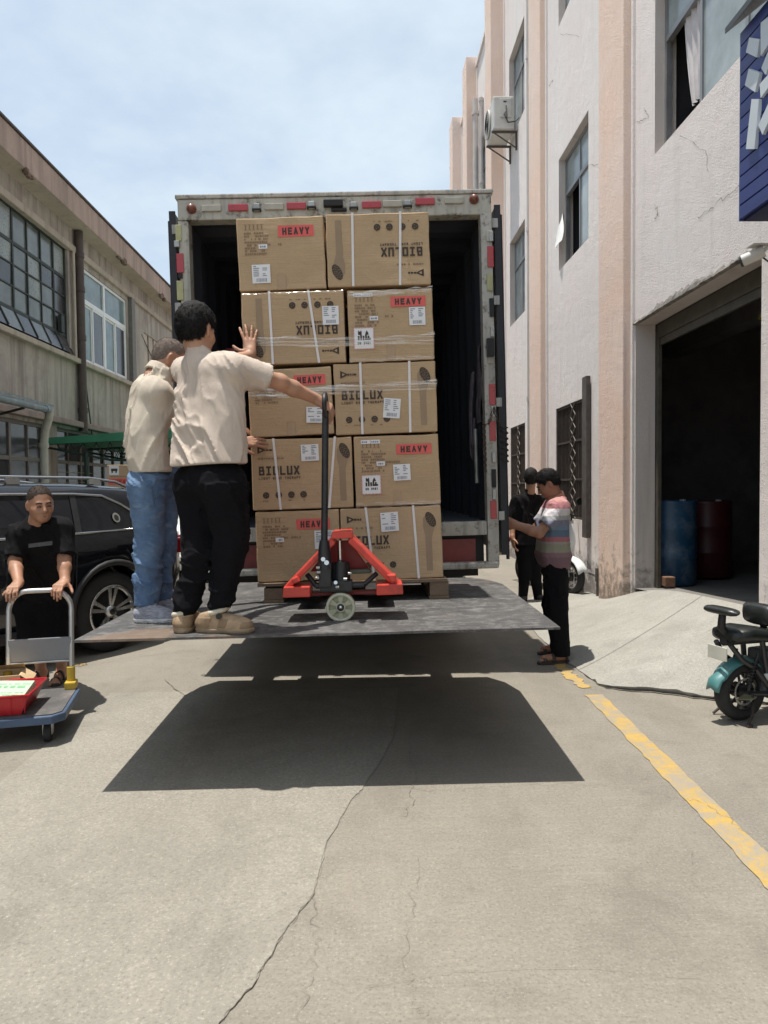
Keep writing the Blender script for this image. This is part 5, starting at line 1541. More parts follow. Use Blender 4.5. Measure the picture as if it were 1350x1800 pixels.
# ------------------------------------------------------------------ distant carton pile behind the suv
pc = Vector((-3.42, 10.1, 0))
M_card2 = M_card
for k in range(3):
    e = empty('stacked_carton', (pc.x, pc.y, k * .615), ['plain carton at the foot of the pile behind the black suv', 'plain carton in the middle of the pile behind the black suv', 'carton with red band and white picture label on top of the pile behind the suv'][k], 'carton', 'cartons piled behind the suv', rz=RAD(4 - 3 * k))
    q = MB(); q.box((-.23, 0, 0), (.23, .40, .612), .008); q.build('shell', M_card, e)
    if k == 2:
        q = MB(); rect(q, -.22, .335, .22, .42, -.002); bd = q.build('red_band', M_sredd, e)
        q = MB(); text_into(q, 'HEAVY', -.12, .35, .26, .05, .008, .25, -.004); q.build('lettering', M_ink, bd)
        q = MB(); rect(q, -.20, .47, -.06, .60, -.002); lb = q.build('picture_label', M_lab, e)
        q = MB(); rect(q, -.17, .525, -.08, .56, -.004); rect(q, -.165, .50, -.145, .53, -.0042); rect(q, -.11, .50, -.09, .53, -.0042); q.build('label_picture', M_ink, lb)
        q = MB()
        for i in range(9): rect(q, -.18 + i * .042, .44, -.15 + i * .042, .455, -.002)
        q.build('print', M_faint, e)

# ------------------------------------------------------------------ hand trolley
M_alu2 = pm('brushed_tube', (.50, .50, .50), .35, .7, .1, 10)
M_panel = pm('grey_panel', (.22, .23, .245), .5, .1, .1, 6)
M_tblue = pm('blue_bumper', (.055, .09, .155), .55, 0, .2, 6, dirt=(.16, .16, .17), dscale=8, damt=.6)
M_deck = pm('grey_deck_mat', (.10, .096, .095), .9, 0, .3, 8, .4, 70, dirt=(.24, .21, .18), dscale=7, damt=.7)
M_tyel = pm('yellow_socket', (.52, .36, .04), .55, 0, .15, 8)
dz = .19
fr_ = atz(133, 1206, dz); nr = atz(111, 1250, dz)
tax = (fr_ - nr); tax.z = 0; tlen = .60; tdir = tax.normalized(); tdir = Vector((-.22, .97, 0)).normalized()
tw = .52; twv = Vector((tdir.y, -tdir.x, 0))     # to the right
fc = fr_ - twv * (tw / 2 - .015)                            # centre of far edge
tr = empty('hand_trolley', (fc.x, fc.y, 0), 'flatbed hand trolley with bent tube handle and blue bumper', 'trolley', rz=math.atan2(tdir.y, tdir.x) - math.pi / 2)
# local: x right, y away (far edge at 0), deck extends to -tlen
def rrect(x0, x1, y0, y1, c, z): return [Vector(p) for p in ((x0 + c, y0, z), (x1 - c, y0, z), (x1, y0 + c, z), (x1, y1 - c, z), (x1 - c, y1, z), (x0 + c, y1, z), (x0, y1 - c, z), (x0, y0 + c, z))]
q = MB(); q.prism(rrect(-tw / 2, tw / 2, -tlen, 0, .05, dz - .015), (0, 0, .016)); q.build('deck', M_deck, tr)
q = MB(); q.prism(rrect(-tw / 2 - .02, tw / 2 + .02, -tlen - .02, .02, .065, dz - .055), (0, 0, .05)); q.build('bumper', M_tblue, tr, bevel=.008)
hx = .19; xo = .035; hz = .835; hy = .0
pts = [Vector((-hx, -.04, dz))] + [Vector((-hx, -.03 + .01 * k, dz + (hz - dz - .13) * k / 6)) for k in range(1, 7)]
for k in range(1, 9):
    a = k / 8 * math.pi / 2; pts.append(Vector((-hx + .12 * (1 - math.cos(a)), .035, hz - .13 + .13 * math.sin(a))))
pts2 = [Vector((-p.x, p.y, p.z)) for p in pts[::-1]]
q = MB(); q.tube([p + Vector((xo, 0, 0)) for p in pts + pts2], .0165, 12); q.build('handle', M_alu2, tr)
q = MB(); q.box((xo - hx, -.012, .375), (xo + hx, .008, .525), .004); q.build('handle_panel', M_panel, tr)
q = MB(); q.box((xo - hx, -.02, .362), (xo + hx, .014, .374), .003); q.build('panel_rail', M_alu2, tr)
for s_ in (-1, 1):
    q = MB(); q.box((xo + s_ * hx - .035, -.09, dz + .001), (xo + s_ * hx + .035, .01, dz + .05), .01); q.cyl((xo + s_ * hx, -.04, dz + .04), (xo + s_ * hx, -.035, dz + .14), .026, n=12); q.build('socket', M_tyel, tr)
    for yy in (-.10, -tlen + .10):
        q = MB(); q.cyl((s_ * (tw / 2 - .09) - .018, yy, .055), (s_ * (tw / 2 - .09) + .018, yy, .055), .055, n=20); cs = q.build('caster_wheel', M_tyre, tr)
        q = MB()
        for t in (-1, 1): q.box((s_ * (tw / 2 - .09) + t * .024 - .003, yy - .02, .045), (s_ * (tw / 2 - .09) + t * .024 + .003, yy + .03, dz - .06))
        q.box((s_ * (tw / 2 - .09) - .035, yy - .03, dz - .063), (s_ * (tw / 2 - .09) + .035, yy + .04, dz - .056)); q.build('caster_fork', M_stl, cs)
def tw2(x, y, z): return tr.location + twv * x + tdir * y + Vector((0, 0, z))
# red crate, green box, open carton on the deck
M_rp = pm('red_crate_plastic', (.42, .018, .025), .35, 0, .1, 8)
p = tw2(-.15, -.41, dz + .002)
cr = empty('red_crate', p, 'shallow red plastic crate on the front of the trolley', 'crate', rz=tr.rotation_euler.z + RAD(-3))
q = MB(); wl = [(-.22, -.15), (.20, -.15), (.20, .15), (-.22, .15)]; wt = [(-.27, -.19), (.255, -.19), (.255, .19), (-.27, .19)]
q.poly([(x, y, .002) for x, y in wl]); 
for i in range(4):
    j = (i + 1) % 4; q.quad((*wl[i], .002), (*wl[j], .002), (*wt[j], .12), (*wt[i], .12)); q.quad((*[c * .965 for c in wl[i]], .004), (*[c * .965 for c in wl[j]], .004), (*[c * .965 for c in wt[j]], .12), (*[c * .965 for c in wt[i]], .12))
q.build('tray', M_rp, cr)
q = MB(); q.tube([(*c, .12) for c in wt], .009, 6, True); q.build('rim', M_rp, cr)
for y in (-.1915, ):
    for k in range(7):
        q = MB(); q.tube([(-.2 + k * .07, -.152, .01), (-.23 + k * .078, -.187, .11)], .004, 5); q.build('rib', M_rp, cr)
gb = empty('green_box', p + Vector((.03, -.01, .025)), 'green and white printed box lying in the red crate', 'box', rot=(RAD(22), 0, RAD(-2)))
M_gw = pm('white_green_card', (.42, .60, .42), .5, 0, .05, 6); M_gg2 = pm('green_card', (.12, .50, .16), .5, 0, .1, 6); M_gpale = pm('pale_green_print', (.20, .42, .22), .5, 0, .1, 30)
q = MB(); q.box((-.17, -.06, .03), (.20, .11, .10), .004); q.build('carton_sleeve', M_gw, gb)
q = MB(); rect(q, -.168, .032, -.06, .098, -.0615); q.quad((-.168, -.058, .1012), (-.06, -.058, .1012), (-.06, .108, .1012), (-.168, .108, .1012)); q.build('green_panel', M_gg2, gb)
q = MB()
r = random.Random(8)
for k in range(4):
    x = -.02; y = -.03 + k * (.02 if k < 2 else .034)
    while x < .17:
        l = r.uniform(.008, .05); hh = .006 if k != 2 else .020; q.quad((x, y, .1013), (x + l, y, .1013), (x + l, y + hh, .1013), (x, y + hh, .1013)); x += l + r.uniform(.005, .02)
q.build('print', M_gpale, gb)
p2 = tw2(-.235, -.13, dz + .002)
oc = empty('open_carton', p2, 'small open brown carton at the back of the trolley', 'carton', rz=tr.rotation_euler.z + RAD(3))
M_cw = pm('pale_cardboard', (.60, .44, .25), .8, 0, .12, 6)
q = MB(); q.box((-.20, -.10, 0), (.19, -.092, .15)); q.box((-.20, .092, 0), (.19, .10, .15)); q.box((-.20, -.092, 0), (-.192, .092, .15)); q.box((.182, -.092, 0), (.19, .092, .15)); q.box((-.192, -.092, 0), (.182, .092, .006)); q.build('tray', M_cw, oc)
q = MB(); q.quad((-.20, .10, .15), (.19, .10, .15), (.20, -.02, .205), (-.21, -.02, .195)); q.build('flap', M_cw, oc)
q = MB(); q.quad((.19, -.10, .15), (.19, .10, .15), (.255, .08, .11), (.25, -.09, .10)); q.build('flap', M_cw, oc)
q = MB(); q.box((-.17, -.07, .007), (.16, .07, .08), .01); q.build('black_contents', M_trimb, oc)

# ------------------------------------------------------------------ electric bike at the right edge
M_teal = pm('teal_plastic', (.075, .215, .215), .35, 0, .1, 5, coat=.4)
M_tealg = pm('grey_green_plastic', (.16, .27, .24), .4, 0, .1, 5, coat=.3)
M_vinyl = pm('black_vinyl', (.016, .019, .018), .38, 0, .3, 12, .25, 90)
M_frame = pm('dark_bike_frame', (.06, .06, .062), .4, .4, .2, 10)
M_wsc = pm('white_plastic', (.68, .70, .70), .4, 0, .06)
eb = empty('electric_bike', (atz(1300, 1264).x, atz(1300, 1264).y, 0), 'electric bike with black seat and teal rear mudguard at the right edge', 'electric bike', rz=RAD(19))
R = .185
def tyre(e, x, y, R, w, nm='rear_wheel'):
    q = MB(); q.lathe([(R * .66, -w * .7), (R * .80, -w), (R * .95, -w * .75), (R, -w * .2), (R, w * .2), (R * .95, w * .75), (R * .80, w), (R * .66, w * .7), (R * .66, -w * .7)], (x, y, R), (0, 1, 0), 40); wh = q.build(nm, M_tyre, e)
    q = MB(); q.lathe([(R * .60, -w * .6), (R * .67, -w * .72), (R * .67, w * .72), (R * .60, w * .6), (R * .60, -w * .6)], (x, y, R), (0, 1, 0), 36)
    for k in range(10):
        a = k * math.pi / 5; q.tube([(x + math.cos(a) * R * .2, y - w * .3, R + math.sin(a) * R * .2), (x + math.cos(a) * R * .62, y - w * .4, R + math.sin(a) * R * .62)], .009, 5)
    q.build('rim', M_rimd if nm == 'rear_wheel' else M_rim, wh)
    q = MB(); q.cyl((x, y - w * .8, R), (x, y + w * .8, R), R * .26, n=22); q.build('hub', M_rimd, wh)
    q = MB(); q.lathe([(R * .40, -w * .85), (R * .47, -w * .85)], (x, y, R), (0, 1, 0), 30); q.build('brake_ring', M_stl, wh)
    return wh
tyre(eb, 0, 0, R, .048)
q = MB(); rows = []
for k in range(15):
    a = RAD(48 + 122 * k / 14); rr_ = R + .035 + (.02 if k > 11 else 0)
    hw_ = .062 - .012 * abs(k - 7) / 7
    rows.append([Vector((rr_ * math.cos(a) * f, y, R + rr_ * math.sin(a) * f + (.0 if abs(y) < hw_ * .8 else -.02))) for y, f in ((-hw_, .93), (-hw_ * .8, 1.0), (0, 1.025), (hw_ * .8, 1.0), (hw_, .93))])
q.loft(rows[5:], False, False); o = q.build('rear_mudguard', M_teal, eb); m = o.modifiers.new('solid', 'SOLIDIFY'); m.thickness = .006
q = MB(); q.loft(rows[:6], False, False); o = q.build('inner_mudguard', M_tealg, eb); m = o.modifiers.new('solid', 'SOLIDIFY'); m.thickness = .006
# seat: lofted
def cushion(name, secs, parent, mat):
    q = MB(); rows = []
    for x, y, z, w, h in secs:
        rows.append([Vector((x, y + w * math.copysign(abs(math.cos(t)) ** .6, math.cos(t)), z + h * math.copysign(abs(math.sin(t)) ** .6, math.sin(t)))) for t in [2 * math.pi * k / 18 for k in range(18)]])
    q.loft(rows, True, True); return q.build(name, mat, parent)
sz = .545
cushion('seat', [(-.14, 0, sz, .07, .018), (-.125, 0, sz + .005, .105, .04), (0, 0, sz + .012, .125, .048), (.13, 0, sz - .005, .13, .042), (.27, 0, sz - .025, .12, .036), (.40, 0, sz - .03, .10, .034), (.47, 0, sz - .03, .07, .02)], eb, M_vinyl)
cushion('backrest', [(-.13, -.13, .70, .004, .012), (-.125, -.12, .70, .028, .026), (-.125, 0, .702, .02, .0), ][:1] + [(-.13, -.13, .70, .004, .012)], eb, M_vinyl) if False else None
q = MB(); rows = []
for k in range(11):
    y = -.135 + .27 * k / 10; f = (1 - (abs(k - 5) / 5) ** 4) ** .5 if k not in (0, 10) else .15
    rows.append([Vector((-.155 + .050 * f * math.cos(t), y, .705 + .026 * f * math.sin(t))) for t in [2 * math.pi * j / 14 for j in range(14)]])
q.loft(rows, True, True); q.build('rear_backrest', M_vinyl, eb)
q = MB(); q.tube([(-.12, 0, .56), (-.155, 0, .60), (-.15, 0, .65), (-.145, 0, .69)], [.022, .026, .024, .022], 10); q.build('backrest_post', M_trimb, eb)
cushion('front_backrest', [(.115, 0, .655, .02, .015), (.125, 0, .655, .10, .055), (.16, 0, .66, .135, .072), (.20, 0, .655, .135, .066), (.235, 0, .65, .10, .05), (.25, 0, .65, .03, .02)], eb, M_vinyl)
q = MB(); q.tube([(.19, 0, .60), (.20, 0, .56), (.20, 0, .53)], .02, 8); q.build('seat_post', M_trimb, eb)
q = MB(); q.box((-.19, -.075, .40), (-.182, .075, .485), .003); q.build('number_plate', pm('blank_plate', (.60, .60, .52), .5), eb)
# frame tubes
q = MB()
for s_ in (-1, 1):
    q.tube([(-.14, s_ * .055, .50), (-.06, s_ * .07, .40), (.04, s_ * .075, .34), (.12, s_ * .08, .25), (.20, s_ * .085, .15), (.34, s_ * .09, .10), (.62, s_ * .09, .10), (.77, s_ * .05, .20), (.83, s_ * .03, .5)], .017, 8)
    q.tube([(.10, s_ * .075, .51), (.12, s_ * .08, .38), (.16, s_ * .085, .20)], .017, 8)
    q.tube([(0, s_ * .075, R), (.22, s_ * .085, .16)], .014, 8)
q.tube([(-.14, 0, .51), (.45, 0, .495)], .03, 8)
q.build('frame', M_frame, eb)
q = MB(); q.box((.13, -.07, .15), (.28, .07, .44), .02); q.build('battery_case', pm('grey_battery_case', (.10, .105, .105), .5), eb)
for s_ in (-1, 1):
    q = MB(); q.tube([(-.02, s_ * .082, R + .02), (.06, s_ * .082, .43)], .010, 8); sp = q.build('shock_absorber', M_trimb, eb)
    q = MB(); q.tube([(-.015 + .055 * t / 60 + .019 * math.cos(t * .75) , s_ * .082 + .019 * math.sin(t * .75), R + .06 + .14 * t / 60) for t in range(61)], .0045, 5); q.build('spring', M_rimd, sp)
q = MB(); q.prism([(.10, -.10, .30), (.16, -.10, .31), (.34, -.115, .10), (.60, -.12, .06), (.62, -.12, .02), (.26, -.11, .06)], (0, .012, 0)); q.build('side_skirt', M_wsc, eb)
q = MB(); q.prism([(.135, -.104, .21), (.20, -.104, .21), (.20, -.104, .27), (.12, -.104, .28)], (0, .003, 0)); q.build('skirt_sticker', pm('pink_sticker', (.55, .30, .30), .5, 0, .4, 60), eb)
q = MB(); q.prism([(.3, -.13, .085), (.66, -.13, .085), (.66, .13, .085), (.3, .13, .085)], (0, 0, .02)); q.build('footboard', M_trimb, eb)
q = MB(); q.tube([(.06, -.05, .11), (-.02, -.115, .06), (-.08, -.135, .008)], .009, 6); q.tube([(.06, .05, .11), (-.02, .115, .06), (-.08, .135, .008)], .009, 6); q.tube([(-.09, -.14, .007), (-.05, -.14, .006)], .012, 6); q.build('centre_stand', M_rust, eb)
q = MB(); q.prism([(-.13, -.10, .165), (-.02, -.115, .155), (.02, -.11, .165), (-.06, -.09, .185)], (0, 0, .008)); q.build('foot_peg', pm('worn_olive_metal', (.17, .17, .11), .5, .3), eb)
q = MB(); q.tube([(-.015, -.11, .17), (0, -.10, R)], .009, 6); q.build('peg_bracket', M_frame, eb)
tyre(eb, .98, 0, R, .04, 'front_wheel')
q = MB(); q.tube([(.98, .06, R), (.94, .06, .42), (.86, 0, .60), (.79, 0, .92)], .018, 8); q.tube([(.98, -.06, R), (.94, -.06, .42), (.86, 0, .60)], .018, 8); q.build('front_fork', M_frame, eb)
q = MB(); q.tube([(.67, -.28, .95), (.79, -.15, .95), (.81, 0, .92), (.79, .15, .95), (.67, .28, .95)], .012, 8); q.build('handlebar', M_frame, eb)
q = MB(); q.prism([(.82, -.13, .30), (.86, -.13, .40), (.82, -.12, .86), (.77, -.12, .86), (.75, -.13, .35)], (0, .27, 0)); q.build('leg_shield', M_tealg, eb, bevel=.03)

# ------------------------------------------------------------------ white scooter by the factory wall
sr, sf = Vector((2.40, 10.78, 0)), Vector((2.79, 9.58, 0))
sdv = (sf - sr); WB = sdv.length
ss = empty('white_scooter', (sr.x, sr.y, .01), 'white motor scooter parked against the factory wall behind the two men', 'scooter', rz=math.atan2(sdv.y, sdv.x))
tyre(ss, 0, 0, .23, .055); tyre(ss, WB, 0, .235, .055, 'front_wheel')
q = MB()
rows = []
for x, z0, z1, w in ((-.32, .62, .72, .05), (-.2, .48, .76, .13), (0, .47, .78, .16), (.25, .40, .78, .17), (.42, .30, .74, .16), (.55, .28, .60, .13)):
    rows.append([Vector((x, w * c, (z0 + z1) / 2 + (z1 - z0) / 2 * s_)) for c, s_ in ((0, -1), (.8, -.7), (1, .1), (.8, .8), (0, 1), (-.8, .8), (-1, .1), (-.8, -.7))])
q.loft(rows); q.build('rear_body', M_wsc, ss)
cushion('seat', [(-.25, 0, .78, .06, .02), (-.1, 0, .80, .13, .045), (.2, 0, .80, .14, .05), (.4, 0, .76, .11, .04), (.5, 0, .73, .04, .02)], ss, M_vinyl)
q = MB(); q.box((.45, -.16, .24), (WB - .32, .16, .31), .03); q.build('footboard', M_wsc, ss)
q = MB(); q.prism([(WB - .36, -.19, .28), (WB - .26, -.19, .26), (WB - .16, -.16, .70), (WB - .26, -.12, 1.0), (WB - .34, -.12, 1.0), (WB - .28, -.17, .66)], (0, .34, 0)); q.build('leg_shield', M_wsc, ss, bevel=.04)
q = MB(); rows = []
for k in range(9):
    a = RAD(20 + 140 * k / 8); rows.append([Vector((WB + .27 * math.cos(a), y, .235 + .285 * math.sin(a) - abs(y) * .5)) for y in (-.08, -.05, 0, .05, .08)])
q.loft(rows, False, False); o = q.build('front_mudguard', M_wsc, ss); m = o.modifiers.new('solid', 'SOLIDIFY'); m.thickness = .01
q = MB(); q.tube([(WB, -.07, .235), (WB - .10, -.06, .55), (WB - .25, 0, 1.0)], .02, 8); q.tube([(WB, .07, .235), (WB - .10, .06, .55)], .02, 8); q.build('front_fork', M_stl, ss)
q = MB(); q.tube([(WB - .38, -.33, 1.04), (WB - .27, -.15, 1.06), (WB - .26, .15, 1.06), (WB - .38, .33, 1.04)], .014, 8); q.box((WB - .34, -.12, .98), (WB - .16, .12, 1.10), .04); q.build('handlebar', M_trimb, ss)
q = MB(); q.cyl((WB - .17, 0, 1.03), (WB - .13, 0, 1.03), .06, n=16); q.build('headlight', M_clr, ss)
for s_ in (-1, 1):
    q = MB(); q.tube([(WB - .3, s_ * .25, 1.06), (WB - .3, s_ * .30, 1.22)], .006, 5); q.cyl((WB - .30, s_ * .31, 1.25), (WB - .285, s_ * .31, 1.25), .05, n=14); q.build('mirror', M_trimb, ss)
q = MB(); q.box((-.05, -.12, .20), (.45, .12, .40), .04); q.build('engine', M_trimb, ss)
q = MB(); q.box((-.44, -.1, .60), (-.34, .1, .68), .02); q.build('tail_lamp', M_tail, ss)
# ------------------------------------------------------------------ people: implicit bodies
def _h3(i):
    n = i[..., 0] * 127.1 + i[..., 1] * 311.7 + i[..., 2] * 74.7
    s = np.sin(n) * 43758.5453
    return s - np.floor(s)
def vnoise(P):
    i = np.floor(P); f = P - i; u = f * f * (3 - 2 * f); r = 0
    for a in (0, 1):
        for b in (0, 1):
            for c in (0, 1):
                w = (u[..., 0] if a else 1 - u[..., 0]) * (u[..., 1] if b else 1 - u[..., 1]) * (u[..., 2] if c else 1 - u[..., 2])
                r = r + w * _h3(i + np.array((a, b, c)))
    return r * 2 - 1
A3 = lambda v: np.array((v[0], v[1], v[2]), float)
class SDF:
    def __init__(s): s.ops = []; s.lo = []; s.hi = []; s.post = None; s.fin = []
    def _b(s, c, r): s.lo.append(A3(c) - r); s.hi.append(A3(c) + r)
    def rc(s, a, ra, b, rb, k=.02, op='u', cap=None):
        a = A3(a); b = A3(b); c0 = None if cap is None else a + (b - a) * cap; cn = (b - a) / max(np.linalg.norm(b - a), 1e-9)
        if op == 'u': s._b(a, ra + .03); s._b(b, rb + .03)
        def f(P):
            ba = b - a; pa = P - a; h = np.clip((pa @ ba) / max(ba @ ba, 1e-9), 0, 1)
            d = np.linalg.norm(pa - h[:, None] * ba, axis=1) - (ra + (rb - ra) * h)
            return d if c0 is None else np.maximum(d, (P - c0) @ cn)
        s.ops.append((op, f, k)); return s
    def ell(s, c, axes, rad, k=.02, op='u'):
        c = A3(c); M = np.array([A3(v) for v in axes]); rad = np.array(rad, float)
        if op == 'u': s._b(c, max(rad) + .03)
        def f(P):
            q = (P - c) @ M.T; k0 = np.linalg.norm(q / rad, axis=1); k1 = np.linalg.norm(q / rad ** 2, axis=1)
            return k0 * (k0 - 1) / np.maximum(k1, 1e-6)
        s.ops.append((op, f, k)); return s
    def plane(s, p, n, k=.004):
        """keep the side opposite to n"""
        p = A3(p); n = A3(n); n = n / np.linalg.norm(n)
        s.ops.append(('i', lambda P: (P - p) @ n, k)); return s
    def hem(s, p, n, k=0):
        n = A3(n); s.fin.append((A3(p), n / np.linalg.norm(n))); return s
    def blocks(s, cen, brad, org, loc):
        E = [(op, f(cen), k) for op, f, k in s.ops]; out = np.empty((len(cen), len(loc)))
        act = np.array([(e < brad + k + .05) if op != 'i' else (e > -brad - k - .02) for op, e, k in E]).T
        for b in range(len(cen)):
            out[b] = s(org[b] + loc, [o for o, a in zip(s.ops, act[b]) if a])
        return out
    def __call__(s, P, ops=None):
        d = None
        ops = s.ops if ops is None else ops
        if ops and ops[0][0] != 'u' or not ops: d = np.full(len(P), .5)
        for op, f, k in ops:
            e = f(P)
            if d is None: d = e
            elif op == 'u':
                h = np.maximum(k - np.abs(d - e), 0) / k; d = np.minimum(d, e) - h * h * k * .25
            elif op == 's':
                e = -e; h = np.maximum(k - np.abs(d - e), 0) / k; d = np.maximum(d, e) + h * h * k * .25
            else:
                h = np.maximum(k - np.abs(d - e), 0) / k; d = np.maximum(d, e) + h * h * k * .25
        if s.post: d = s.post(P, d)
        for p_, n_ in s.fin: d = np.maximum(d, (P - p_) @ n_)
        return d
def sdf_mesh(name, f, h, mat, parent, lo=None, hi=None):
    lo = np.min(f.lo, axis=0) if lo is None else lo; hi = np.max(f.hi, axis=0) if hi is None else hi
    bs = 12; L = bs * h; n = np.ceil((hi - lo) / L).astype(int) + 1
    idx = np.stack(np.meshgrid(*[np.arange(k) for k in n], indexing='ij'), -1).reshape(-1, 3)
    act = idx[np.abs(f(lo + (idx + .5) * L)) < L * .87 * 1.25 + .02]
    g = np.arange(bs + 1); loc = np.stack(np.meshgrid(g, g, g, indexing='ij'), -1).reshape(-1, 3)
    S = f.blocks(lo + (act + .5) * L, L * .87, lo + act * L, loc * h).reshape(len(act), bs + 1, bs + 1, bs + 1)
    Nn = int(max(n) * bs + 4)
    key = lambda q: ((q[:, 0] + 1) * Nn + (q[:, 1] + 1)) * Nn + (q[:, 2] + 1)
    cs = {}
    for a in (0, 1):
        for b in (0, 1):
            for c in (0, 1): cs[a, b, c] = S[:, a:a + bs, b:b + bs, c:c + bs]
    cnt = sum((v < 0).astype(int) for v in cs.values()); mixed = (cnt > 0) & (cnt < 8)
    acc = np.zeros(mixed.shape + (3,)); num = np.zeros(mixed.shape)
    for (p, q) in [(p, q) for p in cs for q in cs if sum(abs(p[i] - q[i]) for i in range(3)) == 1 and p < q]:
        s0, s1 = cs[p], cs[q]; cr = (s0 < 0) != (s1 < 0); t = np.where(cr, s0 / np.where(cr, s0 - s1, 1), 0)
        pt = np.array(p, float) + t[..., None] * (np.array(q, float) - np.array(p, float)); acc += np.where(cr[..., None], pt, 0); num += cr
    bi, ci, cj, ck = np.nonzero(mixed); cell = act[bi] * bs + np.stack((ci, cj, ck), -1)
    V = lo + (cell + acc[mixed] / num[mixed][:, None]) * h; K = key(cell); o = np.argsort(K); K = K[o]; V = V[o]
    Q = []
    for ax in range(3):
        s0 = S[:, :bs, :bs, :bs]; sl = [slice(None)] + [slice(0, bs)] * 3; sl[ax + 1] = slice(1, bs + 1); s1 = S[tuple(sl)]
        cr = (s0 < 0) != (s1 < 0); b_, i, j, k = np.nonzero(cr); gidx = act[b_] * bs + np.stack((i, j, k), -1); inside = s0[cr] < 0
        u = (ax + 1) % 3; v = (ax + 2) % 3; cells = []
        for du, dv in ((-1, -1), (0, -1), (0, 0), (-1, 0)):
            c = gidx.copy(); c[:, u] += du; c[:, v] += dv; kk = key(c); w = np.searchsorted(K, kk); w = np.minimum(w, len(K) - 1); cells.append(np.where(K[w] == kk, w, -1))
        q = np.stack(cells, -1); q[~inside] = q[~inside][:, ::-1]; Q.append(q[(q >= 0).all(1)])
    Q = np.concatenate(Q)
    me = bpy.data.meshes.new(name); off = A3(parent.location) if parent is not None else np.zeros(3); V = V - off
    me.vertices.add(len(V)); me.vertices.foreach_set('co', V.astype(np.float32).ravel()); me.loops.add(len(Q) * 4); me.loops.foreach_set('vertex_index', Q.astype(np.int32).ravel())
    me.polygons.add(len(Q)); me.polygons.foreach_set('loop_start', np.arange(len(Q), dtype=np.int32) * 4); me.polygons.foreach_set('use_smooth', np.ones(len(Q), dtype=bool)); me.update(calc_edges=True); me.validate()
    return link_mesh(name, me, mat, parent)

def strands(o, n, length, width, down=.4, seed=1, jitter=.35):
    """short hairs standing on the hair mesh, added to the same mesh"""
    me = o.data; nv = len(me.vertices); co = np.empty(nv * 3, np.float32); me.vertices.foreach_get('co', co); co = co.reshape(-1, 3)
    nf = len(me.polygons); lv = np.empty(nf * 4, np.int32); me.loops.foreach_get('vertex_index', lv); Q = lv.reshape(-1, 4); nn = np.empty(nf * 3, np.float32); me.polygons.foreach_get('normal', nn); nn = nn.reshape(-1, 3)
    r = np.random.RandomState(seed); k = r.randint(0, nf, n); w4 = r.dirichlet((1, 1, 1, 1), n); root = (co[Q[k]] * w4[..., None]).sum(1); N_ = nn[k]
    d = N_ * (1 - down) + np.array((0, 0, -down)) + r.normal(0, jitter, (n, 3)); d /= np.linalg.norm(d, axis=1)[:, None]
    sd_ = np.cross(d, r.normal(0, 1, (n, 3))); sd_ /= np.linalg.norm(sd_, axis=1)[:, None]; L_ = length * r.uniform(.5, 1.2, (n, 1))
    V = np.concatenate([co, root + sd_ * width - N_ * .001, root - sd_ * width - N_ * .001, root + d * L_]); F = np.stack([nv + np.arange(n), nv + n + np.arange(n), nv + 2 * n + np.arange(n)], -1)
    m2 = bpy.data.meshes.new('hair'); m2.from_pydata(V.tolist(), [], Q.tolist() + F.tolist()); m2.polygons.foreach_set('use_smooth', np.ones(nf + n, dtype=bool)); m2.materials.append(me.materials[0]); m2.update(); o.data = m2
    return o
def skin_mat(name, base):
    m = bpy.data.materials.new(name); t, b = nodes_of(m); v = coords(t); f = noise(t, v, 9, 5, .6); g2 = noise(t, v, 160, 3)
    col = mixc(t, ramp(t, f, .3, .7), sc(base, .86), (min(1, base[0] * 1.12), base[1] * 1.0, base[2] * .96)); t.links.new(col, b.inputs['Base Color'])
    b.inputs['Roughness'].default_value = .52; b.inputs['Subsurface Weight'].default_value = .12; b.inputs['Subsurface Radius'].default_value = (.012, .005, .003); b.inputs['Subsurface Scale'].default_value = .6
    bumpn(t, b, g2, .12, .002); return m
def cloth_mat(name, base, var=.1, weave=260, fold=.35, rough=.9):
    m = bpy.data.materials.new(name); t, b = nodes_of(m); v = coords(t); f = noise(t, v, 5, 6, .6); w = noise(t, v, weave, 2); g2 = noise(t, coords(t, (1, 1, .45)), 11, 4, .55, .8)
    col = mixc(t, ramp(t, f, .3, .7), sc(base, 1 - var), sc(base, 1 + var)); t.links.new(col, b.inputs['Base Color']); b.inputs['Roughness'].default_value = rough; b.inputs['Specular IOR Level'].default_value = .15
    
    ad = N(t, 'ShaderNodeMath', operation='MULTIPLY_ADD'); t.links.new(g2, ad.inputs[0]); ad.inputs[1].default_value = 3.5; t.links.new(w, ad.inputs[2]); bumpn(t, b, ad.outputs[0], fold, .012); return m
M_skin = skin_mat('tan_skin', (.46, .27, .18)); M_skin2 = skin_mat('brown_skin', (.40, .225, .145)); M_skin3 = skin_mat('dark_tan_skin', (.34, .18, .115))
M_hair = pm('black_hair', (.009, .008, .008), .7, 0, .5, 60, .8, 220, spec=.25); M_crop2 = pm('greying_cropped_hair', (.18, .145, .125), .85, 0, .35, 90, .5, 300, spec=.2); M_crop = pm('cropped_hair', (.065, .05, .042), .85, 0, .35, 90, .5, 300, spec=.2)
M_beige = cloth_mat('beige_cotton', (.57, .485, .415)); M_beige2 = cloth_mat('cream_polo', (.57, .505, .42)); M_bpant = cloth_mat('black_trousers', (.006, .006, .008), .2); M_btee = cloth_mat('black_tee', (.009, .0085, .0095), .2)
M_lips = pm('lips', (.26, .10, .08), .5); M_eye = pm('dark_eye', (.02, .015, .012), .2)
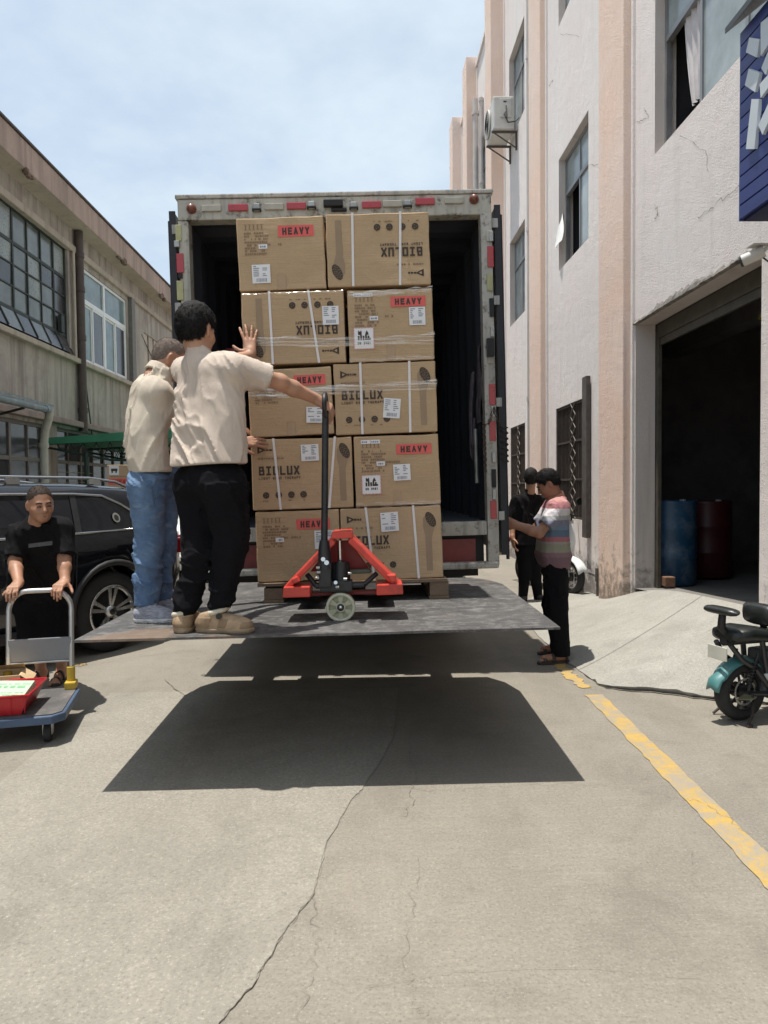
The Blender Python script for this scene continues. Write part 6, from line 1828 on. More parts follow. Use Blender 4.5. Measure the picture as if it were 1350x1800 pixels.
def jeans_mat():
    m = bpy.data.materials.new('blue_denim'); t, b = nodes_of(m); v = coords(t); f = noise(t, v, 6, 7, .65, .5); st = noise(t, coords(t, (1, 1, 2.6)), 11, 5, .6, .6); w = noise(t, v, 300, 2)
    col = mixc(t, ramp(t, f, .35, .68), (.065, .12, .225), (.15, .24, .375)); col = mixc(t, ramp(t, st, .55, .72, 0, .5), col, (.26, .36, .48)); col = mixc(t, ramp(t, w, .3, .6, .25, 0), col, (.05, .09, .17))
    t.links.new(col, b.inputs['Base Color']); b.inputs['Roughness'].default_value = .9; bumpn(t, b, st, .6, .015); return m
M_jean = jeans_mat()
def stripe_mat(zs_):
    m = bpy.data.materials.new('striped_polo'); t, b = nodes_of(m); c = t.nodes.new('ShaderNodeTexCoord'); sx = t.nodes.new('ShaderNodeSeparateXYZ'); t.links.new(c.outputs['Object'], sx.inputs[0])
    nz = noise(t, coords(t), 7, 4); ad = N(t, 'ShaderNodeMath', operation='MULTIPLY_ADD'); t.links.new(nz, ad.inputs[0]); ad.inputs[1].default_value = .012; t.links.new(sx.outputs['Z'], ad.inputs[2])
    cr = t.nodes.new('ShaderNodeValToRGB'); cr.color_ramp.interpolation = 'CONSTANT'; z0, z1 = zs_[0][0], zs_[-1][0] + .1
    for i, (z, cc) in enumerate(zs_):
        pos = (z - z0) / (z1 - z0); e_ = cr.color_ramp.elements[i] if i < 2 else cr.color_ramp.elements.new(pos); e_.position = pos; e_.color = (*cc, 1)
    t.links.new(ramp(t, ad.outputs[0], z0, z1), cr.inputs['Fac']); t.links.new(cr.outputs['Color'], b.inputs['Base Color']); b.inputs['Roughness'].default_value = .9
    bumpn(t, b, noise(t, coords(t), 14, 4, .6, .6), .4, .012); return m

def neck_hole(T, nk, up, r=.066, lift=.03):
    up = nrm(up); T.rc(nk + up * lift, r, nk + up * (lift + .16), r + .035, .012, 's')
def nrm(v): return Vector(v).normalized()
def hand(S, W, D, Nv, side, curl=(.3, .35, .35, .4), spread=.12, thumb=(.7, .2), s=1.0):
    """W wrist, D towards the knuckles, Nv out of the back of the hand, side -1 thumb to D x N ... """
    D = nrm(D); Nv = Vector(Nv); Nv = (Nv - D * Nv.dot(D)).normalized(); T = D.cross(Nv) * side      # thumb side
    kn = [W + D * (.088 * s) + T * (o * s) for o in (.030, .010, -.010, -.028)]
    S.rc(W - D * .02 * s, .024 * s, W + D * .03 * s, .024 * s, .02)
    for i, k_ in enumerate(kn): S.rc(W + D * .015 * s + T * (.016, .006, -.006, -.014)[i] * s, .019 * s, k_ - Nv * .004 * s, .0125 * s, .012)
    for i, k_ in enumerate(kn):
        ln = (.044, .049, .045, .034)[i] * s; c = curl[i]; p = k_; d = (D + T * spread * (1.2, .4, -.4, -1.2)[i]).normalized(); r0 = (.0098, .0100, .0096, .0086)[i] * s
        for j in range(3):
            ang = c * (.7, 1.0, .8)[j]; d = (d * math.cos(ang) - Nv * math.sin(ang)).normalized(); q = p + d * ln * (1, .65, .5)[j]
            S.rc(p, r0 * (1, .94, .88)[j], q, r0 * (.94, .88, .78)[j], .004); p = q
    p = W + D * .022 * s + T * .020 * s; d = (D * (1 - thumb[0]) + T * thumb[0] - Nv * thumb[1]).normalized(); q = p + d * .042 * s; S.rc(p, .016 * s, q, .012 * s, .012)
    d2 = (d + D * .5 - Nv * .3 * thumb[1]).normalized(); q2 = q + d2 * .030 * s; S.rc(q, .0115 * s, q2, .0105 * s, .004); S.rc(q2, .0105 * s, q2 + (d2 + D * .3).normalized() * .022 * s, .0085 * s, .004)
def head_sdf(S, c, F, Uv, s=1.0):
    F = nrm(F); Uv = Vector(Uv); Uv = (Uv - F * Uv.dot(F)).normalized(); Rv = F.cross(Uv); ax = (Rv, F, Uv)
    P = lambda r, f, u: c + Rv * r * s + F * f * s + Uv * u * s
    S.ell(P(0, -.012, .035), ax, (.074 * s, .094 * s, .086 * s), .02); S.ell(P(0, .018, -.03), ax, (.062 * s, .074 * s, .082 * s), .035); S.ell(P(0, .045, -.085), ax, (.036 * s, .034 * s, .026 * s), .04)
    S.rc(P(-.03, .078, .012), .011 * s, P(.03, .078, .012), .011 * s, .015)
    for r in (-1, 1):
        S.ell(P(r * .031, .094, -.006), ax, (.015 * s, .012 * s, .010 * s), .016, 's'); S.ell(P(r * .031, .080, -.008), ax, (.013 * s, .010 * s, .009 * s), .006); S.rc(P(r * .042, .062, -.035), .016 * s, P(r * .05, .04, -.03), .014 * s, .03)
        S.ell(P(r * .076, -.008, -.008), (Rv * .9 + F * .4 * r, F * .9 - Rv * .4 * r, Uv), (.010 * s, .020 * s, .032 * s), .010); S.ell(P(r * .086, -.002, -.006), ax, (.006 * s, .010 * s, .018 * s), .006, 's')
    S.rc(P(0, .088, .0), .008 * s, P(0, .104, -.036), .0125 * s, .012)
    for r in (-1, 1): S.ell(P(r * .013, .092, -.040), ax, (.009 * s, .010 * s, .008 * s), .008)
    S.rc(P(-.018, .083, -.066), .0075 * s, P(.018, .083, -.066), .0075 * s, .008); S.rc(P(-.016, .081, -.078), .008 * s, P(.016, .081, -.078), .008 * s, .008); S.rc(P(-.02, .095, -.0715), .0025, P(.02, .095, -.0715), .0025, .006, 's')
    return P, ax
def hair_sdf(c, F, Uv, thick, hairline, s=1.0, back=-.055, rough=.004):
    F = nrm(F); Uv = Vector(Uv); Uv = (Uv - F * Uv.dot(F)).normalized(); Rv = F.cross(Uv); ax = (Rv, F, Uv); P = lambda r, f, u: c + Rv * r * s + F * f * s + Uv * u * s
    H = SDF(); H.ell(P(0, -.012, .035), ax, ((.074 + thick) * s, (.094 + thick) * s, (.086 + thick * 1.2) * s), .02); H.ell(P(0, -.035, -.01), ax, ((.060 + thick * .8) * s, (.062 + thick * .6) * s, (.070 + thick) * s), .03)
    
    for pp, nn_, kk in ((P(0, .062, hairline), F * .80 - Uv * .60, .02), (P(0, -.06, back), -Uv + F * .40, .015)):
        pp = A3(pp); nn_ = A3(nn_.normalized()); H.ops.append(('i', (lambda Q, pp=pp, nn_=nn_: (Q - pp) @ nn_ + .007 * vnoise(Q * 65)), kk))
    for r in (-1, 1): H.ell(P(r * .082, .0, -.012), ax, (.026 * s, .030 * s, .042 * s), .015, 's')
    def post(Q, d): return d - rough * .6 * vnoise(Q * 70) - rough * .7 * vnoise(Q * 150)
    H.post = post; return H
def torso(S, sh_l, sh_r, pel, hw_ch, hw_hip, rad, bend=Vector((0, 0, 0)), n=9, top=.055):
    """stack of lateral capsules from the shoulders to the pelvis"""
    a = (sh_l + sh_r) * .5; rv0 = (sh_r - sh_l).normalized()
    for i in range(n):
        f = i / (n - 1); c = a.lerp(pel, f) + bend * math.sin(f * math.pi); w = hw_ch * (1 - f) + hw_hip * f; r = rad[0] + (rad[1] - rad[0]) * min(1, f * 2.2) if f < .45 else rad[1] + (rad[2] - rad[1]) * (f - .45) / .55
        if i == 0: w *= .9
        S.rc(c - rv0 * w, r, c + rv0 * w, r, .05)
    S.rc(sh_l, top, sh_r, top, .05)
def folds(amp, freq, stretch=(1, 1, .5), seed=0.0, amp2=None, skew=(0, 0)):
    st = np.array(stretch)
    def post(P, d):
        near = np.abs(d) < .06
        if not near.any(): return d
        d = d.copy(); Q = P[near].copy(); Q[:, 0] += Q[:, 2] * skew[0]; Q[:, 2] += Q[:, 0] * skew[1]; Q = Q * freq * st + seed; w = vnoise(Q * .55 + 3.1); Q2 = Q + w[:, None] * np.array((.9, .9, .5))
        n1_ = (1 - np.abs(vnoise(Q2)) * 1.25) ; n1_ = np.clip(n1_, 0, 1) ** 3; n2_ = np.clip(1 - np.abs(vnoise(Q2 * 1.9 + 17)) * 1.25, 0, 1) ** 3.5; msk = .35 + .65 * np.clip(.5 + vnoise(Q * .4 + 5) * 1.2, 0, 1)
        d[near] = d[near] - msk * (amp * (n1_ - .4) + (amp2 or amp * .5) * (n2_ - .3)); return d
    return post
def shoe(name, heel, toe, zsole, up, mat, parent, h=.006, w=.042, sole=None, over=None):
    heel = Vector(heel); toe = Vector(toe); d = (toe - heel); d.z = 0; d.normalize(); S = SDF(); hz = Vector((0, 0, 1))
    b0 = Vector((heel.x, heel.y, zsole)); b1 = Vector((toe.x, toe.y, zsole))
    S.rc(b0 + hz * .045 + d * .035, .042, b1 + hz * .030 - d * .055, .046, .02); S.rc(b1 + hz * .034 - d * .10, .044, b1 + hz * .028 - d * .045, .038, .02); S.rc(b0 + hz * .05 + d * .035, .043, b0 + hz * (.05 + up) + d * .05, .043, .03); S.rc(b0 + hz * .085 + d * .07, .036, b1 + hz * .045 - d * .09, .036, .03)
    if sole:
        for k in range(4): S.rc(b1 + hz * .10 - d * (.085 + .022 * k) - Vector((-d.y, d.x, 0)) * .05, .004, b1 + hz * (.086 + .008 * k) - d * (.085 + .022 * k) + Vector((-d.y, d.x, 0)) * .05, .004, .006, 's')
        def seams(P, dd): 
            t_ = (P - A3(b0)) @ A3(d); zz = P[:, 2] - zsole; return dd + .0022 * np.exp(-((zz - .036 - .02 * np.clip(.12 - t_, 0, 1)) / .0035) ** 2) + .002 * np.exp(-((t_ - .10 - .5 * (zz - .04)) / .004) ** 2) + .002 * np.exp(-((t_ - .205 + .4 * (zz - .04)) / .004) ** 2)
        S.post = seams
    S.plane(b0, (0, 0, -1), .004); S.plane(b0 + hz * (.06 + up), (-.25 * d.x, -.25 * d.y, 1), .006); o = sdf_mesh(name, S, h, mat, parent)
    if sole and over:
        for nm_, lo_, hi_, zt_ in (('heel_counter', -.02, .075, .085), ('toe_cap', .235, .40, .060), ('side_panel', .115, .165, .075)):
            V_ = SDF(); V_.ops = [('u', (lambda P: S(P) - .0022), .01)]; V_.lo = list(S.lo); V_.hi = list(S.hi); n_ = A3(d)
            V_.ops.append(('i', (lambda P, h_=hi_: (P - A3(b0)) @ n_ - h_ - .35 * (P[:, 2] - zsole - .03)), .004)); V_.ops.append(('i', (lambda P, l_=lo_: l_ - (P - A3(b0)) @ n_ + .35 * (P[:, 2] - zsole - .03)), .004)); V_.ops.append(('i', (lambda P, z_=zt_: P[:, 2] - zsole - z_), .004)); V_.ops.append(('i', (lambda P: zsole + .028 - P[:, 2]), .004))
            sdf_mesh(nm_, V_, h, over, o).location = -Vector(parent.location)
    if sole:
        T = SDF(); T.rc(b0 + hz * .02 + d * .035, .048, b1 + hz * .02 - d * .05, .053, .02); T.plane(b0, (0, 0, -1), .004); T.plane(b0 + hz * .027, (0, 0, 1), .004); T.post = lambda P, dd: dd + .002 * (np.sin(((P - A3(b0)) @ A3(d)) * 330) > .2) * (P[:, 2] < zsole + .014); sdf_mesh('sole', T, h, sole, o).location = -Vector(parent.location)
    return o
def sub(o, parent_root):      # sub-part built in world offsets of its root
    return o

def person(label, loc, group=None):
    return empty('person', loc, label, 'person')

HZ = Vector((0, 0, 1))
# ================================================================ A: near man gripping the jack handle
fa = at(372, 1112, 3.6)
pa = person('man in beige tee and black joggers gripping the pallet jack handle', (fa.x, fa.y, plat_z(fa.x)))
zp = lambda v: plat_z(v.x)
ankR, toeR = at(383, 1075, 3.63), at(438, 1100, 3.60); ankL, toeL = at(322, 1078, 3.66), at(352, 1098, 3.80)
kneR, kneL = at(407, 962, 3.63), at(353, 966, 3.70); hipR, hipL = at(394, 858, 3.60), at(346, 858, 3.74); pel = at(366, 822, 3.67)
shR, shL = at(413, 648, 3.58), at(324, 652, 3.82); nk = at(349, 612, 3.72); hc = at(346, 580, 3.735)
elR, wrR = at(492, 672, 3.74), at(556, 702, 3.90); elL, wrL = at(384, 640, 4.22), at(441, 624, 4.455)
Fh = Vector((.42, .9, -.08))
S = SDF(); head_sdf(S, hc, Fh, (0, -.05, 1), 1.06); S.rc(nk - HZ * .06, .062, hc - HZ * .05 - nrm(Fh) * .02, .056, .03)
torso(S, shL, shR, pel, .12, .09, (.05, .055, .06), n=7, top=.04)
for s_, e_, w_ in ((shR, elR, wrR), (shL, elL, wrL)):
    S.rc(s_, .052, e_, .040, .03); m_ = e_.lerp(w_, .35); S.rc(e_, .040, m_, .041, .02); S.rc(m_, .041, w_, .027, .02)
S.rc(elR + Vector((0, -.005, 0)), .040, elR, .040, .02)
hand(S, wrR, (at(576, 714, 3.915) - wrR), Vector((.1, -.55, .8)), -1, (1.05, 1.1, 1.1, 1.1), .05, (.5, .8))
hand(S, wrL, Vector((-.08, .12, 1)), Vector((.1, -1, .12)), -1, (.12, .10, .10, .14), .24, (.85, .05), 1.02)
S.rc(hipR, .07, kneR, .05, .03); S.rc(kneR, .05, ankR, .035, .02); S.rc(hipL, .07, kneL, .05, .03); S.rc(kneL, .05, ankL, .035, .02)
sdf_mesh('body', S, .0062, M_skin, pa)
strands(sdf_mesh('hair', hair_sdf(hc, Fh, (0, -.05, 1), .014, .045, 1.06, back=-.062, rough=.004), .006, M_hair, pa), 9000, .013, .0013, .7, 3, .25)
T = SDF(); torso(T, shL, shR, pel - HZ * .02, .125, .105, (.080, .093, .112), bend=Vector((.012, -.01, 0)), n=10, top=.064)
T.rc(shR, .072, shR.lerp(elR, .80), .070, .05, cap=.80); T.rc(shL, .066, shL.lerp(elL, .75), .066, .05, cap=.8)
T.rc(nk - HZ * .075, .075, nk - HZ * .03, .066, .04)
hem = at(365, 817, 3.6); T.hem(hem, (.03, 0, -1), .006); neck_hole(T, nk, (0, .1, 1), .064, .042)
T.post = folds(.026, 9, (1, 1, .40), 3.0, .013, (.6, 0))
sdf_mesh('tee_shirt', T, .0072, M_beige, pa)
G = SDF(); G.rc(hipL + HZ * .03, .108, hipR + HZ * .03, .108, .05); G.rc(pel - HZ * .03, .092, pel + HZ * .02, .085, .04)
for hp, kn_, an in ((hipR, kneR, ankR), (hipL, kneL, ankL)):
    G.rc(hp, .112, kn_, .080, .05); G.rc(kn_, .080, an.lerp(kn_, .12), .060, .04); G.rc(an.lerp(kn_, .16), .058, an + HZ * .02, .050, .02)
G.plane(pel + HZ * .09, (0, 0, 1), .01); G.post = folds(.024, 8.5, (.8, .8, 1.0), 11.0, .012, (.4, 0))
sdf_mesh('trousers', G, .0072, M_bpant, pa)
M_tan = pm('tan_suede', (.40, .285, .18), .85, 0, .25, 18, .3, 80, dirt=(.24, .17, .11), dscale=14, damt=.6); M_tans = pm('tan_sole', (.27, .20, .125), .75, 0, .25, 22, dirt=(.42, .34, .24), dscale=10, damt=.7); M_over = pm('dark_tan_overlay', (.27, .185, .11), .8, 0, .2, 20, .3, 90); M_cream = pm('cream_collar', (.55, .50, .40), .8, 0, .1, 20)
for hl_, to in ((at(349, 1110, 3.64), at(446, 1110, 3.585)), (at(316, 1110, 3.60), at(352, 1098, 3.84))):
    o = shoe('shoe', hl_, to, plat_z(hl_.x), .035, M_tan, pa, .006, sole=M_tans, over=M_over)
# ankle collars and lace dial
for an in (ankR, ankL):
    q = MB(); q.tube([an + Vector((.047 * math.cos(t * .5236), .047 * math.sin(t * .5236), .006 + .012 * math.cos(t * .5236))) for t in range(12)], .014, 8, True); q.build('shoe_collar', M_cream, pa, world=True)
q = MB(); p = at(385, 1083, 3.575); q.cyl(p, p + Vector((0, -.012, 0)), .014, n=14); q.build('lace_dial', M_trimb, pa, world=True)
# ================================================================ B: man in jeans
fb = at(268, 1080, 3.98)
pb = person('man in cream polo and blue jeans bending towards the cartons', (fb.x, fb.y, plat_z(fb.x)))
ankR, ankL = at(256, 1062, 3.96), at(280, 1050, 4.14); kneR, kneL = at(262, 955, 3.97), at(285, 948, 4.12); hipR, hipL = at(258, 862, 3.96), at(284, 858, 4.14); pel = at(266, 832, 4.04)
shR, shL = at(276, 690, 3.93), at(262, 684, 4.26); nk = at(281, 652, 4.10); hc = at(298, 632, 4.16); Fh = Vector((.86, .42, -.45))
elR, wrR = at(330, 752, 4.10), at(418, 778, 4.40); elL, wrL = at(330, 740, 4.42), at(392, 750, 4.52)
S = SDF(); head_sdf(S, hc, Fh, (.45, .2, .9), .98); S.rc(nk - Vector((.03, 0, .05)), .064, hc - HZ * .04 - nrm(Fh) * .03, .056, .03); torso(S, shL, shR, pel, .12, .09, (.05, .055, .06), n=7, top=.04)
for s_, e_, w_ in ((shR, elR, wrR), (shL, elL, wrL)):
    S.rc(s_, .052, e_, .040, .03); S.rc(e_, .040, w_, .027, .02)
hand(S, wrR, Vector((1, .35, .12)), Vector((-.1, -.9, .45)), 1, (.25, .2, .2, .25), .15, (.6, .2))
hand(S, wrL, Vector((1, .3, .0)), Vector((-.1, -.6, .8)), 1)
for a_, b_, c_ in ((hipR, kneR, ankR), (hipL, kneL, ankL)): S.rc(a_, .07, b_, .05, .03); S.rc(b_, .05, c_, .035, .02)
sdf_mesh('body', S, .0068, M_skin2, pb)
strands(sdf_mesh('hair', hair_sdf(hc, Fh, (.45, .2, .9), .0010, .05, .98, -.055, .0006), .006, M_crop2, pb), 6000, .005, .0012, .1, 4)
T = SDF(); torso(T, shL, shR, pel - HZ * .03, .125, .10, (.080, .090, .098), bend=Vector((-.022, -.02, 0)), n=10, top=.066); T.rc(shR, .070, shR.lerp(elR, .75), .074, .05, cap=.8); T.rc(shL, .068, shL.lerp(elL, .65), .07, .05, cap=.8); T.rc(nk - Vector((.02, 0, .07)), .074, nk - Vector((.008, 0, .02)), .066, .04)
T.hem(at(268, 831, 4.0), (.02, 0, -1), .006); neck_hole(T, nk, (.35, .2, .9), .066, .04); T.post = folds(.028, 9, (1, 1, .38), 21.0, .014, (-.4, 0)); sdf_mesh('polo_shirt', T, .0078, M_beige2, pb)
def collar(a, b, r, mat, root, h0=.0, h1=.05):
    ax = nrm(b - a); C_ = SDF(); C_.rc(a - ax * .03, r + .016, b + ax * .03, r + .006, .01); C_.rc(a - ax * .1, r, b + ax * .1, r, .004, 's'); C_.plane(a + ax * h1, ax, .004); C_.plane(a + ax * h0, -ax, .004); sdf_mesh('collar', C_, .006, mat, root)
na = nk - Vector((.03, 0, .05)); nb = hc - HZ * .04 - nrm(Fh) * .03
collar(na + (nb - na) * .42, nb, .066, M_beige2, pb, -.02, .032)
G = SDF(); G.rc(hipL + HZ * .05 + Vector((.012, 0, 0)), .108, hipR + HZ * .05 + Vector((.012, 0, 0)), .108, .05)
for hp, kn_, an in ((hipR, kneR, ankR), (hipL, kneL, ankL)): G.rc(hp, .100, kn_, .078, .05); G.rc(kn_, .078, an + HZ * .0, .066, .03)
G.plane(pel + HZ * .06, (0, 0, 1), .01); G.hem(at(268, 1062, 4.0), (0, 0, -1), .01); G.post = folds(.020, 9.5, (.7, .7, 1.35), 31.0, .014, (0, .6)); jo = sdf_mesh('jeans', G, .0078, M_jean, pb)
pk = at(250, 868, 3.87); V_ = SDF(); V_.ops = [('u', (lambda P: G(P) - .0035), .01)]; V_.lo = [A3(pk) - .14]; V_.hi = [A3(pk) + .14]
for n_, e_ in (((1, .25, .08), .062), ((-1, -.25, -.08), .062), ((-.08, 0, 1), .070), ((.08, 0, -1), .078), ((0, 1, 0), .09)): V_.ops.append(('i', (lambda P, n_=A3(n_), e_=e_: (P - A3(pk)) @ n_ - e_), .004))
sdf_mesh('back_pocket', V_, .007, M_jean, jo).location = -Vector(pb.location)
M_sneak = pm('grey_blue_knit', (.30, .31, .36), .8, 0, .5, 40, .3, 90, stretch=(1, 1, 6)); M_sstr = pm('striped_sole', (.55, .55, .54), .6, 0, .8, 30, stretch=(1, 1, 9))
for hl_, to in ((at(240, 1088, 3.95), at(310, 1080, 3.93)), (at(268, 1076, 4.13), at(326, 1070, 4.12))): shoe('sneaker', hl_, to, plat_z(hl_.x), .02, M_sneak, pb, .0065, sole=M_sstr)

# ================================================================ C: man leaning on the trolley
pcn = person('man in black tee and shorts leaning on the trolley handle', (atz(92, 1195).x, 5.6, 0))
bar = lambda x: tw2(x, .035, .835)
gR, gL = bar(-.115), bar(.15)
hc = at(71, 886, 4.93); Fh = Vector((.62, -.78, -.10)); nk = at(66, 917, 5.03)
shR, shL = at(36, 937, 5.07), at(110, 932, 5.03); pel = at(70, 1052, 5.36); hipR, hipL = at(52, 1062, 5.36), at(90, 1060, 5.36)
elR, elL = at(26, 988, 4.98), at(113, 984, 4.95); wrR, wrL = gR + Vector((-.012, .075, .045)), gL + Vector((.01, .075, .045))
kneR, kneL = at(63, 1128, 5.44), at(104, 1124, 5.46); ankR, ankL = at(73, 1181, 5.62), at(109, 1178, 5.64)
S = SDF(); P_, _ = head_sdf(S, hc, Fh, (0, -.1, 1), 1.04); S.rc(nk - HZ * .03, .066, hc - HZ * .05 - nrm(Fh) * .025, .058, .03); torso(S, shR, shL, pel, .12, .09, (.05, .055, .06), n=7, top=.04)
for s_, e_, w_ in ((shR, elR, wrR), (shL, elL, wrL)):
    S.rc(s_, .052, e_, .042, .03); m_ = e_.lerp(w_, .35); S.rc(e_, .042, m_, .043, .02); S.rc(m_, .043, w_, .029, .02)
hand(S, wrR, (gR + HZ * .022 - Vector((0, .0, 0))) - wrR + Vector((0, -.06, 0)), Vector((0, -.35, 1)), 1, (.95, 1.0, 1.0, 1.0), .06, (.75, .6)); hand(S, wrL, (gL + HZ * .022) - wrL + Vector((0, -.06, 0)), Vector((0, -.35, 1)), -1, (.95, 1.0, 1.0, 1.0), .06, (.75, .6))
for a_, b_, c_ in ((hipR, kneR, ankR), (hipL, kneL, ankL)):
    S.rc(a_, .08, b_, .056, .03); m_ = b_.lerp(c_, .35) + Vector((0, .012, 0)); S.rc(b_, .052, m_, .054, .02); S.rc(m_, .054, c_, .034, .02); t_ = Vector((c_.x + (.02 if a_ is hipL else -.03), c_.y - .17, .03)); S.rc(Vector((c_.x, c_.y + .02, .04)), .036, t_, .030, .03); S.rc(c_, .036, Vector((c_.x, c_.y - .06, .05)), .032, .03)
    for k in range(5): S.rc(t_ + Vector(((k - 2) * .016, .0, -.004)), .011, t_ + Vector(((k - 2) * .018, -.045 + abs(k - (1 if a_ is hipL else 3)) * .008, -.014)), .009, .004)
sdf_mesh('body', S, .0068, M_skin2, pcn)
strands(sdf_mesh('hair', hair_sdf(hc, Fh, (0, -.1, 1), .0012, .046, 1.04, -.06, .0006), .006, M_crop, pcn), 6000, .006, .0013, .1, 5)
def face_bits(P, root, s=1.0):
    for r in (-1, 1):
        q = MB(); q.tube([P(r * .018, .0925, -.007), P(r * .030, .0955, -.004), P(r * .043, .087, -.007)], .0042 * s, 6); q.build('eye', M_eye, root, world=True)
        q = MB(); q.tube([P(r * .014, .0935, .014), P(r * .03, .094, .019), P(r * .047, .081, .014)], .0040 * s, 6); q.build('eyebrow', M_hair, root, world=True)
    q = MB(); q.tube([P(-.022, .082, -.0715), P(0, .0925, -.0715), P(.022, .082, -.0715)], .0035 * s, 6); q.build('lips', M_lips, root, world=True)
face_bits(P_, pcn)
T = SDF(); torso(T, shR, shL, pel + HZ * .0, .125, .115, (.088, .108, .112), bend=Vector((0, .015, .01)), n=10, top=.056)
for s_, e_ in ((shR, elR), (shL, elL)): T.rc(s_, .066, s_.lerp(e_, 1.0), .078, .05, cap=.86)
T.rc(nk - Vector((0, -.01, .05)), .074, nk - Vector((0, -.005, .01)), .066, .04)
neck_hole(T, nk, hc - nk, .070, .025)
T.post = folds(.026, 9, (1, 1, .5), 41.0, .013, (.4, 0))
sdf_mesh('tee_shirt', T, .0078, M_btee, pcn)
q = MB(); pts = [at(px, py, 4.83) for px, py in ((50, 956), (92, 951), (92, 958), (50, 963))]; 
q.add([p + Vector((0, .0, 0)) for p in pts], [(0, 1, 2, 3)])
q.build('chest_print', pm('grey_print', (.08, .08, .085), .8, 0, .4, 60), pcn, world=True)
G = SDF(); G.rc(hipL + HZ * .04, .13, hipR + HZ * .04, .13, .05)
for hp, kn_ in ((hipR, kneR), (hipL, kneL)): G.rc(hp, .125, kn_ - HZ * .04, .105, .05)
G.hem((0, 0, kneR.z - .045), (0, 0, -1), .008); G.post = folds(.026, 8, (1, 1, .5), 51.0, .012); sdf_mesh('shorts', G, .0085, M_bpant, pcn)
M_sand = pm('dark_sandal', (.045, .035, .03), .6, 0, .25, 16); M_sands = pm('brown_sandal_sole', (.20, .13, .085), .8, 0, .2, 16)
def sandal(root, heel, toe, z, flip=1):
    heel = Vector((heel.x, heel.y, z)); toe = Vector((toe.x, toe.y, z)); d = (toe - heel).normalized(); n_ = Vector((-d.y, d.x, 0)); L_ = (toe - heel).length
    out = [(0.0, .0), (.02, .028), (.3, .034), (.6, .042), (.82, .046), (.95, .034), (1.0, 0.0), (.95, -.030), (.82, -.042), (.6, -.038), (.3, -.032), (.02, -.028)]
    q = MB(); q.prism([heel + d * (f * L_) + n_ * w + HZ * .002 for f, w in out], (0, 0, .022)); so = q.build('sandal', M_sand, root, world=True, bevel=.006)
    def strap(f0, f1, hgt, w):
        q = MB(); rows = []
        for k in range(9):
            a = math.pi * k / 8; f = f0 + (f1 - f0) * k / 8; c = heel + d * (f * L_) + n_ * (.044 * math.cos(a)) + HZ * (.02 + hgt * math.sin(a)); rows.append([c - d * w, c + d * w])
        q.loft(rows, False, False); o = q.build('sandal_strap', M_sand, so); o.location = -Vector(root.location); m = o.modifiers.new('solid', 'SOLIDIFY'); m.thickness = .006; m.offset = 1
    strap(.80, .72, .042, .016); strap(.52, .46, .072, .015); strap(.12, .12, .085, .010)
sandal(pcn, Vector((ankR.x + .01, ankR.y + .06, 0)), Vector((ankR.x - .035, ankR.y - .225, 0)), 0); sandal(pcn, Vector((ankL.x, ankL.y + .06, 0)), Vector((ankL.x + .025, ankL.y - .225, 0)), 0)

# ================================================================ D: man in the striped polo
pd = person('man in striped polo and black trousers looking down beside the platform', (1.56, 6.02, 0))
ankL, ankR = at(986, 1143, 5.90), at(984, 1127, 6.24); kneL, kneR = at(979, 1062, 5.90), at(972, 1060, 6.18); hipL, hipR = at(976, 982, 5.94), at(974, 980, 6.16); pel = at(974, 968, 6.04)
shL, shR = at(984, 893, 5.85), at(972, 890, 6.23); nk = at(976, 872, 6.05); hc = at(963, 850, 6.03); Fh = Vector((-.86, .12, -.48))
elL, wrL = at(948, 937, 5.78), at(908, 924, 5.86); elR, wrR = at(938, 934, 6.26), at(908, 922, 6.16)
S = SDF(); P_, _ = head_sdf(S, hc, Fh, (-.45, 0, .9), .99); S.rc(nk - Vector((-.015, 0, .05)), .062, hc - HZ * .035 - nrm(Fh) * .035, .055, .03); torso(S, shL, shR, pel, .12, .09, (.05, .055, .06), n=7, top=.04)
for s_, e_, w_ in ((shL, elL, wrL), (shR, elR, wrR)):
    S.rc(s_, .050, e_, .040, .03); m_ = e_.lerp(w_, .35); S.rc(e_, .040, m_, .041, .02); S.rc(m_, .041, w_, .028, .02)
hand(S, wrL, Vector((-.9, .25, .35)), Vector((-.25, -.95, .1)), -1, (.7, .75, .8, .85), .06, (.5, .6)); hand(S, wrR, Vector((-.9, -.25, .35)), Vector((-.25, .95, .1)), 1, (.7, .75, .8, .85), .06, (.5, .6))
for a_, b_, c_, ty in ((hipL, kneL, ankL, 5.86), (hipR, kneR, ankR, 6.20)):
    S.rc(a_, .07, b_, .05, .03); S.rc(b_, .05, c_, .034, .02); S.rc(Vector((c_.x + .02, c_.y, .055)), .036, Vector((c_.x - .15, c_.y - .03, .045)), .030, .03)
    for k in range(5): S.rc(Vector((c_.x - .15, c_.y - .03 + (k - 2) * .015, .04)), .011, Vector((c_.x - .19 + k * .006, c_.y - .03 + (k - 2) * .017, .034)), .009, .004)
sdf_mesh('body', S, .0068, M_skin3, pd)
strands(sdf_mesh('hair', hair_sdf(hc, Fh, (-.45, 0, .9), .009, .042, .99, -.04, .004), .006, M_hair, pd), 6000, .016, .0015, .6, 6, .25)
face_bits(P_, pd)
T = SDF(); torso(T, shL, shR, pel - HZ * .07, .12, .10, (.090, .110, .122), bend=Vector((-.02, 0, 0)), n=10, top=.064); T.rc(shL, .068, shL.lerp(elL, .88), .076, .05, cap=.82); T.rc(shR, .068, shR.lerp(elR, .85), .074, .05, cap=.82); T.rc(nk - HZ * .06, .072, nk - HZ * .02, .064, .04)
T.hem(at(974, 998, 6.0), (-.05, 0, -1), .006); neck_hole(T, nk, (-.35, 0, 1), .064, .035)
T.post = folds(.018, 9, (1, 1, .55), 61.0, .010, (.3, 0))
zpx = lambda py: at(980, py, 5.95).z
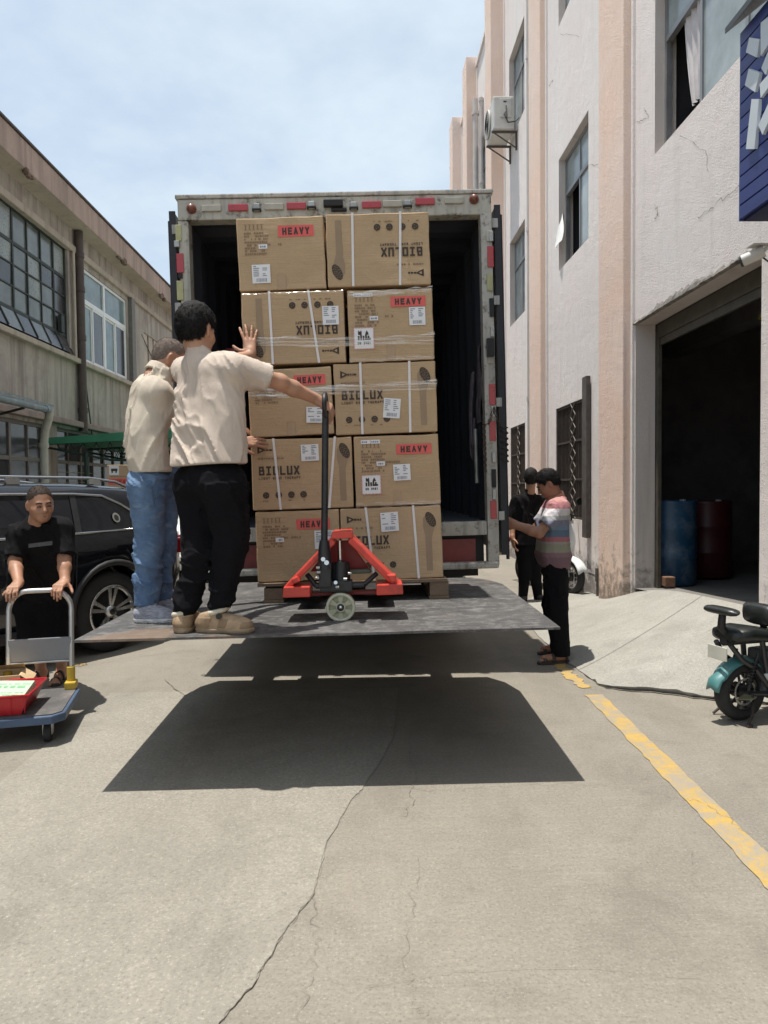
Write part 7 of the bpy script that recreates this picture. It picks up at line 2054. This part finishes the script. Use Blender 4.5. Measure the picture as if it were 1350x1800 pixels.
stripes = [(zpx(1000), (.17, .10, .12)), (zpx(976), (.22, .13, .15)), (zpx(968), (.26, .25, .19)), (zpx(953), (.30, .28, .24)), (zpx(949), (.36, .13, .15)), (zpx(941), (.10, .15, .22)), (zpx(929), (.15, .21, .29)), (zpx(922), (.19, .19, .26)), (zpx(912), (.36, .36, .37)), (zpx(904), (.62, .58, .60)), (zpx(892), (.40, .17, .18)), (zpx(880), (.48, .25, .23))]
sdf_mesh('polo_shirt', T, .0078, stripe_mat(stripes), pd)
na = nk - Vector((-.015, 0, .05)); nb = hc - HZ * .035 - nrm(Fh) * .035
collar(na + (nb - na) * .35, nb, .063, pm('orange_collar', (.40, .20, .14), .85), pd, -.02, .022)
G = SDF(); G.rc(hipL + HZ * .02, .098, hipR + HZ * .02, .098, .05)
for hp, kn_, an in ((hipL, kneL, ankL), (hipR, kneR, ankR)): G.rc(hp - HZ * .03, .104, kn_, .092, .05); G.rc(kn_, .092, an - HZ * .03, .080, .03)
G.plane(pel + HZ * .09, (0, 0, 1), .01); G.hem((0, 0, .065), (0, 0, -1), .008); G.post = folds(.026, 8.5, (1, 1, .7), 71.0, .013); sdf_mesh('trousers', G, .0082, M_bpant, pd)
for c_ in (ankL, ankR): sandal(pd, Vector((c_.x + .07, c_.y + .005, 0)), Vector((c_.x - .215, c_.y - .045, 0)), 0)
q = MB(); ph = (wrL + wrR) * .5 + Vector((-.085, 0, .035)); q.box(ph + Vector((-.008, -.075, -.04)), ph + Vector((.002, .075, .04)), .003); o = q.build('mobile_phone', M_trimb); tag(o, 'dark phone held in both hands by the man in the striped polo', 'phone')

# ================================================================ E: man in black seen from behind
pe = person('man in black tee and trousers standing with his back turned by the scooter', (2.03, 9.05, 0))
Y = 9.05
hc = at(933, 841, Y); Fh = Vector((.25, .95, -.05)); nk = at(932, 860, Y); shL, shR = at(909, 882, Y - .05), at(955, 881, Y + .08); pel = at(932, 962, Y); hipL, hipR = at(921, 968, Y), at(943, 968, Y)
kneL, kneR = at(922, 1012, Y), at(941, 1012, Y + .05); ankL, ankR = at(919, 1050, Y - .02), at(946, 1051, Y + .1); elL, wrL = at(900, 915, Y - .04), at(901, 945, Y - .12); elR, wrR = at(962, 918, Y + .1), at(958, 950, Y + .08)
S = SDF(); head_sdf(S, hc, Fh, (0, 0, 1)); S.rc(nk - HZ * .05, .06, hc - HZ * .05, .056, .03); torso(S, shL, shR, pel, .12, .09, (.05, .055, .06), n=7, top=.04)
for s_, e_, w_ in ((shL, elL, wrL), (shR, elR, wrR)): S.rc(s_, .05, e_, .042, .03); S.rc(e_, .042, w_, .030, .02)
hand(S, wrL, Vector((.1, 0, -1)), Vector((-1, -.2, 0)), -1, (.35, .35, .4, .4)); hand(S, wrR, Vector((0, 0, -1)), Vector((1, -.2, 0)), 1, (.35, .35, .4, .4))
for a_, b_, c_ in ((hipL, kneL, ankL), (hipR, kneR, ankR)): S.rc(a_, .07, b_, .05, .03); S.rc(b_, .05, c_, .035, .02)
sdf_mesh('body', S, .0085, M_skin2, pe); sdf_mesh('hair', hair_sdf(hc, Fh, (0, 0, 1), .018, .045, back=-.08), .008, M_hair, pe)
T = SDF(); torso(T, shL, shR, pel, .13, .115, (.085, .10, .11), n=9, top=.064); T.rc(shL, .068, shL.lerp(elL, .8), .074, .05); T.rc(shR, .068, shR.lerp(elR, .8), .072, .05); T.rc(nk - HZ * .06, .07, nk - HZ * .02, .064, .04); T.hem(at(932, 957, Y), (0, 0, -1), .006); neck_hole(T, nk, (0, .1, 1), .064, .045); T.post = folds(.022, 8, (1, 1, .6), 81.0); sdf_mesh('tee_shirt', T, .0105, M_btee, pe)
G = SDF(); G.rc(hipL + HZ * .05, .115, hipR + HZ * .05, .115, .05)
for hp, kn_, an in ((hipL, kneL, ankL), (hipR, kneR, ankR)): G.rc(hp, .105, kn_, .075, .05); G.rc(kn_, .075, an, .058, .03)
G.plane(pel + HZ * .09, (0, 0, 1), .01); G.post = folds(.006, 8, (1, 1, .7), 91.0); sdf_mesh('trousers', G, .0105, M_bpant, pe)
M_bshoe = pm('black_shoe', (.02, .02, .02), .5, 0, .2, 10)
for an in (ankL, ankR): shoe('shoe', Vector((an.x, an.y - .06, 0)), Vector((an.x + .04, an.y + .20, 0)), .002, .02, M_bshoe, pe, .009)
# fine printed marks stay joined, one mesh each
for o in list(COL.objects):
    if o.type == 'MESH' and o.name.split('.')[0] in STUFF:
        o['kind'] = 'stuff'
